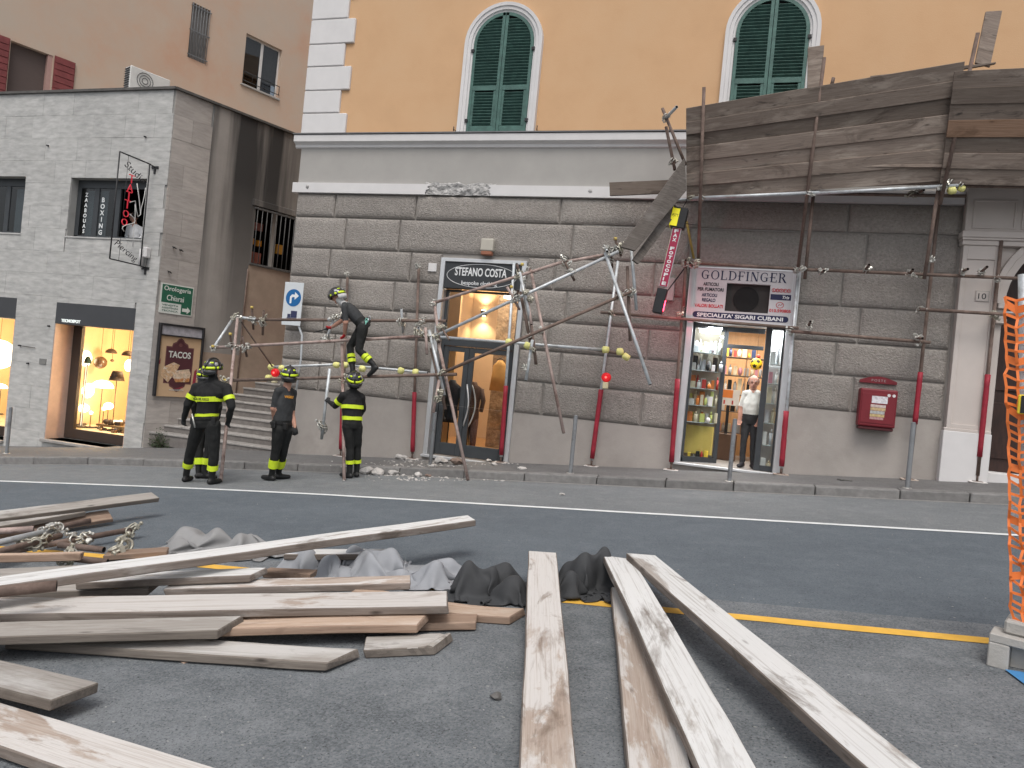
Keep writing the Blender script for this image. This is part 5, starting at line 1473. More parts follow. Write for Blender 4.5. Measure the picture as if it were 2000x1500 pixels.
for a, b, c, d in ((1.02, 1.12, -1.02, -0.42), (0.155, 0.20, -0.40, -0.22), (0.5, 0.8, -0.97, -0.88)):
    bm = B(); pts = [(a, c), (b, c + 0.05), (b, d), (a + (b - a) * 0.4, d - 0.06)]; bm.faces.new([bm.verts.new(SM @ V((p_[0], -0.0885, p_[1]))) for p_ in pts]); mesh('red_pepper', bm, redp, t)
stext('ANTICA RICETTA', 0.05, swh, 0.47, -0.99, 0.36, t, y=-0.090, squash=0.03)
bm = B(); cyl(bm, SM @ V((0.655, -0.0885, 0.13)), SM @ V((0.655, -0.0895, 0.13)), 0.045, n=18); mesh('round_emblem', bm, mar2, t)
# wrought bracket sign of the tattoo studio: stands out from the wall
wx = at(305, 322, LY).x
TX = V((wx, 0, 0))
def on_x(px, py): return on_plane(px, py, TX, V((1, 0, 0)))
TL, TR, BL, BR = on_x(232, 297), on_x(291, 318), on_x(216, 506), on_x(276, 519)
yo = (TL.y + BL.y) / 2; yi = (TR.y + BR.y) / 2; zt_ = (TL.z + TR.z) / 2; zb_ = (BL.z + BR.z) / 2
t = thing('bracket_sign', 'black wrought iron bracket sign with red neon TATTOO letters and script', 'sign', (wx, yi, zb_))
bm = B()
c4 = [V((wx, yo, zt_)), V((wx, yi, zt_)), V((wx, yi, zb_)), V((wx, yo, zb_))]
for i in range(4): cyl(bm, c4[i], c4[(i + 1) % 4], 0.016, n=6)
for z in (zt_, zb_ + 0.0):
    cyl(bm, (wx, yi, z), (wx, LY - 0.01, z - 0.03), 0.014, n=6); bx(bm, wx - 0.10, wx + 0.10, LY - 0.035, LY - 0.012, z - 0.06, z + 0.0); bx(bm, wx - 0.025, wx + 0.025, LY - 0.036, LY - 0.013, z - 0.18, z - 0.06)
cyl(bm, (wx, yo + 0.25, zt_), (wx, yo + 0.25, zb_), 0.005, n=5)
mesh('frame', bm, blk, t)
TROT = sign_frame(None, V((0, 1, 0)), V((0, 0, 1)))     # faces +x
W_ = abs(yi - yo); H_ = zt_ - zb_
neon = mat('red_neon_tube', (0.45, 0.03, 0.05), 0.4, 0.1, emit=(1.0, 0.05, 0.08), estr=0.25)
for i, ch in enumerate('TATTOO'):
    text(ch, 0.26, neon, (wx, yo + W_ * (0.36 - 0.02 * i), zt_ - H_ * (0.25 + 0.082 * i)), t, rot=TROT, bold=-0.004, extrude=0.01, width=0.16)
wire = MT['black']
tilt = Matrix.Rotation(R(-24), 3, 'X')
text('Studio', 0.22, wire, (wx, yo + W_ * 0.18, zt_ - H_ * 0.11), t, rot=tilt @ TROT, width=W_ * 0.72, bold=-0.003, extrude=0.006, shear=0.25)
text('Piercing', 0.22, wire, (wx, yo + W_ * 0.10, zb_ + H_ * 0.14), t, rot=tilt @ TROT, width=W_ * 0.80, bold=-0.003, extrude=0.006, shear=0.25)
bm = B()
cw = [(0.62, 0.77), (0.72, 0.66), (0.80, 0.55), (0.84, 0.49), (0.76, 0.46), (0.68, 0.52), (0.62, 0.60), (0.45, 0.57)]
sweep(bm, [(wx + 0.01, yo + W_ * a, zb_ + H_ * b) for a, b in cw], 0.011, 6)
sweep(bm, [(wx + 0.01, yo + W_ * a, zb_ + H_ * b) for a, b in ((0.92, 0.76), (0.90, 0.66), (0.84, 0.55), (0.84, 0.49))], 0.009, 6)
sweep(bm, [(wx + 0.015, yo + W_ * a, zb_ + H_ * b) for a, b in ((0.62, 0.57), (0.66, 0.45), (0.66, 0.25), (0.68, 0.16))], 0.008, 6)
sweep(bm, [(wx + 0.015, yo + W_ * (0.48 + 0.20 * math.sin(a * 0.7)), zb_ + H_ * (0.46 - 0.022 * a)) for a in range(9)], 0.011, 6)
mesh('white_cable', bm, mat('white_cable', (0.6, 0.6, 0.58), 0.5, 0.05), t)
# lamp transformers below it
p = at(283, 498, LY)
t = thing('wall_fitting', 'two small white cylinder fittings on the stone wall below the bracket sign', 'fitting', p)
bm = B(); cyl(bm, p + V((0, -0.10, -0.28)), p + V((0, -0.10, 0.12)), 0.055, 0.055, 14); mesh('cylinder', bm, MT['white'], t)
bm = B(); bx(bm, p.x + 0.07, p.x + 0.19, -0.16 + LY, LY - 0.01, p.z - 0.08, p.z + 0.17, 0.02); mesh('housing', bm, MT['white'], t)
bm = B(); sweep(bm, [p + V((0, -0.10, -0.28)), p + V((0.02, -0.08, -0.36)), p + V((0.10, -0.05, -0.34)), p + V((0.13, -0.05, -0.06))], 0.008, 5); mesh('cable', bm, MT['black'], t)

# road sign on its bent pole
g = onwalk(575, 884)
yS = -0.30
A_ = at(583, 640, yS); base = V((A_.x, yS, walk_z(A_.x)))
t = thing('road_sign', 'white rectangular road sign with blue round turn right arrow on a grey pole', 'road sign', base)
bm = B()
sweep(bm, [base, at(588, 700, yS), at(590, 655, yS), at(578, 622, yS), at(575, 560, yS)], 0.024, 10)
mesh('pole', bm, MT['steel'], t)
p0, p1 = at(556, 550, yS - 0.04), at(592, 553, yS - 0.04); p2 = at(551, 634, yS - 0.04); p3 = at(588, 637, yS - 0.04)
xa, xb = (p0.x + p2.x) / 2, (p1.x + p3.x) / 2; za, zb2 = (p2.z + p3.z) / 2, (p0.z + p1.z) / 2
yy = yS - 0.045
box_obj('panel', xa, xb, yy, yy + 0.012, za, zb2, mat('roadsign_white', (0.60, 0.63, 0.65), 0.45, 0.03), t, 0.004)
cx, cz, rr = (xa + xb) / 2 + 0.01, zb2 - 0.33, 0.185
bm = B(); cyl(bm, (cx, yy - 0.001, cz), (cx, yy - 0.004, cz), rr, rr, 40); mesh('blue_disc', bm, mat('roadsign_blue', (0.01, 0.12, 0.33), 0.45, 0.03), t)
bm = B(); q = yy - 0.0055
pts = [(-0.085, -0.12), (-0.04, -0.12), (-0.04, -0.01), (-0.02, 0.015), (0.03, 0.015), (0.03, -0.04), (0.13, 0.045), (0.03, 0.125), (0.03, 0.07), (-0.04, 0.07), (-0.085, 0.02)]
bm.faces.new([bm.verts.new((cx + a, q, cz + b)) for a, b in pts]); mesh('arrow', bm, mat('roadsign_arrow', (0.75, 0.77, 0.78), 0.45, 0.02), t)
nv = mat('pictogram_navy', (0.03, 0.035, 0.09), 0.5, 0.1)
bm = B(); bx(bm, cx - 0.03, cx + 0.12, yy - 0.003, yy - 0.001, za + 0.17, za + 0.31); bx(bm, cx - 0.11, cx - 0.035, yy - 0.003, yy - 0.001, za + 0.17, za + 0.24); bx(bm, cx - 0.12, cx + 0.11, yy - 0.003, yy - 0.001, za + 0.145, za + 0.165)
mesh('tow_pictogram', bm, nv, t)
# alarm siren above the clothing shop
t = thing('alarm_siren', 'beige alarm siren box with orange lower edge above the clothing shop sign', 'alarm', (-4.80, -0.06, 2.46))
bm = B(); bx(bm, -4.93, -4.66, -0.19, -0.06, 2.55, 2.80, 0.025, seg=2); mesh('housing', bm, mat('siren_beige', (0.46, 0.43, 0.37), 0.6, 0.06, 4), t)
bm = B(); bx(bm, -4.91, -4.68, -0.185, -0.06, 2.47, 2.548, 0.015); mesh('flasher', bm, mat('siren_orange', (0.30, 0.12, 0.07), 0.5, 0.1), t)
t = tag(box_obj('wall_plate', -6.05, -5.87, -0.085, -0.06, 2.10, 2.27, MT['white'], None, 0.004, center=True), 'small square white plate on the stone beside the clothing shop', 'plate')
# house number 10 on the pilaster
t = thing('house_number', 'small marble plate with the number 10 on the pilaster', 'house number', (3.89, -0.155, 2.08))
box_obj('plate', 3.77, 3.97, -0.165, -0.151, 2.06, 2.24, MT['stucco'], t, 0.003)
text('10', 0.12, ink, (3.81, -0.167, 2.10), t, width=0.115, squash=0.095, extrude=0.001)
bm = B()
for q in ((3.775, 3.965, 2.065, 2.071), (3.775, 3.965, 2.229, 2.235), (3.775, 3.781, 2.071, 2.229), (3.959, 3.965, 2.071, 2.229)): bx(bm, q[0], q[1], -0.1665, -0.165, q[2], q[3])
mesh('engraved_border', bm, MT['joint'], t)
# red letter box
t = thing('letter_box', 'dark red wall letter box with stickers and POSTE on its top edge', 'letter box', (2.46, -0.05, -0.23))
lr = mat('letterbox_red', (0.17, 0.014, 0.022), 0.5, 0.12, 4)
bm = B(); bx(bm, 2.18, 2.75, -0.28, -0.035, -0.16, 0.48, 0.025, seg=2); body = mesh('body', bm, lr, t)
bm = B()
for a, b, c, d in ((2.21, 2.72, -0.10, 0.40),): bx(bm, a, b, -0.288, -0.280, c, d, 0.003)
mesh('front_door', bm, lr, body)
bm = B(); bx(bm, 2.20, 2.73, -0.26, -0.05, -0.215, -0.162, 0.01); mesh('base', bm, mat('letterbox_dark', (0.07, 0.012, 0.015), 0.6, 0.1), t)
bm = B()
pts = [(-0.29 + 0.0, 0.0)] + [(-0.29 + 0.58 * i / 12, 0.045 + 0.075 * math.sin(math.pi * i / 12)) for i in range(13)] + [(0.29, 0.0)]
f0 = [bm.verts.new((2.465 + a, -0.10, 0.58 + b)) for a, b in pts]; f1 = [bm.verts.new((2.465 + a, -0.065, 0.58 + b)) for a, b in pts]
bm.faces.new(f0); bm.faces.new(f1[::-1])
for i in range(len(pts)): bm.faces.new((f0[(i + 1) % len(pts)], f0[i], f1[i], f1[(i + 1) % len(pts)]))
mesh('crest_plate', bm, lr, t)
text('POSTE', 0.06, mat('poste_letter', (0.45, 0.35, 0.35), 0.6, 0.05), (2.36, -0.103, 0.61), t, width=0.22, squash=0.04, spacing=1.4)
bm = B(); bx(bm, 2.44, 2.62, -0.288, -0.28, 0.005, 0.01)
for (a, b, c, d, cc, nm) in ((2.36, 2.60, 0.24, 0.36, (0.62, 0.60, 0.63), 'sticker_white'), (2.35, 2.58, 0.17, 0.215, (0.55, 0.45, 0.42), 'sticker_pink'), (2.35, 2.58, 0.115, 0.165, (0.5, 0.36, 0.2), 'sticker_tan'), (2.35, 2.57, 0.06, 0.11, (0.42, 0.42, 0.42), 'sticker_grey'), (2.35, 2.57, 0.01, 0.055, (0.5, 0.38, 0.18), 'sticker_ochre'), (2.35, 2.56, -0.035, 0.005, (0.45, 0.25, 0.25), 'sticker_rose')):
    box_obj('sticker', a, b, -0.291, -0.2885, c, d, mat(nm, cc, 0.6, 0.35, 30), t)
bm.free()
for x in (2.615, 2.69):
    bm = B(); cyl(bm, (x, -0.2885, 0.385), (x, -0.291, 0.385), 0.026, n=14); mesh('sticker', bm, MT['white'], t)
# bollards at the kerb
def bollard(px, py, label, h=0.98, top=None, lean=0.0):
    g = onwalk(px, py); g.y = max(g.y, KY + 0.14 + bend(g.x)); g = V((at(px, py, g.y).x, g.y, 0)); g.z = walk_z(g.x)
    t = thing('bollard', label, 'bollard', g, 'grey steel bollards along the kerb')
    bm = B(); cyl(bm, g, g + V((lean, 0, h)), 0.035, 0.035, 14, caps=False); cyl(bm, g + V((lean, 0, h)), g + V((lean, 0, h + 0.02)), 0.035, 0.022, 14)
    mesh('post', bm, bolm, t)
    bm = B(); cyl(bm, g + V((0, 0, 0.001)), g + V((0, 0, 0.014)), 0.075, 0.06, 16); mesh('base_flange', bm, MT['clamp'], t)
bolm = mat('grey_bollard_paint', (0.21, 0.22, 0.23), 0.55, 0.15, 6, patch=(0.14, 0.14, 0.145), pscale=3)
bollard(840, 909, 'grey bollard at the kerb before the clothing shop door')
bollard(1114, 925, 'grey bollard standing between the two shops')
bollard(1424, 941, 'grey bollard in front of the tobacconist doorway')
bollard(1772, 954, 'grey bollard below the red letter box side of the pilaster')
bollard(13, 886, 'grey bollard before the travertine building, leftmost')
# two toned advertising sign hanging aslant from the hoarding
yF = -1.05
a_, b_ = at(1333, 408, yF), at(1284, 612, yF)
t = thing('hanging_sign', 'slanted hanging sign, yellow box on top, red FAX FOTOCOPIE strip below', 'sign', b_)
fx = frame_z(b_, a_, (0, -1, 0))            # x up the sign, z towards the street
fx_i = fx.inverted()
Ls = (a_ - b_).length
def fb(name, x0_, x1_, y0_, y1_, z0_, z1_, m, bev=0.004):
    bm = B(); bx(bm, x0_ * Ls, x1_ * Ls, y0_, y1_, z0_, z1_, bev, M=fx); return mesh(name, bm, m, t)
yc = (fx_i @ at(1303, 530, yF)).y
ysg = -1
fb('top_box', 0.815, 1.0, yc - 0.11, yc + 0.13, -0.12, 0.10, MT['black'])
yel = mat('sign_yellow', (0.85, 0.75, 0.02), 0.5, 0.04, emit=(1.0, 0.9, 0.05), estr=0.15)
# the strip itself
fax = mat('fax_red', (0.34, 0.02, 0.065), 0.5, 0.05)
fb('red_strip', 0.25, 0.812, yc - 0.075, yc + 0.075, 0.0, 0.06, MT['alu'])
fb('red_face', 0.255, 0.807, yc - 0.066, yc + 0.066, 0.0605, 0.063, fax)
fb('led_box', 0.0, 0.235, yc - 0.085, yc + 0.085, -0.10, 0.08, MT['black'], 0.012)
# text runs downwards, letters upright: place one by one
upv = (a_ - b_).normalized(); nrm = V((0, -1, 0)); rgt = upv.cross(nrm).normalized()
nrm = rgt.cross(upv)
FR = Matrix((rgt, upv, nrm)).transposed()
mid = b_ + (fx.to_3x3() @ V((0, yc, 0)))
for i, ch in enumerate('FAX FOTOCOPIE'):
    if ch == ' ': continue
    u = 0.765 - i * 0.0415
    text(ch, 0.08, sw, mid + upv * (u * Ls) + nrm * 0.064 - rgt * 0.035, t, rot=FR, width=0.02 if ch == 'I' else 0.07, squash=0.058, bold=0.004, extrude=0.002)
# yellow face of the top box looks down the street
yl0 = fx @ V((0.83 * Ls, yc + (0.132 if (fx.to_3x3() @ V((0, 1, 0))).x < 0 else -0.112), 0))
sgn = 1 if (fx.to_3x3() @ V((0, 1, 0))).x < 0 else -1
ye = yc + 0.13 * sgn if sgn > 0 else yc - 0.11
bm = B(); bx(bm, 0.82 * Ls, 0.995 * Ls, min(ye, ye + 0.012 * sgn), max(ye, ye + 0.012 * sgn), -0.15, 0.10, 0, M=fx); mesh('yellow_face', bm, yel, t)
bm = B(); bx(bm, 0.822 * Ls, 0.985 * Ls, min(ye - 0.115 * sgn, ye + 0.01 * sgn), max(ye - 0.115 * sgn, ye + 0.01 * sgn), 0.101, 0.108, 0, M=fx); mesh('yellow_front', bm, yel, t)
text('PSTT', 0.08, ink, mid + upv * (0.905 * Ls) + nrm * 0.11 - rgt * 0.125, t, rot=FR, width=0.10, squash=0.05, extrude=0.001)
bm = B(); bx(bm, 0.32 * Ls, 0.81 * Ls, min(ye - 0.06 * sgn, ye - 0.045 * sgn), max(ye - 0.06 * sgn, ye - 0.045 * sgn), -0.16, -0.005, 0, M=fx)
mesh('chevron_side', bm, mat('hazard_yellow', (0.78, 0.58, 0.05), 0.5, 0.05), t)
bm = B()
for k_ in range(6): bx(bm, (0.36 + 0.075 * k_) * Ls, (0.385 + 0.075 * k_) * Ls, min(ye - 0.044 * sgn, ye - 0.042 * sgn), max(ye - 0.044 * sgn, ye - 0.042 * sgn), -0.15, -0.02, 0, M=fx)
mesh('black_chevrons', bm, MT['black'], t)
led = glow('red_led', (1.0, 0.04, 0.08), 10)
bm = B(); bx(bm, 0.03 * Ls, 0.13 * Ls, yc - 0.095 * sgn - 0.004, yc - 0.095 * sgn + 0.004, 0.01, 0.055, 0, M=fx); mesh('led_strip', bm, led, t)
lp = fx @ V((0.08 * Ls, yc - 0.16 * sgn, -0.05)); point('red_led_light', lp, 9.0, (1.0, 0.03, 0.10), 0.04)
bm = B(); p = mid + upv * Ls
sweep(bm, [p, p + V((0.05, 0.1, 0.15)), at(1340, 388, -1.0)], 0.008, 6); sweep(bm, [mid + upv * (0.88 * Ls) - nrm * 0.1, at(1366, 440, -0.4)], 0.005, 5)
cyl(bm, b_ + V((0, 0.05, 0.2)), at(1340, 520, -0.1), 0.012, n=6)
mesh('hanging_wire', bm, MT['black'], t)
bm = B(); p0 = at(1341, 432, -0.35); p1 = at(1355, 505, -0.35); cyl(bm, p0, p1, 0.022, 0.022, 8); mesh('yellow_arm', bm, mat('worn_yellow_steel', (0.35, 0.24, 0.06), 0.6, 0.3, 6), t)
# small grey junction box and cables on the wall near it
p = at(1308, 565, -0.06)
t = thing('junction_box', 'pale grey junction box on the wall behind the slanted red sign', 'junction box', p)
box_obj('housing', p.x - 0.09, p.x + 0.09, -0.17, -0.065, p.z - 0.22, p.z + 0.2, mat('junction_grey', (0.38, 0.38, 0.37), 0.6, 0.06), t, 0.01)
bm = B(); sweep(bm, [p + V((0, -0.09, 0.2)), p + V((0.1, -0.09, 0.5)), V((p.x + 0.4, -0.085, 3.145)), V((0.9, -0.085, 3.135))], 0.005, 5); sweep(bm, [V((-2.9, -0.085, 3.15)), V((-2.0, -0.085, 3.12)), V((p.x + 0.4, -0.085, 3.145))], 0.005, 5); mesh('cable', bm, MT['grey_band'], t)
# ---------------------------------------------------------------- scaffolding
TR_ = 0.028
DARKIN = MT['dark']
def tube(root, p0, p1, m, r=TR_, n=12, name='tube'):
    p0, p1 = V(p0), V(p1)
    bm = B(); l = (p1 - p0).length
    cyl(bm, (0, 0, 0), (l, 0, 0), r, r, n, hollow=0.004, mi=0, mi2=1)
    return mesh(name, bm, [MT[m], DARKIN], root, frame_z(p0, p1))
# a right angle coupler: two rings, bolts and nuts; one mesh shared by all couplers
def clamp_mesh():
    bm = B()
    for ax, off in ((0, -0.026), (1, 0.026)):
        for s in (-0.016, 0.016):
            pts = []
            for i in range(17):
                a = 2 * math.pi * i / 16
                u, v_ = 0.031 * math.cos(a), 0.031 * math.sin(a)
                pts.append((s, u, v_ + off) if ax == 0 else (u, s, v_ + off))
            sweep(bm, pts, 0.0075, 5)
        if ax == 0:
            bx(bm, -0.022, 0.022, 0.024, 0.055, off - 0.014, off + 0.014, 0.003); cyl(bm, (0, 0.045, off - 0.045), (0, 0.045, off + 0.035), 0.008, n=6); cyl(bm, (0, 0.045, off - 0.052), (0, 0.045, off - 0.036), 0.015, n=6)
        else:
            bx(bm, 0.024, 0.055, -0.022, 0.022, off - 0.014, off + 0.014, 0.003); cyl(bm, (0.045, 0, off - 0.035), (0.045, 0, off + 0.045), 0.008, n=6); cyl(bm, (0.045, 0, off + 0.036), (0.045, 0, off + 0.052), 0.015, n=6)
    me = bpy.data.meshes.new('clamp'); bm.normal_update(); bm.to_mesh(me); bm.free()
    return me
CLM = clamp_mesh(); CLM.materials.append(MT['clamp'])
CLY = CLM.copy(); CLY.materials.clear(); CLY.materials.append(MT['clampy'])
rk = random.Random(77)
def clamp(root, p, k=1.35, brassy=False):
    m = Matrix.Translation(V(p)) @ Matrix.Rotation(rk.uniform(-0.6, 0.6), 4, 'Z') @ Matrix.Rotation(math.pi / 2 + rk.uniform(-0.5, 0.5), 4, 'X') @ Matrix.Rotation(rk.uniform(0, 6.28), 4, 'Z') @ Matrix.Scale(k, 4)
    return link('clamp', CLY if brassy else CLM, None, root, m)
def foam(root, p, d=(1, 0, 0), k=1.0):
    bm = B(); d = V(d).normalized()
    pts = [V(p) + d * (x * 0.13 * k) for x in (-0.5, -0.38, 0.0, 0.38, 0.5)]
    sweep(bm, pts, [0.035, 0.062 * k, 0.068 * k, 0.06 * k, 0.032], 10)
    for v in bm.verts: v.co += noise.noise_vector(v.co * 18) * 0.012
    return mesh('foam_cap', bm, MT['foam'], root)
def plank8(name, c, n, th, m, root=None, bev=0.004, cuts=0, warp=0.0, side=None):
    """board from four corners of its face (a0,a1,b1,b0) and a thickness along -n"""
    a0, a1, b1, b0 = [V(q) for q in c]
    n = V(n).normalized()
    M = frame_z(a0, a1, n); Mi = M.inverted()
    lo = [Mi @ q for q in (a0, a1, b1, b0)]; hi = [Mi @ (q - n * th) for q in (a0, a1, b1, b0)]
    bm = B()
    v = [bm.verts.new(q) for q in lo + hi]
    for f in ((0, 1, 2, 3), (7, 6, 5, 4), (0, 4, 5, 1), (1, 5, 6, 2), (2, 6, 7, 3), (3, 7, 4, 0)): bm.faces.new([v[i] for i in f])
    if cuts:
        es = [e for e in bm.edges if abs((e.verts[0].co - e.verts[1].co).normalized().x) > 0.9]
        bmesh.ops.subdivide_edges(bm, edges=es, cuts=cuts, use_grid_fill=True)
        s_ = rk.uniform(0, 99)
        for q in bm.verts:
            q.co.z += warp * noise.noise(V((q.co.x * 0.8 + s_, q.co.y * 0.5, 0))) ; q.co.y += warp * 0.5 * noise.noise(V((q.co.x * 1.1 + s_, 7, 0)))
    if cuts and side:
        xm_ = (M.inverted() @ a1).x
        for q in bm.verts:
            if q.co.x < 0.01 or q.co.x > xm_ - 0.06: q.co.x += rk.uniform(-0.012, 0.012); q.co.z += rk.uniform(-0.003, 0.003)
            q.co.y += rk.uniform(-0.002, 0.002)
    if bev: bmesh.ops.bevel(bm, geom=[e for e in bm.edges if len(e.link_faces) == 2 and e.calc_face_angle(0) > 0.6], offset=bev, segments=1, affect='EDGES')
    bmesh.ops.recalc_face_normals(bm, faces=bm.faces)
    if side:
        bm.normal_update()
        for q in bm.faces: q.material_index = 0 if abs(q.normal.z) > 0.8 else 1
        m = [m, side]
    return mesh(name, bm, m, root, M)

# ---- the part that still stands, right of the middle
g0 = onwalk(1310, 919)
SS = thing('standing_scaffold', 'standing scaffold with dark plank hoarding above the tobacconist shop', 'scaffold', V((1.0, -0.3, walk_z(1.0))))
YP = -0.30
def foot(px, py):
    g = onwalk(px, py); y = min(-0.16, max(g.y, YP)); p = at(px, py, y); p.z = walk_z(p.x); return p
def pad(root, p):
    bm = B(); bx(bm, p.x - 0.13, p.x + 0.13, p.y - 0.10, p.y + 0.10, p.z + 0.002, p.z + 0.022, 0.006); mesh('base_board', bm, MT['wpink'], root)
    bm = B(); bx(bm, p.x - 0.07, p.x + 0.07, p.y - 0.07, p.y + 0.07, p.z + 0.022, p.z + 0.03); cyl(bm, p + V((0, 0, 0.03)), p + V((0, 0, 0.16)), 0.017, n=8); mesh('base_jack', bm, MT['rusty'], root)
def sleeve(root, p0, p1, a, b, r=0.045):
    d = V(p1) - V(p0); bm = B()
    n = 7
    pts = [V(p0) + d * (a + (b - a) * i / n) for i in range(n + 1)]
    sweep(bm, pts, [r * (1 + 0.07 * rk.uniform(-1, 1)) for _ in pts], 12)
    return mesh('red_sleeve', bm, MT['redsleeve'], root)
def post(root, px, py, top, m, sl=None, yt=None):
    g = foot(px, py); pad(root, g)
    p1 = at(*top, g.y if yt is None else yt)
    p0 = g + V((0, 0, 0.12))
    tube(root, p0, p1, m)
    if sl:
        L_ = (p1 - p0).length
        sleeve(root, p0, p1, 0.01, sl / L_)
    return p0, p1
post(SS, 1310, 919, (1340, 512), 'rusty', 1.55)
post(SS, 1525, 928, (1559, 528), 'steel', 1.0)
post(SS, 1775, 938, (1838, 360), 'rusty')
post(SS, 1908, 943, (1956, 470), 'rusty')
for px, py, top, a, b in ((1775, 938, (1838, 360), 0.17, 0.35), (1908, 943, (1956, 470), 0.08, 0.43)):
    g = foot(px, py); sleeve(SS, g + V((0, 0, 0.12)), at(*top, g.y), a, b, 0.042)
# upper posts lean out over the street and hold the boards
HB, HT = -0.95, -1.55
def htube(a, b, ya, yb, m='rusty'): return tube(SS, at(*a, ya), at(*b, yb), m)
htube((1364, 506), (1375, 170), HB + 0.25, HT - 0.12)
htube((1559, 522), (1610, 112), HB + 0.35, HT - 0.12)
htube((1572, 545), (1590, 368), -0.6, -0.6)
htube((1836, 400), (1910, 64), HB - 0.04, HT - 0.12)
htube((1336, 600), (1340, 505), -0.45, -0.45); htube((1805, 545), (1834, 362), -0.75, -0.95)
htube((1624, 168), (1628, 152), -1.2, -1.2)
# ledgers along the wall
for a, b, y, m in (((1334, 512), (1600, 528), -0.42, 'rusty'), ((1592, 527), (2040, 546), -0.42, 'rusty'), ((1173, 610), (1560, 641), -0.40, 'rusty'), ((1545, 647), (1817, 669), -0.42, 'rusty'), ((1795, 604), (2030, 618), -0.42, 'rusty'),
                   ((1352, 387), (1600, 376), -1.0, 'steel'), ((1590, 378), (1872, 362), -1.0, 'steel'), ((1580, 378), (1886, 383), -0.5, 'rusty'), ((1835, 362), (2060, 366), -0.9, 'rusty'), ((1300, 392), (1420, 386), -0.9, 'steel')):
    tube(SS, at(*a, y), at(*b, y), m)
# transom stubs that point at the street
for px, py in ((1338, 517), (1605, 532), (1690, 527), (1776, 537), (1877, 530), (1914, 533), (1579, 637), (1790, 660), (1380, 386), (1395, 384), (1792, 378), (1352, 520)):
    p = at(px, py, -0.42)
    tube(SS, p, p + V((rk.uniform(-0.03, 0.03), -0.34, rk.uniform(-0.04, 0.04))), 'rusty', 0.022)
    clamp(SS, p + V((0, -0.06, 0)), 1.3)
for px, py, y in ((1340, 514, -0.36), (1362, 513, -0.75), (1556, 527, -0.45), (1568, 527, -0.6), (1545, 645, -0.36), (1326, 616, -0.4), (1800, 537, -0.36), (1797, 606, -0.36), (1793, 668, -0.36), (1950, 544, -0.36), (1941, 615, -0.36), (1578, 378, -1.0), (1592, 372, -0.65), (1372, 388, -0.98), (1840, 366, -0.98), (1855, 358, -0.98), (1350, 386, -0.95), (1818, 505, -0.5), (1780, 378, -0.5), (1872, 362, -0.95)):
    clamp(SS, at(px, py, y), 1.35, rk.random() < 0.3)
p = at(1859, 372, -0.98); foam(SS, p, (1, 0, 0.2), 0.9); foam(SS, at(1878, 368, -0.95), (1, 0, -0.1), 0.8)
# hoarding: two panels of horizontal boards
def hoard(bl, tl, tr, br, n, th=0.035, dy=0.0):
    P = [at(*bl, HB + dy), at(*br, HB + dy), at(*tr, HT + dy), at(*tl, HT + dy)]
    nn = (P[1] - P[0]).cross(P[3] - P[0]).normalized()
    if nn.y > 0: nn = -nn
    cuts = [0.0]
    for i in range(1, n): cuts.append(i / n + rk.uniform(-0.008, 0.008))
    cuts.append(1.0)
    for i in range(n):
        a, b = cuts[i] - 0.004, cuts[i + 1] + 0.004
        e0, e1 = rk.uniform(-0.02, 0.02), rk.uniform(-0.03, 0.03)
        q = lambda u, v_: (P[0] + (P[1] - P[0]) * u) * (1 - v_) + (P[3] + (P[2] - P[3]) * u) * v_
        off = nn * (rk.uniform(0, 0.012) + 0.028 * (i % 2))
        c = (q(0.0, a) + off, q(1.0, a) + off, q(1.0, b) + off, q(0.0, b) + off)
        o = plank8('plank', c, nn, th, MT['whoard'], SS, 0.004, 3, 0.006)
    return P, nn
P1, n1 = hoard((1341, 388), (1340, 212), (1884, 121), (1848, 352), 7)
P2, n2 = hoard((1836, 358), (1864, 140), (2120, 128), (2110, 366), 7, 0.035, -0.06)
def hoard_on(x0, x1):  # unseen run of hoarding, extended to shade the wall below
    A_, Bb = P2[1], P2[2]
    ux = (P2[1] - P2[0]).normalized()
    L0 = A_.x
    for i in range(7):
        q = lambda x, v_: V((x, A_.y + (Bb.y - A_.y) * v_, A_.z + (Bb.z - A_.z) * v_))
        plank8('plank', (q(x0, i / 7), q(x1, i / 7), q(x1, i / 7 + 0.14), q(x0, i / 7 + 0.14)), n2, 0.035, MT['whoard'], SS, 0.004, 3, 0.006)
for k_ in range(3): hoard_on(P2[1].x + 0.02 + 3.4 * k_, P2[1].x + 3.4 * (k_ + 1))
for x in (7.2, 9.4, 11.6, 13.8):
    for yy in (-0.3, -1.2): tube(SS, (x, yy, walk_z(x) - (0 if yy > -1 else 0)), (x, yy, 4.3), 'rusty')
for o in [o for o in SS.children if o.name.startswith('plank')][-25:-24]:
    o.data.materials[0] = MT['whoardo']
# boards sticking up behind, end pieces and the shelf under the boards
def bplank(c, y, m, lab=None, root=SS, th=0.045, n=(0, -1, 0)):
    ys = y if isinstance(y, (list, tuple)) else [y] * 4
    o = plank8('plank', [at(px, py, yy) for (px, py), yy in zip(c, ys)], n, th, m, root, 0.004, 2, 0.004)
    if lab: o['label'] = lab
    return o
bplank(((1577, 178), (1603, 175), (1610, 88), (1578, 92)), -1.15, MT['whoard'], 'short plank standing up behind the hoarding in front of the shutter')
bplank(((1905, 122), (1934, 130), (1958, 20), (1926, 22)), -1.25, MT['whoard'], 'tall plank standing up at the top right of the hoarding')
bplank(((1700, 165), (1945, 124), (1946, 121), (1700, 148)), -1.45, MT['whoard'])
bplank(((1470, 372), (1850, 356), (1850, 345), (1470, 362)), -0.8, MT['whoard'], None, SS, 0.06)
bplank(((1880, 364), (2100, 366), (2100, 352), (1880, 350)), -0.75, MT['whoard'], None, SS, 0.06)
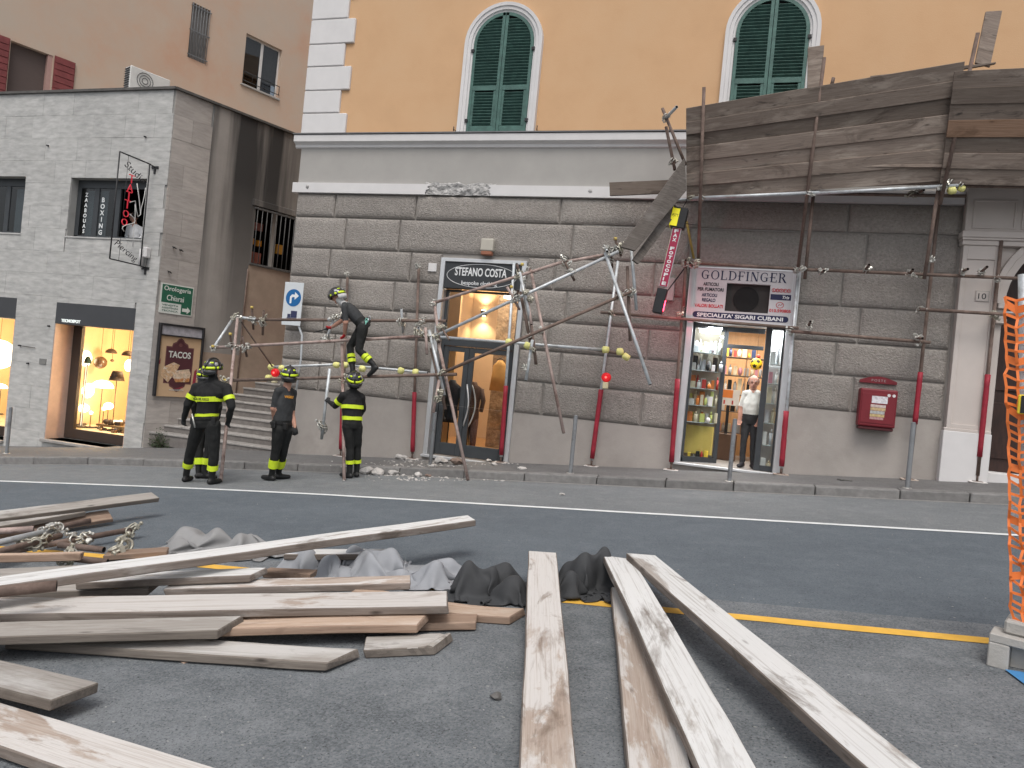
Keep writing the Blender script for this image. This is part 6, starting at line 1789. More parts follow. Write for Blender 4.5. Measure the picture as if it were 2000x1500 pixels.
# deck of the tunnel behind the hoarding; lengths out of view added for shade
for k_ in range(4):
    y = -0.17 - 0.235 * k_
    for xa, xb in ((-0.95, 3.1), (3.12, 7.2), (7.22, 11.2), (11.22, 15.2)): box_obj('plank', xa, xb, y - 0.225, y, 3.96 + 0.004 * k_, 4.005 + 0.004 * k_, MT['whoard'], SS, 0.004)
# boards that slid down at the broken end
bplank(((1214, 482), (1241, 490), (1341, 372), (1338, 308)), (-1.55, -1.5, -1.25, -1.3), MT['wdark'], 'loose plank hanging down steeply from the broken end of the hoarding', SS, 0.05, (0.6, -0.8, 0.15))
bplank(((1236, 508), (1247, 516), (1328, 408), (1316, 398)), (-1.4, -1.4, -1.1, -1.1), MT['wdark'], 'narrow dark plank hanging behind the wider one', SS, 0.05, (0.6, -0.8, 0))
bplank(((1191, 382), (1335, 376), (1336, 350), (1190, 356)), -0.5, MT['whoard'], 'grey plank end sticking out level along the white string course', SS, 0.05)
for a, b, y0, y1 in (((1294, 212), (1339, 322), -0.7, -0.9), ((1301, 248), (1318, 332), -0.6, -0.7)): tube(SS, at(*a, y0), at(*b, y1), 'rusty')
p = at(1300, 231, -0.72); tube(SS, p, p + V((0.22, -0.45, 0.02)), 'steel'); clamp(SS, p, 1.4); clamp(SS, at(1314, 313, -0.66), 1.4)
# warning lamp on the red post
def warning_lamp(px, py, y, label):
    p = at(px, py, y); t = thing('warning_lamp', label, 'lamp', p - V((0, 0, 0.1)), 'round red warning lamps on the scaffold')
    bm = B(); cyl(bm, p + V((0, 0.035, 0)), p + V((0, -0.02, 0)), 0.088, 0.088, 20); cyl(bm, p + V((0, -0.02, 0)), p + V((0, -0.045, 0)), 0.088, 0.06, 20)
    mesh('lens', bm, mat('red_lens', (0.5, 0.01, 0.02), 0.25, 0.1, emit=(1.0, 0.02, 0.02), estr=0.25), t)
    bm = B(); bx(bm, p.x - 0.05, p.x + 0.05, p.y - 0.03, p.y + 0.05, p.z - 0.21, p.z - 0.09, 0.008); mesh('battery_box', bm, mat('lamp_cream', (0.62, 0.55, 0.35), 0.6, 0.08), t)
    bm = B(); sph(bm, p + V((0, -0.045, 0.0)), 0.022, n=2); mesh('bulb', bm, glow('red_bulb', (1.0, 0.12, 0.1), 2.0), t)

# ---- the part that has come down, left of the middle
CS = thing('collapsed_scaffold', 'collapsed scaffold of steel tubes leaning over the pavement from the alley to the hoarding', 'scaffold', V((-5.5, -0.9, walk_z(-5.5))))
post(CS, 805, 892, (818, 518), 'rusty', 1.25)
post(CS, 978, 900, (1004, 514), 'steel', 1.40)
post(CS, 1155, 908, (1207, 510), 'steel', 1.35)
pr0, pr1 = post(CS, 665, 887, (679, 534), 'rusty', 1.1)
warning_lamp(1184, 737, -0.42, 'glowing round red warning lamp on top of the red sleeved post between the shops')
warning_lamp(537, 728, -0.75, 'round red warning lamp among yellow foam caps above the stairs')
def ct(a, b, ya, yb, m, r=TR_): return tube(CS, at(*a, ya), at(*b, yb), m, r)
def onr(px, py): return onroad(px, py, 0.0)
# tilted rails on the right bay
ct((846, 592), (1101, 511), -1.75, -1.35, 'pinkrust'); ct((1095, 513), (1186, 497), -1.33, -1.15, 'pinkrust')
ct((845, 659), (1208, 491), -2.05, -1.25, 'steel')
ct((864, 728), (1234, 569), -2.2, -1.35, 'rusty')
ct((1182, 494), (1270, 751), -1.30, -1.95, 'steel')
ct((1225, 520), (1231, 666), -1.25, -1.25, 'rusty')
ct((1233, 486), (1243, 606), -1.10, -1.10, 'steel')
ct((1036, 525), (1101, 846), -1.30, -1.75, 'pinkrust')
ct((1015, 532), (1038, 632), -1.58, -1.72, 'steel'); ct((1031, 588), (1038, 634), -1.62, -1.75, 'pinkrust', 0.026)
ct((1016, 570), (1036, 668), -1.50, -1.60, 'rusty'); ct((1037, 630), (1047, 712), -1.6, -1.6, 'rusty')
ct((1040, 664), (1027, 743), -1.62, -1.75, 'steel', 0.027)
ct((855, 658), (1178, 683), -0.48, -0.48, 'steel'); ct((1160, 682), (1226, 693), -0.46, -0.46, 'rusty')
# broken node by the clothing shop door
ct((838, 645), (868, 772), -2.05, -2.15, 'steel'); ct((831, 640), (834, 692), -2.15, -2.2, 'pinkrust', 0.026); ct((858, 742), (846, 806), -2.2, -2.3, 'pinkrust', 0.026)
ct((848, 590), (858, 668), -1.75, -2.0, 'pinkrust')
g = onr(914, 939); tube(CS, at(853, 655, -1.95), g + V((0, 0, 0.01)), 'pinkrust')
ct((842, 680), (870, 800), -2.0, -2.1, 'rusty')
ct((862, 640), (878, 664), -1.9, -2.3, 'rusty', 0.016)
# left bay
ct((490, 624), (872, 627), -1.60, -1.60, 'rusty'); ct((417, 679), (838, 656), -2.25, -2.05, 'pinkrust'); ct((448, 743), (892, 731), -2.45, -2.2, 'rusty')
g = onr(431, 942); tube(CS, at(464, 620, -1.75), g + V((0, 0, 0.01)), 'pinkrust')
g2 = onr(672, 939); tube(CS, at(668, 672, -2.05), g2 + V((0, 0, 0.01)), 'pinkrust')
ct((457, 619), (416, 681), -1.65, -2.3, 'steel', 0.027); ct((462, 619), (500, 624), -1.68, -1.6, 'steel', 0.028)
ct((472, 630), (532, 716), -1.6, -0.6, 'rusty', 0.016)
ct((526, 717), (660, 712), -0.50, -0.48, 'steel'); ct((652, 711), (835, 728), -0.48, -0.45, 'steel', 0.027)
for (px, py), (qx, qy), y in (((449, 653), (455, 690), -2.3), ((473, 657), (482, 696), -2.35), ((492, 600), (495, 643), -1.55), ((515, 607), (513, 654), -1.55), ((784, 603), (787, 650), -1.55), ((817, 640), (816, 655), -1.9), ((1009, 515), (1017, 545), -1.5), ((990, 560), (1015, 605), -1.75), ((1103, 512), (1122, 548), -1.35), ((1200, 464), (1213, 500), -1.2), ((1193, 494), (1196, 522), -1.15), ((1186, 491), (1180, 480), -1.3), ((1012, 568), (1005, 585), -1.7)):
    p0, p1 = at(px, py, y - 0.12), at(qx, qy, y + 0.12)
    tube(CS, p0, p1, rk.choice(['rusty', 'rusty', 'pinkrust', 'steel']), 0.022)
    clamp(CS, p0 * 0.45 + p1 * 0.55, 1.3, rk.random() < 0.35)
for px, py, y in ((465, 622, -1.72), (458, 620, -1.7), (418, 679, -2.28), (461, 678, -2.2), (480, 676, -2.3), (493, 624, -1.6), (514, 623, -1.6), (450, 743, -2.45), (440, 743, -2.5), (783, 625, -1.6), (826, 628, -1.6), (820, 627, -0.9), (815, 652, -2.05), (829, 652, -2.1), (835, 657, -2.1), (852, 657, -2.05), (866, 727, -2.2), (862, 766, -2.2), (855, 780, -2.25), (846, 593, -1.75), (860, 640, -1.95), (1014, 540, -1.55), (1024, 545, -1.5), (1035, 527, -1.3), (1103, 508, -1.35), (1108, 518, -1.35), (1116, 532, -1.4), (1188, 496, -1.25), (1200, 490, -1.2), (1212, 488, -1.2), (1218, 478, -1.2), (1210, 580, -1.4), (1226, 572, -1.3), (1236, 568, -1.3), (1025, 570, -1.7), (1007, 578, -1.7), (1057, 647, -1.5), (1033, 655, -1.6), (1041, 683, -1.65), (1024, 716, -1.75), (1192, 611, -0.4), (679, 537, -0.35), (817, 520, -0.35), (818, 632, -0.4), (820, 652, -0.45), (668, 742, -2.3), (680, 740, -2.3), (1035, 585, -1.65)):
    clamp(CS, at(px, py, y), 1.35, rk.random() < 0.35)
for px, py, y, d in ((530, 717, -0.5, (1, 0, 0.2)), (551, 719, -0.5, (1, 0, 0)), (525, 738, -0.62, (1, 0, 0)), (657, 713, -0.5, (1, 0, 0)), (674, 713, -0.5, (1, 0, -0.2)), (708, 720, -0.5, (1, 0, 0)), (783, 724, -0.5, (0.3, 0, 1)), (812, 727, -0.46, (1, 0, 0)), (994, 668, -0.5, (1, 0, 0)), (1030, 675, -0.5, (0.4, 0, 1)), (1183, 683, -0.5, (1, 0, 0)), (1211, 687, -0.5, (1, 0, 0)), (1223, 697, -0.5, (1, 0, -0.6))):
    foam(CS, at(px, py, y), d, 1.0)
# yellow plastic caps on tube ends
for px, py, y in ((450, 652, -2.45), (492, 600, -1.7), (1020, 516, -1.55), (999, 560, -1.75), (1202, 466, -1.3), (416, 676, -2.35), (439, 742, -2.5)):
    p = at(px, py, y); bm = B(); cyl(bm, p - V((0, 0, 0.025)), p + V((0, 0, 0.02)), 0.03, 0.028, 10); mesh('end_cap', bm, mat('end_cap_yellow', (0.6, 0.45, 0.12), 0.6, 0.1) if 'end_cap_yellow' not in bpy.data.materials else bpy.data.materials['end_cap_yellow'], CS)
# light tube being unbolted in the climber's hands
ct((656, 616), (635, 668), -1.85, -1.95, 'steel', 0.026); ct((640, 625), (668, 619), -1.85, -1.75, 'steel', 0.03)
for px, py in ((652, 620), (662, 620), (634, 664), (640, 660)): clamp(CS, at(px, py, -1.9), 1.5)
# ---------------------------------------------------------------- dismantled boards, tubes and sheeting in the near lane
PN = 'dismantled planks lying in the road'
def fplank(a, b, w_, th, m, label, ha=0.05, hb=0.05, roll=0.0, warp=0.01, group=PN, end=0.0):
    """plank whose top centre line runs from a to b (seen there), ha and hb metres above the road"""
    p0, p1 = onroad(*a, ha), onroad(*b, hb)
    x = (p1 - p0).normalized()
    y = V((-x.y, x.x, 0)).normalized()
    y = (Matrix.Rotation(roll, 3, x) @ y)
    n = x.cross(y)
    if n.z < 0: n = -n
    h = y * (w_ / 2)
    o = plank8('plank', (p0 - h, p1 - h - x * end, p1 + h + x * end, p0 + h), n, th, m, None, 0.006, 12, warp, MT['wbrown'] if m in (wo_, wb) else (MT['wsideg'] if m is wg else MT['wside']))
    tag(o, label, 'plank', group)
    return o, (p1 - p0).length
wp, wk, wo_, wg, wb = MT['wpale'], MT['wpink'], MT['worange'], MT['wgrey'], MT['wbrown']
L_ = []
F = lambda *a, **k: L_.append(fplank(*a, **k)[1])
T5 = 0.05
# lowest layer first
F((40, 1238), (672, 1281), 0.23, T5, wg, 'grey brown plank lowest in the stack, its end beside bare asphalt', 0.06, 0.06, end=0.05)
F((712, 1256), (866, 1249), 0.21, T5, wg, 'short grey plank end with greenish edge below the orange one', 0.055, 0.055, end=0.06)
F((-260, 1236), (450, 1216), 0.25, T5, wg, 'grey plank at the front of the stack with rough rounded end', 0.17, 0.16, end=0.04)
F((180, 1221), (826, 1209), 0.21, T5, wo_, 'fresh orange plank in the front of the stack', 0.12, 0.13, end=0.03)
F((600, 1216), (932, 1207), 0.18, T5, wb, 'dark brown plank end peeping out under the wide pale plank', 0.05, 0.06)
F((690, 1158), (1010, 1190), 0.22, T5, wo_, 'wavy orange plank pointing towards the black sheeting', 0.10, 0.075, warp=0.05, end=0.03)
F((-300, 1188), (876, 1168), 0.33, T5, wk, 'widest pale pinkish plank lying across the middle of the stack', 0.20, 0.19, end=0.0)
F((330, 1142), (800, 1131), 0.20, T5, wk, 'thin pinkish plank just behind the widest one', 0.16, 0.15)
F((-60, 1150), (300, 1140), 0.26, T5, wg, 'grey plank half hidden behind the widest one', 0.14, 0.14)
F((160, 1130), (505, 1116), 0.20, T5, wp, 'short pale plank end under the long slanting one', 0.21, 0.22, end=0.04)
F((520, 1112), (613, 1116), 0.14, T5, wb, 'small brown plank end beside the grey sheeting', 0.10, 0.10)
F((560, 1077), (760, 1077), 0.20, T5, wp, 'pale plank with dark sawn end on top of the grey sheeting', 0.16, 0.17, end=0.03)
F((-420, 1190), (922, 1011), 0.20, 0.06, wp, 'long white weathered plank slanting over the whole stack and out over the road', 0.36, 0.36, warp=0.015, end=0.02)
F((-160, 1025), (304, 967), 0.16, T5, wg, 'farthest grey plank at upper left, raised over the road', 0.26, 0.26, roll=0.3)
F((-160, 1046), (160, 994), 0.26, T5, wg, 'grey plank with broad end below the farthest one', 0.20, 0.20, end=0.04)
F((-100, 1048), (217, 1004), 0.16, T5, wb, 'brownish plank end lying beneath the broad grey one', 0.13, 0.12, roll=0.5)
F((-80, 1084), (160, 1077), 0.07, 0.06, wo_, 'narrow yellowish batten in front of the tubes', 0.23, 0.23)
F((205, 1080), (330, 1072), 0.16, T5, wb, 'brown plank end beside the yellow road line', 0.07, 0.07)
F((-80, 1122), (200, 1108), 0.22, T5, wg, 'pale grey plank under the batten at left edge', 0.15, 0.15)
# lower left corner
F((-420, 1210), (145, 1350), 0.24, T5, wg, 'nearest grey plank end jutting in from the left, upper of two', 0.13, 0.13, warp=0.004)
F((-560, 1230), (520, 1580), 0.27, T5, wk, 'pinkish plank crossing the bottom left corner, lower of two', 0.06, 0.06, warp=0.004)
# planks running towards the camera
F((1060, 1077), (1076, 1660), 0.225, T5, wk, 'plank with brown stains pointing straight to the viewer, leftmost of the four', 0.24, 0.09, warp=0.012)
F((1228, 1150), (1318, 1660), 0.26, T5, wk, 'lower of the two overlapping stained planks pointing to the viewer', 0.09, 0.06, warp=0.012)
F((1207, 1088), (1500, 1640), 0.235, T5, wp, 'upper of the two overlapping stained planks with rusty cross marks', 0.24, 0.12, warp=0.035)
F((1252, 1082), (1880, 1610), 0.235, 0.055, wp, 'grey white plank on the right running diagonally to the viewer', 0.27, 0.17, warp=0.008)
print('plank lengths', [round(l, 1) for l in L_])
# rusty strap marks on one plank top are dirt of its own: thin stains
# loose scaffold tubes with couplers among the planks
TG = 'loose scaffold tubes among the planks'
def ltube(a, b, ha, hb, m, label, clamps=(), r=0.028):
    p0, p1 = onroad(*a, ha), onroad(*b, hb)
    t = thing('scaffold_tube', label, 'tube', p0, TG)
    tube(t, p0, p1, m, r)
    for u, br in clamps: clamp(t, p0 + (p1 - p0) * u, 1.3, br)
ltube((-120, 1088), (106, 1034), 0.22, 0.20, 'steel', 'galvanised grey tube with shiny couplers at upper left', ((0.93, 0), (0.97, 0), (1.0, 0)))
ltube((-120, 1108), (118, 1046), 0.16, 0.15, 'rusty', 'brown tube just below the galvanised grey one', ((0.72, 1), (0.84, 1)))
ltube((-60, 1092), (263, 1033), 0.10, 0.10, 'rusty', 'long rusty tube with a coupler, its end out on the road', ((0.60, 0), (0.64, 1), (0.66, 0), (0.97, 1)))
ltube((60, 1040), (175, 1017), 0.14, 0.14, 'rusty', 'short rusty tube under the brownish plank')
ltube((115, 1064), (203, 1074), 0.13, 0.10, 'rusty', 'dark tube lying beside the yellow road line')
ltube((-80, 1163), (111, 1144), 0.36, 0.36, 'rusty', 'thick brown tube end leaning on the long white plank', (), 0.034)
ltube((128, 1089), (210, 1098), 0.16, 0.12, 'rusty', 'short brown tube with brassy coupler near the batten', ((0.0, 1), (0.05, 0)))
ltube((-40, 1040), (66, 1033), 0.25, 0.25, 'pinkrust', 'pale tube end at left edge below the broad grey plank')
t = thing('scaffold_clamp', 'single brassy scaffold coupler lying on the yellow road line', 'clamp', onroad(236, 1070, 0.06))
clamp(t, onroad(236, 1070, 0.09), 1.7, True)
# crumpled sheeting: a sheet pushed together and let fall over hidden lumps
import numpy as np
def crumple(nx, ny, sx, sy, kx, ky, lumps, seed, steps=120):
    rs = np.random.RandomState(seed)
    u, v_ = np.meshgrid(np.linspace(-0.5, 0.5, nx), np.linspace(-0.5, 0.5, ny), indexing='ij')
    wob = lambda f, ph: np.array([[noise.noise(V((a * f + ph, b * f, seed * 1.7))) for b in v_[0]] for a in u[:, 0]])
    x = np.stack([u * sx * kx + 0.10 * wob(3, 1), v_ * sy * ky + 0.10 * wob(3, 9), 0.40 + 0.26 * wob(5, 5) + 0.14 * wob(11, 3)], -1)
    p = x.copy()
    dx_, dy_ = sx / (nx - 1), sy / (ny - 1)
    C_ = []
    def con(si, sj, l, k): C_.append((si, sj, l, k))
    S_ = slice
    con((S_(0, -1), S_(None)), (S_(1, None), S_(None)), dx_, 1.0); con((S_(None), S_(0, -1)), (S_(None), S_(1, None)), dy_, 1.0)
    dd = math.hypot(dx_, dy_); con((S_(0, -1), S_(0, -1)), (S_(1, None), S_(1, None)), dd, 0.5); con((S_(1, None), S_(0, -1)), (S_(0, -1), S_(1, None)), dd, 0.5)
    con((S_(0, -3), S_(None)), (S_(3, None), S_(None)), 3 * dx_, 0.05); con((S_(None), S_(0, -3)), (S_(None), S_(3, None)), 3 * dy_, 0.05)
    for st in range(steps):
        vel = (x - p) * 0.92; p = x.copy(); x = x + vel; x[..., 2] -= 0.0022
        for it in range(9):
            for si, sj, l, k in C_:
                d = x[sj] - x[si]; n_ = np.linalg.norm(d, axis=-1, keepdims=True) + 1e-9
                c = d * ((n_ - l) / n_) * (0.25 * k)
                x[si] = x[si] + c; x[sj] = x[sj] - c
            for lx, ly, lr, lh in lumps:
                q = (x - np.array([lx, ly, 0])) / np.array([lr, lr, lh]); r_ = np.linalg.norm(q, axis=-1)
                m_ = r_ < 1
                x[m_] += (q[m_] / (r_[m_][:, None] + 1e-6) - q[m_]) * np.array([lr, lr, lh]) * 0.5
            lo = x[..., 2] < 0.006; x[..., 2][lo] = 0.006; 
            x[..., :2][lo] = x[..., :2][lo] * 0.2 + p[..., :2][lo] * 0.8
    for _ in range(2):
        y = x.copy(); y[1:-1, 1:-1] = 0.4 * x[1:-1, 1:-1] + 0.15 * (x[2:, 1:-1] + x[:-2, 1:-1] + x[1:-1, 2:] + x[1:-1, :-2]); x = y
    return x
def tarp(c, sx, sy, kx, ky, rz, seed, m, label, lumps, n=54):
    g = onroad(*c); g.z = 0
    x = crumple(n, int(n * sy / sx), sx, sy, kx, ky, lumps, seed)
    bm = B(); ca, sa = math.cos(rz), math.sin(rz)
    rows = []
    for i in range(x.shape[0]):
        row = []
        for j in range(x.shape[1]):
            X, Y, Z = x[i, j]; a, b_ = g.x + X * ca - Y * sa, g.y + X * sa + Y * ca
            row.append(bm.verts.new((a, b_, road_z(a, b_) + 0.008 + Z)))
        rows.append(row)
    for i in range(len(rows) - 1):
        for j in range(len(rows[0]) - 1): bm.faces.new((rows[i][j], rows[i + 1][j], rows[i + 1][j + 1], rows[i][j + 1])).smooth = True
    o = mesh('tarpaulin', bm, m, None, center=True)
    sb_ = o.modifiers.new('smooth', 'SUBSURF'); sb_.levels = 1; sb_.render_levels = 1
    md = o.modifiers.new('thickness', 'SOLIDIFY'); md.thickness = 0.006
    return tag(o, label, 'tarpaulin')
tg = mat('grey_sheeting', (0.29, 0.30, 0.32), 0.75, 0.12, 3, 0.002, 60); tb = mat('black_sheeting', (0.045, 0.047, 0.05), 0.8, 0.15, 4, 0.002, 70); tl = mat('light_sheeting', (0.25, 0.25, 0.25), 0.7, 0.08, 3, 0.002, 60)
def lumpy(n, rx, ry, h0, h1, sd, r0=0.05, r1=0.10):
    q = random.Random(sd)
    return [(q.uniform(-rx, rx), q.uniform(-ry, ry), q.uniform(r0, r1), q.uniform(h0, h1)) for _ in range(n)]
tarp((790, 1128), 1.5, 1.0, 0.62, 0.55, 0.15, 3, tg, 'crumpled grey sheeting beside the plank stack, its right end on the road', lumpy(9, 0.38, 0.20, 0.10, 0.27, 4))
tarp((655, 1118), 1.3, 1.0, 0.58, 0.55, -0.1, 8, tg, 'second crumpled fold of grey sheeting under the long plank', lumpy(8, 0.36, 0.20, 0.08, 0.24, 5))
tarp((430, 1076), 1.7, 1.0, 0.66, 0.55, 0.1, 5, tl, 'pale sheeting with pointed folds behind the long white plank', lumpy(8, 0.45, 0.2, 0.10, 0.26, 6))
tarp((958, 1158), 1.15, 1.0, 0.55, 0.55, 0.0, 1, tb, 'crumpled black sheeting left of the straight stained plank', lumpy(7, 0.22, 0.16, 0.14, 0.32, 7, 0.06, 0.12))
tarp((1138, 1156), 1.0, 1.0, 0.50, 0.55, 0.2, 6, tb, 'crumpled black sheeting between the stained planks', lumpy(6, 0.15, 0.16, 0.20, 0.42, 11, 0.05, 0.10))
# splinters and bits of stone in front
rk = random.Random(55)
def chip(px, py, r, m, label, cat='stone', flat=0.45, name='stone_chip', fn=None, grp=None):
    g = (fn or onroad)(px, py); bm = B()
    sph(bm, (0, 0, 0), r, 1.0 * rk.uniform(0.8, 1.5), 1.0, flat, 2)
    s_ = rk.uniform(0, 90)
    for v in bm.verts:
        v.co += noise.noise_vector(v.co * (2.2 / r) * 0.5 + V((s_, 0, 0))) * r * 0.45
    for f in bm.faces: f.smooth = False
    lo = min(v.co.z for v in bm.verts)
    bmesh.ops.translate(bm, verts=bm.verts, vec=(0, 0, -lo * 0.8))
    o = mesh(name, bm, m, None, Matrix.Translation(g) @ Matrix.Rotation(rk.uniform(0, 6.28), 4, 'Z'))
    return tag(o, label, cat, grp)
rb = mat('rubble_plaster', (0.45, 0.43, 0.41), 0.95, 0.2, 12, 0.006, 30, world=False); rbb = mat('rubble_brown', (0.22, 0.16, 0.13), 0.95, 0.2, 12, 0.006, 30, world=False); rd = mat('dark_stone', (0.12, 0.115, 0.11), 0.9, 0.2, 10, 0.004, 30)
chip(968, 1365, 0.035, rd, 'small dark stone lying alone on the near asphalt')
for px, py, l in ((362, 1293, 'tiny orange splinter of wood below the stack, left one'), (411, 1292, 'tiny pale splinter of wood below the stack, right one')): chip(px, py, 0.02, wo_ if px < 400 else wp, l, 'splinter', 0.2, 'wood_splinter')
# rubble of the broken string course at the kerb
RG = 'rubble fallen from the broken string course'
for i, (px, py, r, m, l, f) in enumerate(((783, 897, 0.10, rb, 'white rubble lump at the foot of the red sleeved post', onwalk), (892, 908, 0.13, rbb, 'brown rubble lump before the clothing shop door', onwalk), (862, 905, 0.13, rb, 'grey flat rubble slab behind the brown lump', onwalk), (770, 927, 0.11, rb, 'pale rubble stone in the gutter, rightmost large one', onroad), (736, 927, 0.11, rb, 'pale rubble stone in the gutter beside the firefighter boot', onroad), (716, 926, 0.13, rb, 'largest grey rubble stone in the gutter by the boot', onroad), (938, 931, 0.09, rb, 'pale rubble stone under the leaning tube', onroad), (817, 931, 0.07, rb, 'small rubble stone in the gutter middle of the heap', onroad), (837, 931, 0.06, rbb, 'small brown stone in the gutter right of the heap', onroad), (965, 909, 0.06, rb, 'small white shard on the pavement by the door sill', onwalk), (1020, 917, 0.06, rb, 'flat white shard on the pavement between the shops', onwalk), (1046, 938, 0.045, rb, 'white pebble on the kerb edge between the shops', onroad), (1098, 967, 0.035, rb, 'pebble out on the road before the white line', onroad), (955, 902, 0.06, rb, 'pale shard near the right door jamb', onwalk), (845, 913, 0.06, rb, 'pale shard beside the bollard base', onwalk))): chip(px, py, r, m, l, 'rubble', 0.5, 'rubble_stone', f, RG)
bm = B()
for i in range(260):
    px = rk.gauss(840, 75); py = rk.choice([rk.uniform(893, 914), rk.uniform(926, 940)])
    if not 640 < px < 1060: continue
    g = (onwalk if py < 915 else onroad)(px, py); r = rk.uniform(0.006, 0.03)
    c0 = len(bm.verts)
    vs = bmesh.ops.create_icosphere(bm, subdivisions=1, radius=r, matrix=Matrix.Translation(g + V((0, 0, r * 0.3))) @ Matrix.Rotation(rk.uniform(0, 6), 4, 'Z') @ Matrix.Diagonal((rk.uniform(0.8, 1.8), 1, rk.uniform(0.4, 0.8), 1)))['verts']
    for v in vs: v.co += V((rk.uniform(-1, 1), rk.uniform(-1, 1), rk.uniform(-1, 1))) * r * 0.3
tag(mesh('rubble_crumbs', bm, rb), 'fine plaster crumbs strewn on pavement and gutter under the collapse', None, None, 'stuff')
bm = B()
for i in range(420):
    px, py = rk.uniform(20, 1950), rk.uniform(960, 1490)
    g = onroad(px, py); r = rk.uniform(0.002, 0.0055)
    bmesh.ops.create_icosphere(bm, subdivisions=1, radius=r, matrix=Matrix.Translation(g + V((0, 0, r * 0.3))) @ Matrix.Diagonal((rk.uniform(0.8, 2.0), 1, 0.5, 1)))
tag(mesh('road_grit', bm, mat('road_grit', (0.30, 0.30, 0.29), 0.9, 0.3, 3)), 'scattered pale grit on the asphalt', None, None, 'stuff')
p = onwalk(1650, 940)
bm = B()
for i in range(8):
    a = rk.uniform(0, 6.28); cyl(bm, p + V((rk.uniform(-0.12, 0.12), rk.uniform(-0.05, 0.05), 0.012)), p + V((rk.uniform(-0.12, 0.12), rk.uniform(-0.05, 0.05), 0.02)), 0.012, n=5)
tag(mesh('dead_twigs', bm, rd), 'small heap of dark twigs on the pavement below the letter box', 'twigs')
# weeds at the foot of the stairs
wl = mat('weed_leaf', (0.045, 0.065, 0.03), 0.7, 0.4, 30)
c = onwalk(312, 872); c.y = 0.55
base = V((SC0.x + 0.42, 0.36, walk_z(-12.7)))
base = at(310, 868, 0.36); base.z = walk_z(base.x)
t = thing('weed_bush', 'dark green weeds growing at the foot of the alley wall beside the stairs', 'plant', base)
bm = B()
for i in range(520):
    h_ = abs(rk.gauss(0, 0.22)); a = rk.uniform(0, 6.28); rr = rk.uniform(0, 0.26)
    p = base + V((rr * math.cos(a) * 1.15, rr * math.sin(a) * 0.35, min(h_, 0.5) * (1 - rr * 1.5)))
    d = V((rk.uniform(-1, 1), rk.uniform(-1, 1), rk.uniform(-0.1, 1))).normalized() * rk.uniform(0.02, 0.05)
    s_ = d.cross(V((rk.uniform(-1, 1), rk.uniform(-1, 1), rk.uniform(-1, 1)))).normalized() * 0.013
    bm.faces.new([bm.verts.new(q) for q in (p, p + d * 0.5 + s_, p + d, p + d * 0.5 - s_)])
mesh('leaves', bm, wl, t)
bm = B()
for i in range(14):
    a = rk.uniform(0, 6.28); cyl(bm, base + V((rk.uniform(-0.12, 0.12), rk.uniform(-0.06, 0.06), 0)), base + V((0.22 * math.cos(a), 0.1 * math.sin(a), rk.uniform(0.15, 0.4))), 0.004, 0.002, n=4)
mesh('stems', bm, mat('weed_stem', (0.07, 0.06, 0.035), 0.8, 0.2), t)
# ---------------------------------------------------------------- orange mesh barrier at the right edge
bp = onroad(1968, 1300)
pb = onroad(1975, 1262); 
t = thing('barrier_base', 'hollow pale concrete block footing of the orange mesh barrier', 'concrete block', bp)
con = mat('concrete_block', (0.40, 0.385, 0.36), 0.9, 0.15, 6, 0.005, 40, world=False)
e0, e1 = onroad(1926, 1300), onroad(2040, 1325)
dx = (e1 - e0); dx.z = 0; dx.normalize(); dyv = V((-dx.y, dx.x, 0))
MB_ = Matrix((dx, dyv, V((0, 0, 1)))).transposed().to_4x4(); MB_.translation = V((e0.x, e0.y, road_z(e0.x, e0.y)))
bm = B()
# plinth of webs and rails so that the sides show their square hollows
for q in ((0, 0.62, 0, 0.20, 0.14, 0.19), (0, 0.10, 0, 0.20, 0.0, 0.14), (0.24, 0.36, 0, 0.20, 0, 0.14), (0.52, 0.62, 0, 0.20, 0, 0.14), (0, 0.62, 0.20, 0.34, 0.0, 0.13), (0.10, 0.24, 0.08, 0.2, 0, 0.14), (0.36, 0.52, 0.08, 0.2, 0, 0.14)): bx(bm, *q, 0.006, M=MB_)
mesh('footing', bm, con, t)
bm = B()
for q in ((0.06, 0.18, 0.06, 0.30, 0.192, 0.27), (0.40, 0.54, 0.06, 0.30, 0.192, 0.27)): bx(bm, *q, 0.012, M=MB_)
bx(bm, 0.06, 0.54, 0.20, 0.30, 0.192, 0.23, 0.008, M=MB_)
mesh('socket', bm, con, t)
t = thing('mesh_barrier', 'orange plastic mesh barrier on grey posts with a yellow hazard lamp', 'barrier', MB_ @ V((0.3, 0.18, 0.2)))
q0 = MB_ @ V((0.17, 0.18, 0.19))
nearY = q0.y
top0 = at(1999, 536, nearY)
PT = V((top0.x, q0.y, top0.z - 0.1))
tube(t, q0, V((q0.x + (top0.x - q0.x) * 1.0, q0.y, top0.z)), 'steel', 0.028, 14, 'post')
q1 = q0 + dx * 0.10
tube(t, q1, V((q1.x + PT.x - q0.x, q1.y, top0.z - 0.12)), 'steel', 0.02, 12, 'post')
bm = B(); pts = [V((q0.x, q0.y, top0.z - 0.06)), V((q0.x, q0.y, top0.z + 0.02)), V((q0.x + 0.05, q0.y, top0.z + 0.07)), V((q0.x + 0.4, q0.y + 0.02, top0.z + 0.07)), V((q0.x + 2.0, q0.y + 0.1, top0.z + 0.12))]
sweep(bm, pts, 0.024, 10); mesh('top_rail', bm, MT['steel'], t)
org = mat('orange_mesh', (0.80, 0.20, 0.045), 0.55, 0.12, 9)
H0, H1 = road_z(q0.x, q0.y) + 0.28, top0.z - 0.13
nr = 38
rk = random.Random(4)
bm = B()
xs_ = [-0.075, -0.02, 0.05, 0.12, 0.22, 0.34, 0.48, 0.64, 0.82, 1.0, 1.2]
P_ = []
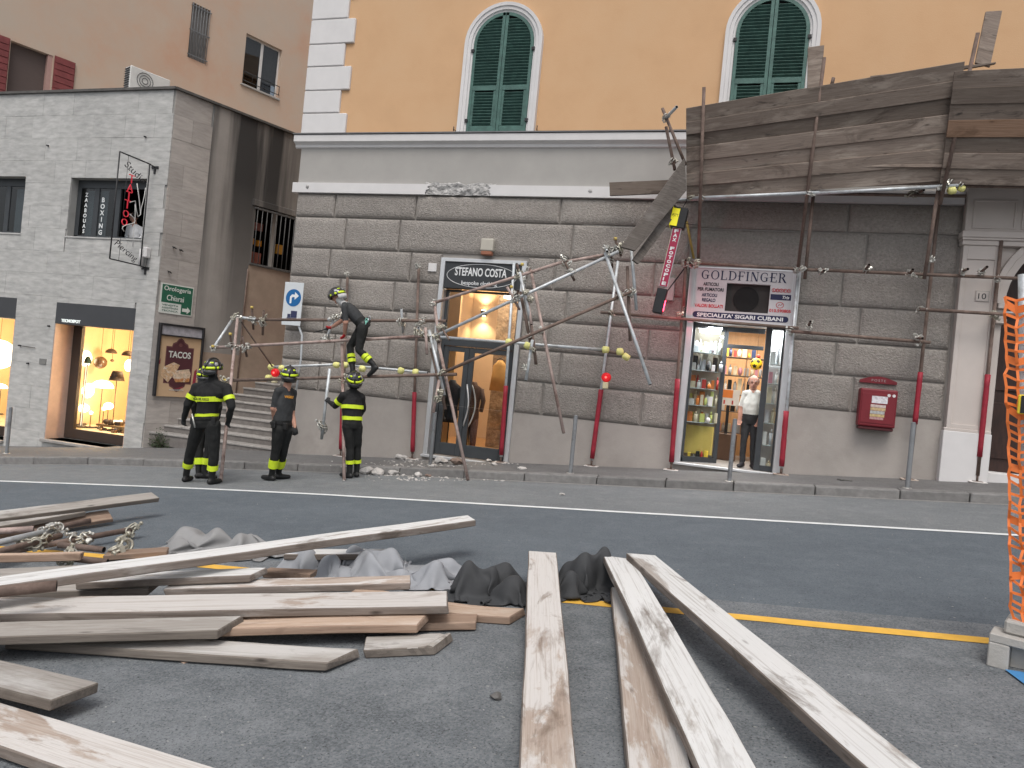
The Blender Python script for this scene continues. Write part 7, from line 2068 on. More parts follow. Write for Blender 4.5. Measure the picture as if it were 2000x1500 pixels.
for i in range(nr):
    z = H0 + (H1 - H0) * i / (nr - 1)
    row = []
    for k_, x in enumerate(xs_):
        w_ = 0.035 * noise.noise(V((i * 0.7, k_ * 0.9, 2)))
        row.append(q0.lerp(PT, i / (nr - 1) * 0.96 + 0.02) + dx * (x + 0.02 * noise.noise(V((i * 1.3, k_, 9)))) + dyv * (-0.045 - 0.03 * abs(math.sin(k_ * 1.7 + i * 0.3)) + w_) + V((0, 0, 0.03 * noise.noise(V((i * 0.9, k_ * 1.7, 4))) - (0.02 if k_ % 2 else 0))))
    P_.append(row)
def ribbon(a, b, wd, n_):
    s_ = V((0, 0, 1)) * wd if n_ else dx * wd
    f = bm.faces.new([bm.verts.new(q) for q in (a - s_, b - s_, b + s_, a + s_)])
for i in range(nr):
    for k_ in range(len(xs_) - 1): ribbon(P_[i][k_], P_[i][k_ + 1], 0.008 if i % 6 else 0.022, True)
for k_ in range(len(xs_)):
    for i in range(nr - 1): ribbon(P_[i][k_], P_[i + 1][k_], 0.007, False)
net = mesh('orange_net', bm, org, t)
md = net.modifiers.new('thickness', 'SOLIDIFY'); md.thickness = 0.004
tag(net, None, None, None, 'stuff')
zz = at(1985, 790, nearY).z
HZ = Matrix.Translation(V((q0.x + (PT.x - q0.x) * (zz - q0.z) / (PT.z - q0.z), q0.y, q0.z))) @ Matrix.Rotation(math.atan2(dx.y, dx.x), 4, 'Z')
bm = B()
bx(bm, -0.02, 0.22, -0.13, -0.08, zz - q0.z - 0.055, zz - q0.z + 0.055, 0.006, M=HZ)
mesh('hazard_board', bm, mat('hazard_board_yellow', (0.80, 0.60, 0.04), 0.5, 0.05), t)
bm = B()
for k_ in range(3): bx(bm, -0.005 + k_ * 0.075, 0.022 + k_ * 0.075, -0.1335, -0.1305, zz - q0.z - 0.05, zz - q0.z + 0.05, 0, M=HZ)
mesh('black_stripes', bm, MT['black'], t)
# ---------------------------------------------------------------- people
import numpy as np
NV = {k: mat('person_' + k, *a) for k, a in dict(
    jacket=((0.012, 0.012, 0.0125), 0.85, 0.25, 14, 0.006, 14), tee=((0.038, 0.040, 0.042), 0.9, 0.2, 14, 0.005, 14), trousers=((0.014, 0.0145, 0.014), 0.85, 0.25, 12, 0.008, 12),
    boot=((0.015, 0.015, 0.015), 0.5, 0.2, 20), glove=((0.025, 0.025, 0.026), 0.8, 0.2, 20), redglove=((0.42, 0.015, 0.02), 0.7, 0.2, 20), white=((0.62, 0.63, 0.58), 0.85, 0.06, 10, 0.005, 12),
    oldtrousers=((0.035, 0.036, 0.038), 0.85, 0.2, 12, 0.005, 12), shoe=((0.03, 0.03, 0.035), 0.6, 0.2, 20), hair=((0.30, 0.28, 0.26), 0.8, 0.2, 40), darkhair=((0.02, 0.015, 0.012), 0.7, 0.2, 40), whitebib=((0.75, 0.76, 0.78), 0.85, 0.04, 10, 0.004, 14), hood=((0.50, 0.50, 0.49), 0.85, 0.15, 18)).items()}
LIME = mat('reflective_lime', (0.62, 0.78, 0.03), 0.5, 0.06, 20, emit=None)
HBLK = mat('helmet_black', (0.012, 0.012, 0.013), 0.18, 0.1, 5, spec=0.6, coat=0.6)
SILV = mat('helmet_silver', (0.45, 0.46, 0.48), 0.4, 0.15, 20, metal=0.6)
def frame_of(f):
    f = V((f[0], f[1], 0)).normalized(); r = V((f.y, -f.x, 0))
    return f, r
def ellip_ring(bm, c, ax, by, a, b, n=18):
    return [bm.verts.new(c + ax * (a * math.cos(2 * math.pi * i / n)) + by * (b * math.sin(2 * math.pi * i / n))) for i in range(n)]
def loft(bm, rings):
    for a, b in zip(rings, rings[1:]):
        n = len(a)
        for i in range(n): bm.faces.new((a[i], a[(i + 1) % n], b[(i + 1) % n], b[i]))
    bm.faces.new(rings[0][::-1]); bm.faces.new(rings[-1])
def person(label, J, facing, look, zones, kit, s=1.0, group=None, voxel=0.0095, hand_dir=None):
    """one continuous body grown from the joints J, coloured by what covers each limb; kit hangs helmet, bands and belt on it"""
    f, r = frame_of(facing)
    base = (J['anL'] + J['anR']) / 2; base.z = min(J['anL'].z, J['anR'].z) - 0.09
    root = thing('person', label, 'person', base, group)
    bm = B(); segs = []
    def cap(p0, p1, r0, r1, z, n=12):
        p0, p1 = V(p0), V(p1); r0 *= s; r1 *= s
        cyl(bm, p0, p1, r0, r1, n); sph(bm, p0, r0, n=2); sph(bm, p1, r1, n=2)
        segs.append((p0, p1, r0, r1, zones[z]))
    # trunk
    sh = (J['shL'] + J['shR']) / 2
    lat = (J['shR'] - J['shL']).normalized(); hlat = (J['hipR'] - J['hipL']).normalized()
    upv = (sh - J['pelvis']).normalized()
    hw = (J['shR'] - J['shL']).length / 2 / s
    bulk = kit.get('bulk', 1.0); belly = kit.get('belly', 0.0)
    rings = []
    for t, a, b, off in ((-0.22, 0.13, 0.105, 0), (-0.06, 0.165, 0.125, 0), (0.15, 0.158, 0.118, belly * 0.6), (0.36, 0.160, 0.118, belly), (0.62, 0.180, 0.125, belly * 0.35), (0.85, hw * 1.02, 0.115, 0), (1.0, hw * 0.92, 0.092, 0), (1.13, 0.085, 0.078, 0)):
        l_ = (hlat.lerp(lat, max(0, min(1, t)))).normalized(); d_ = upv.cross(l_).normalized()
        if d_.dot(f) < 0: d_ = -d_
        rings.append(ellip_ring(bm, J['pelvis'] + (sh - J['pelvis']) * t + d_ * off * s, l_, d_, a * s * bulk, b * s * bulk))
        J['_' + str(t)] = (J['pelvis'] + (sh - J['pelvis']) * t + d_ * off * s, l_, d_, a * s * bulk, b * s * bulk)
    loft(bm, rings)
    segs.append((J['pelvis'] - upv * 0.02, J['pelvis'] + upv * 0.05, 0.16 * s, 0.15 * s, zones['trousers']))
    segs.append((J['pelvis'] + upv * 0.13 * s, sh - upv * 0.10 * s, 0.15 * s, 0.13 * s, zones['trunk']))
    # neck and head
    hd = J['head']; lf = V(look).normalized(); hl = V((lf.y, -lf.x, 0)).normalized(); hu = hl.cross(lf)
    cap(sh + (J['neck'] - sh) * 0.4, hd - hu * 0.05, 0.064, 0.060, 'neck')
    for S in 'LR':
        if zones['trunk'] == 'jacket': cap(J['sh' + S].lerp(sh, 0.12), sh.lerp(J['neck'], 0.75), 0.070, 0.058, 'trunk')
        else: cap(J['sh' + S].lerp(sh, 0.12), sh.lerp(J['neck'], 0.45), 0.068, 0.060, 'trunk')
    if zones['trunk'] == 'jacket': cap(sh, sh.lerp(J['neck'], 0.95), 0.085, 0.072, 'trunk')
    HM = Matrix((hl, lf, hu)).transposed().to_4x4()
    hs_ = s * kit.get('head_s', 1.0)
    def hsph(c, r_, x, y, z, zn='head', n=3):
        p = hd + hl * c[0] * hs_ + lf * c[1] * hs_ + hu * c[2] * hs_
        sph(bm, p, r_ * hs_, x, y, z, n, M=HM); segs.append((p, p, r_ * hs_ * min(x, y, z), r_ * hs_ * min(x, y, z), zones[zn]))
    hsph((0, -0.008, 0.025), 0.1, 0.78, 0.97, 0.98)
    hsph((0, 0.025, -0.045), 0.07, 0.82, 0.85, 1.0)
    hsph((0, 0.055, -0.085), 0.035, 1.0, 0.8, 0.8, n=2)
    hsph((0, 0.098, -0.022), 0.017, 0.8, 1.0, 1.5, n=2)
    for x in (-1, 1): hsph((0.078 * x, -0.01, -0.01), 0.028, 0.4, 0.7, 1.1, n=2)
    hsph((0, 0.085, 0.015), 0.022, 2.3, 0.6, 0.6, n=2)
    # limbs
    kb = kit.get('sleeve_r', 1.0); lb = kit.get('leg_r', 1.0)
    for S in 'LR':
        e, w_, h = J['el' + S], J['wr' + S], J['ha' + S]
        cap(J['sh' + S], e, 0.066 * kb, 0.052 * kb, 'upper')
        mid = e.lerp(w_, 0.5)
        if zones['fore'] != zones['upper']:
            sp = J['sh' + S].lerp(e, 0.82); segs[-1] = (J['sh' + S], sp, 0.066 * s * kb, 0.055 * s * kb, zones['upper']); segs.append((sp, e, 0.05 * s, 0.046 * s, zones['fore']))
        cap(e, mid, 0.047 * (kb if zones['fore'] == zones['upper'] else 0.95), 0.043 * (kb if zones['fore'] == zones['upper'] else 0.95), 'fore')
        cap(mid, w_, 0.043 * (kb if zones['fore'] == zones['upper'] else 0.95), 0.032 * (kb if zones['fore'] == zones['upper'] else 0.95), 'fore')
        # hand: palm, four unequal curled fingers and a thumb off the side
        d_ = (h - w_).normalized(); side = d_.cross(f if abs(d_.dot(f)) < 0.9 else V((0, 0, 1))).normalized(); curl = side.cross(d_)
        if curl.dot(f) < 0 and not kit.get('grip'): curl = -curl
        palm = w_ + d_ * 0.075 * s
        for k_ in (-1, 0, 1): cap(w_ + side * 0.010 * k_, palm + side * 0.024 * k_ * s, 0.024, 0.022, 'hand', 8)
        for k_, ln in ((-1.5, 0.068), (-0.5, 0.082), (0.5, 0.078), (1.5, 0.06)):
            b0 = palm + side * 0.021 * k_ * s
            b1 = b0 + (d_ * 0.85 + curl * 0.35 + side * 0.10 * k_).normalized() * ln * 0.5 * s
            b2 = b1 + (d_ * 0.45 + curl * 0.85 + side * 0.05 * k_).normalized() * ln * 0.55 * s
            cap(b0, b1, 0.0115, 0.0105, 'hand', 8); cap(b1, b2, 0.0105, 0.009, 'hand', 8)
        tb = w_ + d_ * 0.035 * s - side * 0.028 * s
        t1 = tb + (d_ * 0.6 - side * 0.55 + curl * 0.45).normalized() * 0.04 * s
        cap(tb, t1, 0.015, 0.0125, 'hand', 8); cap(t1, t1 + (d_ * 0.8 + curl * 0.6).normalized() * 0.032 * s, 0.0125, 0.010, 'hand', 8)
        hp, kn, an, to = J['hip' + S], J['kn' + S], J['an' + S], J['to' + S]
        cap(hp, kn, 0.098 * lb, 0.068 * lb, 'trousers')
        cap(kn, kn.lerp(an, 0.35), 0.066 * lb, 0.064 * lb, 'trousers')
        bt = kit.get('boot_t', 0.62)
        ks, ae = kn.lerp(an, 0.35), an
        cut = kn.lerp(an, bt)
        cap(ks, cut, 0.064 * lb, 0.058 * lb, 'trousers')
        cap(cut, an, 0.056, 0.050, 'boot')
        tv = (to - an); fw = V((tv.x, tv.y, tv.z)); 
        heel = an + (J['he' + S] - an)
        cap(heel, heel.lerp(to, 0.5), 0.045, 0.047, 'boot'); cap(heel.lerp(to, 0.5), to, 0.047, 0.038, 'boot'); cap(an, heel.lerp(to, 0.35), 0.05, 0.048, 'boot')
    me0 = bpy.data.meshes.new('b'); bm.to_mesh(me0); bm.free()
    to_ = bpy.data.objects.new('b', me0); COL.objects.link(to_)
    md = to_.modifiers.new('r', 'REMESH'); md.mode = 'VOXEL'; md.voxel_size = voxel; md.use_smooth_shade = True
    ms = to_.modifiers.new('s', 'SMOOTH'); ms.iterations = 3; ms.factor = 0.5
    dg = bpy.context.evaluated_depsgraph_get(); dg.update()
    me = bpy.data.meshes.new_from_object(to_.evaluated_get(dg)); bpy.data.objects.remove(to_)
    me.materials.clear(); names = []
    for sg in segs:
        if sg[4] not in names: names.append(sg[4])
    for n_ in names: me.materials.append(MT['skin'] if n_ == 'skin' else NV[n_])
    n = len(me.vertices); co = np.empty(n * 3); me.vertices.foreach_get('co', co); co = co.reshape(-1, 3)
    # soft cloth wrinkles
    vn = np.empty(n * 3); me.vertices.foreach_get('normal', vn); vn = vn.reshape(-1, 3)
    best = np.full(n, 1e9); lab = np.zeros(n, int)
    for p0, p1, r0, r1, z in segs:
        a = np.array(p0); d = np.array(p1) - a; L2 = max(1e-9, d.dot(d))
        t = np.clip(((co - a) @ d) / L2, 0, 1)
        dist = np.linalg.norm(co - a - t[:, None] * d, axis=1) - (r0 + (r1 - r0) * t)
        m_ = dist < best; best[m_] = dist[m_]; lab[m_] = names.index(z)
    cloth = np.array([0.0 if z in ('skin', 'boot', 'glove', 'redglove', 'shoe', 'hood') else 1.0 for z in names])[lab]
    wr = np.array([noise.noise(V(p * 9.0)) * 0.008 + noise.noise(V((p[0] * 22, p[1] * 22, p[2] * 13))) * 0.004 for p in co])
    co += vn * (wr * cloth)[:, None]
    me.vertices.foreach_set('co', co.ravel())
    lv = np.empty(len(me.loops), int); me.loops.foreach_get('vertex_index', lv)
    ls = np.empty(len(me.polygons), int); me.polygons.foreach_get('loop_start', ls)
    me.polygons.foreach_set('material_index', lab[lv[ls]].astype(np.int32))
    me.polygons.foreach_set('use_smooth', np.ones(len(me.polygons), bool)); me.update()
    link('body', me, None, root)
    # ---- kit
    def ringband(name, c, ax, by, a, b, hgt, m, axis):
        bm = B(); n_ = 24
        r0 = ellip_ring(bm, c - axis * hgt / 2, ax, by, a, b, n_); r1 = ellip_ring(bm, c + axis * hgt / 2, ax, by, a, b, n_)
        for i in range(n_): bm.faces.new((r0[i], r0[(i + 1) % n_], r1[(i + 1) % n_], r1[i]))
        for q in bm.verts: q.co += noise.noise_vector(q.co * 9) * 0.008
        o = mesh(name, bm, m, root); md_ = o.modifiers.new('t', 'SOLIDIFY'); md_.thickness = 0.004; md_.offset = 1.0; return o
    def limbband(p0, p1, t, rad, hgt, m=LIME, name='reflective_band'):
        ax = (p1 - p0).normalized(); x = ax.cross(V((0.3, 0.9, 0.1))).normalized(); y = ax.cross(x)
        return ringband(name, p0.lerp(p1, t), x, y, rad * s, rad * s, hgt, m, ax)
    for t, hh in kit.get('trunk_bands', ()):
        keys = [-0.06, 0.15, 0.36, 0.62, 0.85]
        k0 = max(q for q in keys if q <= t); k1 = min([q for q in keys if q > t] or [0.85])
        u = (t - k0) / (k1 - k0) if k1 > k0 else 0
        A, Bq = J['_' + str(k0)], J['_' + str(k1)]
        c = A[0].lerp(Bq[0], u); ringband('reflective_band', c, A[1].lerp(Bq[1], u).normalized(), A[2].lerp(Bq[2], u).normalized(), A[3] + (Bq[3] - A[3]) * u + 0.007, A[4] + (Bq[4] - A[4]) * u + 0.007, hh, LIME, upv)
    for S in kit.get('arm_bands', ''): limbband(J['sh' + S], J['el' + S], 0.55, 0.067 * kb, 0.065)
    for S in 'LR':
        for t in kit.get('leg_bands', ()): limbband(J['kn' + S], J['an' + S], t, 0.068 * lb, kit.get('leg_h', 0.06))
    if kit.get('belt'):
        A = J['_0.15']; ringband('belt', A[0] - upv * 0.03, A[1], A[2], A[3] + 0.012, A[4] + 0.012, 0.045, NV['boot'], upv)
        for ang in kit['belt']:
            p = A[0] - upv * 0.05 + A[1] * (A[3] + 0.03) * math.cos(ang) + A[2] * (A[4] + 0.03) * math.sin(ang)
            bm = B(); bx(bm, p.x - 0.035, p.x + 0.035, p.y - 0.03, p.y + 0.03, p.z - 0.08, p.z + 0.03, 0.01); mesh('tool_pouch', bm, NV['boot'], root)
    if kit.get('tools'):
        A = J['_0.15']
        for i, (ang, m_) in enumerate(kit['tools']):
            p = A[0] - upv * 0.04 + A[1] * (A[3] + 0.05) * math.cos(ang) + A[2] * (A[4] + 0.05) * math.sin(ang)
            bm = B(); sweep(bm, [p + V((0.025 * math.cos(q), 0.01 * i, 0.04 * math.sin(q))) for q in np.linspace(0, 6.2, 11)], 0.006, 5)
            cyl(bm, p, p - V((0.02 + 0.02 * i, 0, 0.15)), 0.010, 0.006, 6); mesh('hanging_tool', bm, m_, root)
    if kit.get('helmet'):
        c = hd + hu * 0.035 * s
        def hp(x, y, z): return c + hl * x + lf * y + hu * z
        RX, RY, RZ_ = 0.125, 0.152, 0.135
        bm = B(); rows = []
        for i in range(9):
            a = R(-12) + (R(90) - R(-12)) * i / 8
            k_ = max(0.02, math.cos(a)); z = math.sin(a) * RZ_
            if i == 0: k_ *= 1.06
            rows.append([bm.verts.new(hp(RX * k_ * math.cos(q), RY * k_ * math.sin(q), z)) for q in [2 * math.pi * j / 28 for j in range(28)]])
        for a, b_ in zip(rows, rows[1:]):
            for j in range(28): bm.faces.new((a[j], a[(j + 1) % 28], b_[(j + 1) % 28], b_[j])).smooth = True
        bm.faces.new(rows[-1])
        shell = mesh('helmet', bm, HBLK, root); md_ = shell.modifiers.new('t', 'SOLIDIFY'); md_.thickness = 0.006
        bm = B(); sweep(bm, [hp(0, RY * 1.02 * math.cos(q), RZ_ * 1.03 * math.sin(q)) for q in np.linspace(0.15, math.pi - 0.1, 12)], 0.017, 8); mesh('crest', bm, HBLK, shell)
        bm = B()
        nb = [bm.verts.new(hp(RX * 1.10 * math.cos(q), RY * 1.10 * math.sin(q), -0.03)) for q in np.linspace(math.pi * 1.12, math.pi * 1.88, 14)]
        nb2 = [bm.verts.new(hp(RX * 0.92 * math.cos(q), RY * 0.98 * math.sin(q) , -0.115)) for q in np.linspace(math.pi * 1.12, math.pi * 1.88, 14)]
        for i in range(13): bm.faces.new((nb[i], nb[i + 1], nb2[i + 1], nb2[i])).smooth = True
        o = mesh('neck_guard', bm, NV['hood'] if kit.get('hood') else HBLK, shell); md_ = o.modifiers.new('t', 'SOLIDIFY'); md_.thickness = 0.008
        def patch(q0, q1, z0_, z1_, m_, nm, k_=1.03):
            bm = B(); n_ = 8; lo, hi = [], []
            for i in range(n_ + 1):
                q = q0 + (q1 - q0) * i / n_
                for z, lst in ((z0_, lo), (z1_, hi)):
                    kk = math.sqrt(max(0.02, 1 - (z / RZ_) ** 2)) * k_ if z > 0 else 1.05 * k_
                    lst.append(bm.verts.new(hp(RX * kk * math.cos(q), RY * kk * math.sin(q), z)))
            for i in range(n_): bm.faces.new((lo[i], lo[i + 1], hi[i + 1], hi[i])).smooth = True
            o = mesh(nm, bm, m_, shell); md_ = o.modifiers.new('t', 'SOLIDIFY'); md_.thickness = 0.004; md_.offset = 1
        for q0, q1 in ((R(275), R(330)), (R(210), R(265)), (R(150), R(200)), (R(-20), R(30))): patch(q0, q1, -0.012, 0.022, LIME, 'reflective_patch')
        for q0, q1 in ((R(298), R(322)), (R(218), R(242))): patch(q0, q1, 0.072, 0.092, LIME, 'reflective_patch')
        for q0, q1 in ((R(330), R(352)), (R(188), R(210))): patch(q0, q1, 0.035, 0.085, SILV, 'silver_plate')
        for x in (-1, 1):
            bm = B(); cyl(bm, hp(x * RX * 0.95, 0.01, 0.0), hp(x * (RX + 0.03), 0.01, 0.0), 0.035, 0.028, 12); mesh('visor_hinge', bm, HBLK, shell)
        bm = B(); vz = [[bm.verts.new(hp(RX * kk * math.cos(q), RY * kk * math.sin(q), z)) for q in np.linspace(R(25), R(155), 12)] for kk, z in ((1.08, 0.0), (1.06, 0.055))]
        for i in range(11): bm.faces.new((vz[0][i], vz[0][i + 1], vz[1][i + 1], vz[1][i])).smooth = True
        o = mesh('visor', bm, mat('visor_dark', (0.05, 0.05, 0.045), 0.1, 0.05, coat=1.0) if 'visor_dark' not in bpy.data.materials else bpy.data.materials['visor_dark'], shell); md_ = o.modifiers.new('t', 'SOLIDIFY'); md_.thickness = 0.004
    if kit.get('face'):
        for x in (-1, 1):
            bm = B(); sph(bm, hd + hl * 0.032 * x * hs_ + lf * 0.088 * hs_ + hu * 0.003 * hs_, 0.007 * hs_, n=2); mesh('eye', bm, NV['darkhair'], root)
            bm = B(); sweep(bm, [hd + hl * (0.018 + 0.03 * q) * x * hs_ + lf * (0.096 - 0.008 * q) * hs_ + hu * (0.024 + 0.004 * math.sin(3 * q)) * hs_ for q in (0, 0.5, 1)], 0.0055, 5); mesh('eyebrow', bm, NV['hair'], root)
        bm = B(); sweep(bm, [hd + hl * 0.026 * q * hs_ + lf * (0.092 - 0.006 * abs(q)) * hs_ - hu * 0.066 * hs_ for q in (-1, 0, 1)], 0.006, 6); mesh('mouth', bm, mat('lips', (0.26, 0.10, 0.08), 0.6, 0.05) if 'lips' not in bpy.data.materials else bpy.data.materials['lips'], root)
    if kit.get('hair'):
        bm = B(); rows = []
        hz = kit['hair_z']
        for i in range(8):
            a = R(hz[0]) + (R(hz[1]) - R(hz[0])) * i / 7
            rows.append([bm.verts.new(hd + hl * (0.084 * math.cos(a) * math.cos(q)) * hs_ + lf * (0.102 * math.cos(a) * math.sin(q) - 0.008) * hs_ + hu * (0.025 + 0.103 * math.sin(a)) * hs_) for q in np.linspace(R(hz[2]), R(hz[3]), 22)])
        for a, b_ in zip(rows, rows[1:]):
            for j in range(21): bm.faces.new((a[j], a[j + 1], b_[j + 1], b_[j])).smooth = True
        o = mesh('hair', bm, NV[kit['hair']], root); md_ = o.modifiers.new('t', 'SOLIDIFY'); md_.thickness = 0.008; md_.offset = 1
    return root, J, (f, r, upv)
def joints(Y, d, dy=None, feet=None, f=(0, 1)):
    """joints seen at these pixels at depth Y (+ own offset); feet are found on the road"""
    dy = dy or {}
    J = {k: at(p[0], p[1], Y + dy.get(k, 0.0)) for k, p in d.items()}
    if feet:
        fv = V((f[0], f[1], 0)).normalized()
        for S, (px, py, fd) in feet.items():
            g = onroad(px, py); fw = V((fd[0], fd[1], 0)).normalized()
            J['an' + S] = g + V((0, 0, 0.115)) - fw * 0.03
            J['he' + S] = g + V((0, 0, 0.047)) - fw * 0.07; J['to' + S] = g + V((0, 0, 0.040)) + fw * 0.15
    return J
FZ = dict(trunk='jacket', trousers='trousers', neck='jacket', head='skin', upper='jacket', fore='jacket', hand='glove', boot='boot')
TZ = dict(trunk='tee', trousers='trousers', neck='skin', head='skin', upper='tee', fore='skin', hand='glove', boot='boot')
FG = 'firefighters clearing the collapsed scaffold'
def knees(J, **k):
    for S in 'LR':
        p = k[S]; y = (J['hip' + S].y + J['an' + S].y) / 2 + k.get('d', -0.03)
        J['kn' + S] = at(p[0], p[1], y)
    return J
# nearest firefighter seen from behind, arms hanging
J = joints(-4.42, dict(head=(416, 722), neck=(417, 741), shL=(384, 757), shR=(443, 758), elL=(367, 790), elR=(452, 795), wrL=(359, 819), wrR=(446, 823), haL=(358, 836), haR=(442, 838), pelvis=(402, 822), hipL=(388, 830), hipR=(417, 830)),
           dict(elL=-0.05, elR=-0.05, wrL=0.05, wrR=0.07, haL=0.10, haR=0.14), dict(L=(364, 941, (-0.25, 1)), R=(415, 946, (0.05, 1))))
knees(J, L=(372, 882), R=(418, 889), d=0.0)
root1, J1, ax1 = person('firefighter seen from behind, black jacket with two lime stripes, nearest the viewer', J, (0, 1), (0.05, 1, 0.12), FZ,
    dict(helmet=1, bulk=1.12, sleeve_r=1.18, leg_r=1.12, trunk_bands=((0.66, 0.075), (0.15, 0.07)), arm_bands='LR', leg_bands=(0.55,), leg_h=0.08, boot_t=0.62, belt=(3.5, 5.9)), 1.0, FG)
A = J1['_0.62']
lm = Matrix((A[1], A[1].cross(-A[2]) * -1 if False else V((0, 0, 1)), -A[2])).transposed()
text('VIGILI DEL FUOCO', 0.06, NV['boot'], A[0] - A[2] * (A[4] + 0.042) - A[1] * 0.15 + V((0, 0, 0.005)), root1, width=0.30, rot=lm, bold=0.002, squash=0.04, extrude=0.001)
bm = B(); p = J1['_0.15'][0] - A[2] * 0.17 - A[1] * 0.10; cyl(bm, p + V((-0.03, 0, 0.03)), p + V((0.05, 0, -0.17)), 0.012, n=8); mesh('hanging_tool', bm, MT['clamp'], root1)
# the one hidden behind him
J = joints(-3.62, dict(head=(402, 735), neck=(405, 750), shL=(386, 763), shR=(424, 764), elL=(378, 792), elR=(428, 795), wrL=(382, 818), wrR=(424, 820), haL=(384, 830), haR=(422, 833), pelvis=(405, 818), hipL=(396, 826), hipR=(415, 826)),
           dict(wrL=0.1, wrR=0.1, haL=0.15, haR=0.15), dict(L=(388, 934, (-0.3, 1)), R=(402, 935, (0.9, 0.3))))
knees(J, L=(389, 875), R=(408, 876), d=0.0)
person('firefighter almost hidden behind the nearest one, only boots and helmet edge showing', J, (-0.2, 1), (-0.3, 1, 0.1), FZ, dict(helmet=1, bulk=1.05, sleeve_r=1.1, leg_r=1.1, trunk_bands=((0.66, 0.07), (0.15, 0.07)), leg_bands=(0.5, 0.62), leg_h=0.055, boot_t=0.66), 0.97, FG)
# firefighter in a t-shirt, turned three quarters away
J = joints(-3.58, dict(head=(565, 735), neck=(561, 753), shL=(543, 764), shR=(572, 767), elL=(534, 798), elR=(570, 806), wrL=(536, 820), wrR=(576, 834), haL=(534, 832), haR=(578, 850), pelvis=(551, 832), hipL=(545, 839), hipR=(559, 840)),
           dict(shL=-0.14, shR=0.14, elL=-0.16, elR=0.14, wrL=-0.02, wrR=0.10, haL=0.02, haR=0.10, hipL=-0.07, hipR=0.07), dict(L=(527, 939, (-0.95, 0.15)), R=(546, 936, (0.5, 0.7))))
knees(J, L=(539, 878), R=(553, 881), d=-0.02)
root2, J2, ax2 = person('firefighter in dark grey t-shirt and bare arms standing with hands down', J, (-0.7, 0.7), (-0.55, 0.8, 0.12), TZ, dict(helmet=1, bulk=1.02, leg_r=1.12, leg_bands=(0.48, 0.64), leg_h=0.07, boot_t=0.70, belt=(3.3, 4.4)), 0.99, FG)
A = J2['_0.85']; bk = -A[2]
lm = Matrix((A[1], V((0, 0, 1)), bk)).transposed()
text('VIGILI', 0.06, mat('orange_print', (0.75, 0.33, 0.04), 0.7, 0.05), A[0] + bk * (A[4] + 0.016) - A[1] * 0.12 + V((0, 0, -0.01)), root2, width=0.17, rot=lm, bold=0.003, squash=0.04, extrude=0.001)
# firefighter steadying a tube below the climber
J = joints(-2.72, dict(head=(693, 744), neck=(690, 760), shL=(671, 773), shR=(705, 775), elL=(655, 793), elR=(709, 800), wrL=(643, 785), wrR=(701, 815), haL=(635, 777), haR=(690, 820), pelvis=(688, 826), hipL=(680, 833), hipR=(697, 834)),
           dict(shL=-0.10, shR=0.12, elL=-0.04, elR=0.22, wrL=0.06, wrR=0.34, haL=0.09, haR=0.38, hipL=-0.05, hipR=0.06), dict(L=(679, 934, (-1, 0.25)), R=(695, 932, (-0.5, 0.6))))
knees(J, L=(684, 874), R=(698, 873), d=0.03)
root3, J3, ax3 = person('firefighter in black striped jacket holding a tube below the climber', J, (-0.45, 0.9), (-0.45, 0.8, 0.35), FZ, dict(helmet=1, bulk=1.06, sleeve_r=1.12, leg_r=1.08, trunk_bands=((0.60, 0.065), (0.17, 0.06)), arm_bands='L', leg_bands=(0.60,), leg_h=0.06, boot_t=0.66, grip=1), 0.97, FG)
t = thing('scaffold_tube', 'short galvanised tube with a coupler held upright by the firefighter', 'tube', at(628, 858, -2.62))
tube(t, at(628, 858, -2.62), at(644, 720, -2.62), 'steel', 0.026); clamp(t, at(629, 831, -2.62), 1.6); clamp(t, at(631, 836, -2.62), 1.4)
# climber on the ledger
def onT(px, py, dy=0.0): return at(px, py, -2.32 + dy)
J = dict(head=onT(659, 580), neck=onT(668, 591), shL=onT(673, 600, -0.17), shR=onT(683, 598, 0.17), elL=onT(675, 630, -0.20), elR=onT(668, 626, 0.16), wrL=onT(673, 652, -0.10), wrR=onT(648, 639, 0.20), haL=onT(669, 666, -0.02), haR=onT(637, 643, 0.26),
         pelvis=onT(709, 634), hipL=onT(709, 641, -0.09), hipR=onT(706, 641, 0.09), knL=onT(701, 684, -0.12), knR=onT(684, 676, 0.08), anL=onT(730, 712, -0.06), anR=onT(689, 722, 0.04), heL=onT(735, 718, -0.06), toL=onT(720, 733, -0.05), heR=onT(694, 729, 0.04), toR=onT(677, 733, 0.03))
ZC = dict(TZ); ZC['hand'] = 'redglove'; ZC['neck'] = 'hood'
root4, J4, ax4 = person('firefighter with red gloves bending forward while standing on the scaffold tube', J, (-1, 0.05), (-0.85, -0.1, -0.42), ZC, dict(helmet=1, hood=1, bulk=0.98, leg_r=1.05, leg_bands=(0.42, 0.62), leg_h=0.06, boot_t=0.72, belt=(4.5,), tools=((3.7, mat('mint_strap', (0.25, 0.6, 0.5), 0.6, 0.05)), (4.3, SILV), (5.0, SILV)), grip=1), 0.95, FG)
t = thing('spanner', 'dark spanner in the red glove of the climbing firefighter', 'spanner', J4['haR'])
bm = B(); cyl(bm, J4['haR'] + V((0.02, -0.03, 0.0)), J4['haR'] + V((-0.22, -0.05, -0.08)), 0.013, 0.009, 8); mesh('shaft', bm, MT['black'], t)
bm = B(); cyl(bm, J4['haR'] + V((0.03, -0.045, 0.0)), J4['haR'] + V((0.03, -0.005, 0.0)), 0.025, n=10); mesh('ring_end', bm, MT['black'], t)
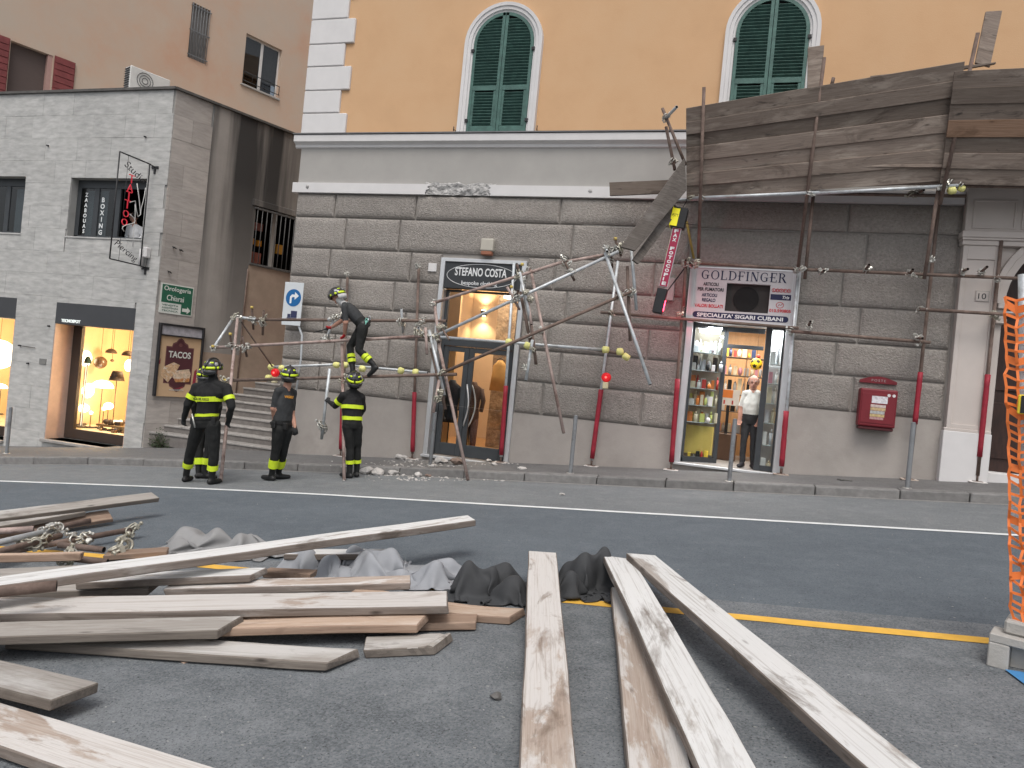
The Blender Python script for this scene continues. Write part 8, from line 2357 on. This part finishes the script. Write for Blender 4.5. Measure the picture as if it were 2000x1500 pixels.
# old man in the doorway
YM = 0.40
J = joints(YM, dict(head=(1472, 748), neck=(1472, 760), shL=(1486, 771), shR=(1456, 769), elL=(1488, 800), elR=(1447, 795), wrL=(1480, 823), wrR=(1444, 819), haL=(1477, 837), haR=(1442, 833), pelvis=(1465, 818), hipL=(1474, 825), hipR=(1457, 825), knL=(1472, 857), knR=(1453, 857)),
           dict(wrL=-0.06, wrR=-0.06, haL=-0.10, haR=-0.10, knL=-0.03, knR=-0.03))
zf = DOOR2[2] + 0.002
for S, px, fd in (('L', 1471, (0.25, -1)), ('R', 1450, (-0.4, -1))):
    g = at(px, 893, YM); g.z = zf; fw = V((fd[0], fd[1], 0)).normalized()
    J['an' + S] = g + V((0, 0, 0.10)); J['he' + S] = g + V((0, 0, 0.046)) - fw * 0.05; J['to' + S] = g + V((0, 0, 0.036)) + fw * 0.16
rootm, Jm, _ = person('balding old man in a white t-shirt and dark trousers standing in the tobacconist doorway', J, (0, -1), (0.02, -1, 0.0), dict(trunk='white', trousers='oldtrousers', neck='skin', head='skin', upper='white', fore='skin', hand='skin', boot='shoe'),
    dict(bulk=1.06, belly=0.04, boot_t=0.93, face=1, head_s=1.22, hair='hair', hair_z=(-10, 32, 160, 380)), 0.94)
# person at the open upper window
J = joints(LY + 0.75, dict(head=(262, 424), neck=(264, 435), shL=(276, 447), shR=(252, 445), elL=(279, 462), elR=(247, 462), wrL=(268, 470), wrR=(250, 474), haL=(262, 473), haR=(254, 479), pelvis=(262, 487), hipL=(268, 490), hipR=(256, 490)),
           dict(wrL=-0.2, wrR=-0.1, haL=-0.25, haR=-0.15))
for S, dx_ in (('L', 0.09), ('R', -0.09)):
    b_ = J['hip' + S]; fl = W1[2] - 0.8
    J['kn' + S] = V((b_.x, b_.y - 0.06, fl + 0.30)); J['an' + S] = V((b_.x, b_.y + 0.1, fl + 0.10)); J['he' + S] = V((b_.x, b_.y + 0.12, fl + 0.05)); J['to' + S] = V((b_.x, b_.y - 0.06, fl + 0.045))
person('person in white shirt at the open upper window behind the bracket sign', J, (-0.3, -1), (-0.8, -0.6, 0), dict(trunk='whitebib', trousers='oldtrousers', neck='skin', head='skin', upper='whitebib', fore='whitebib', hand='skin', boot='shoe'),
    dict(bulk=1.0, face=1, head_s=1.1, hair='darkhair', hair_z=(-25, 88, 150, 390), boot_t=0.9), 0.95)
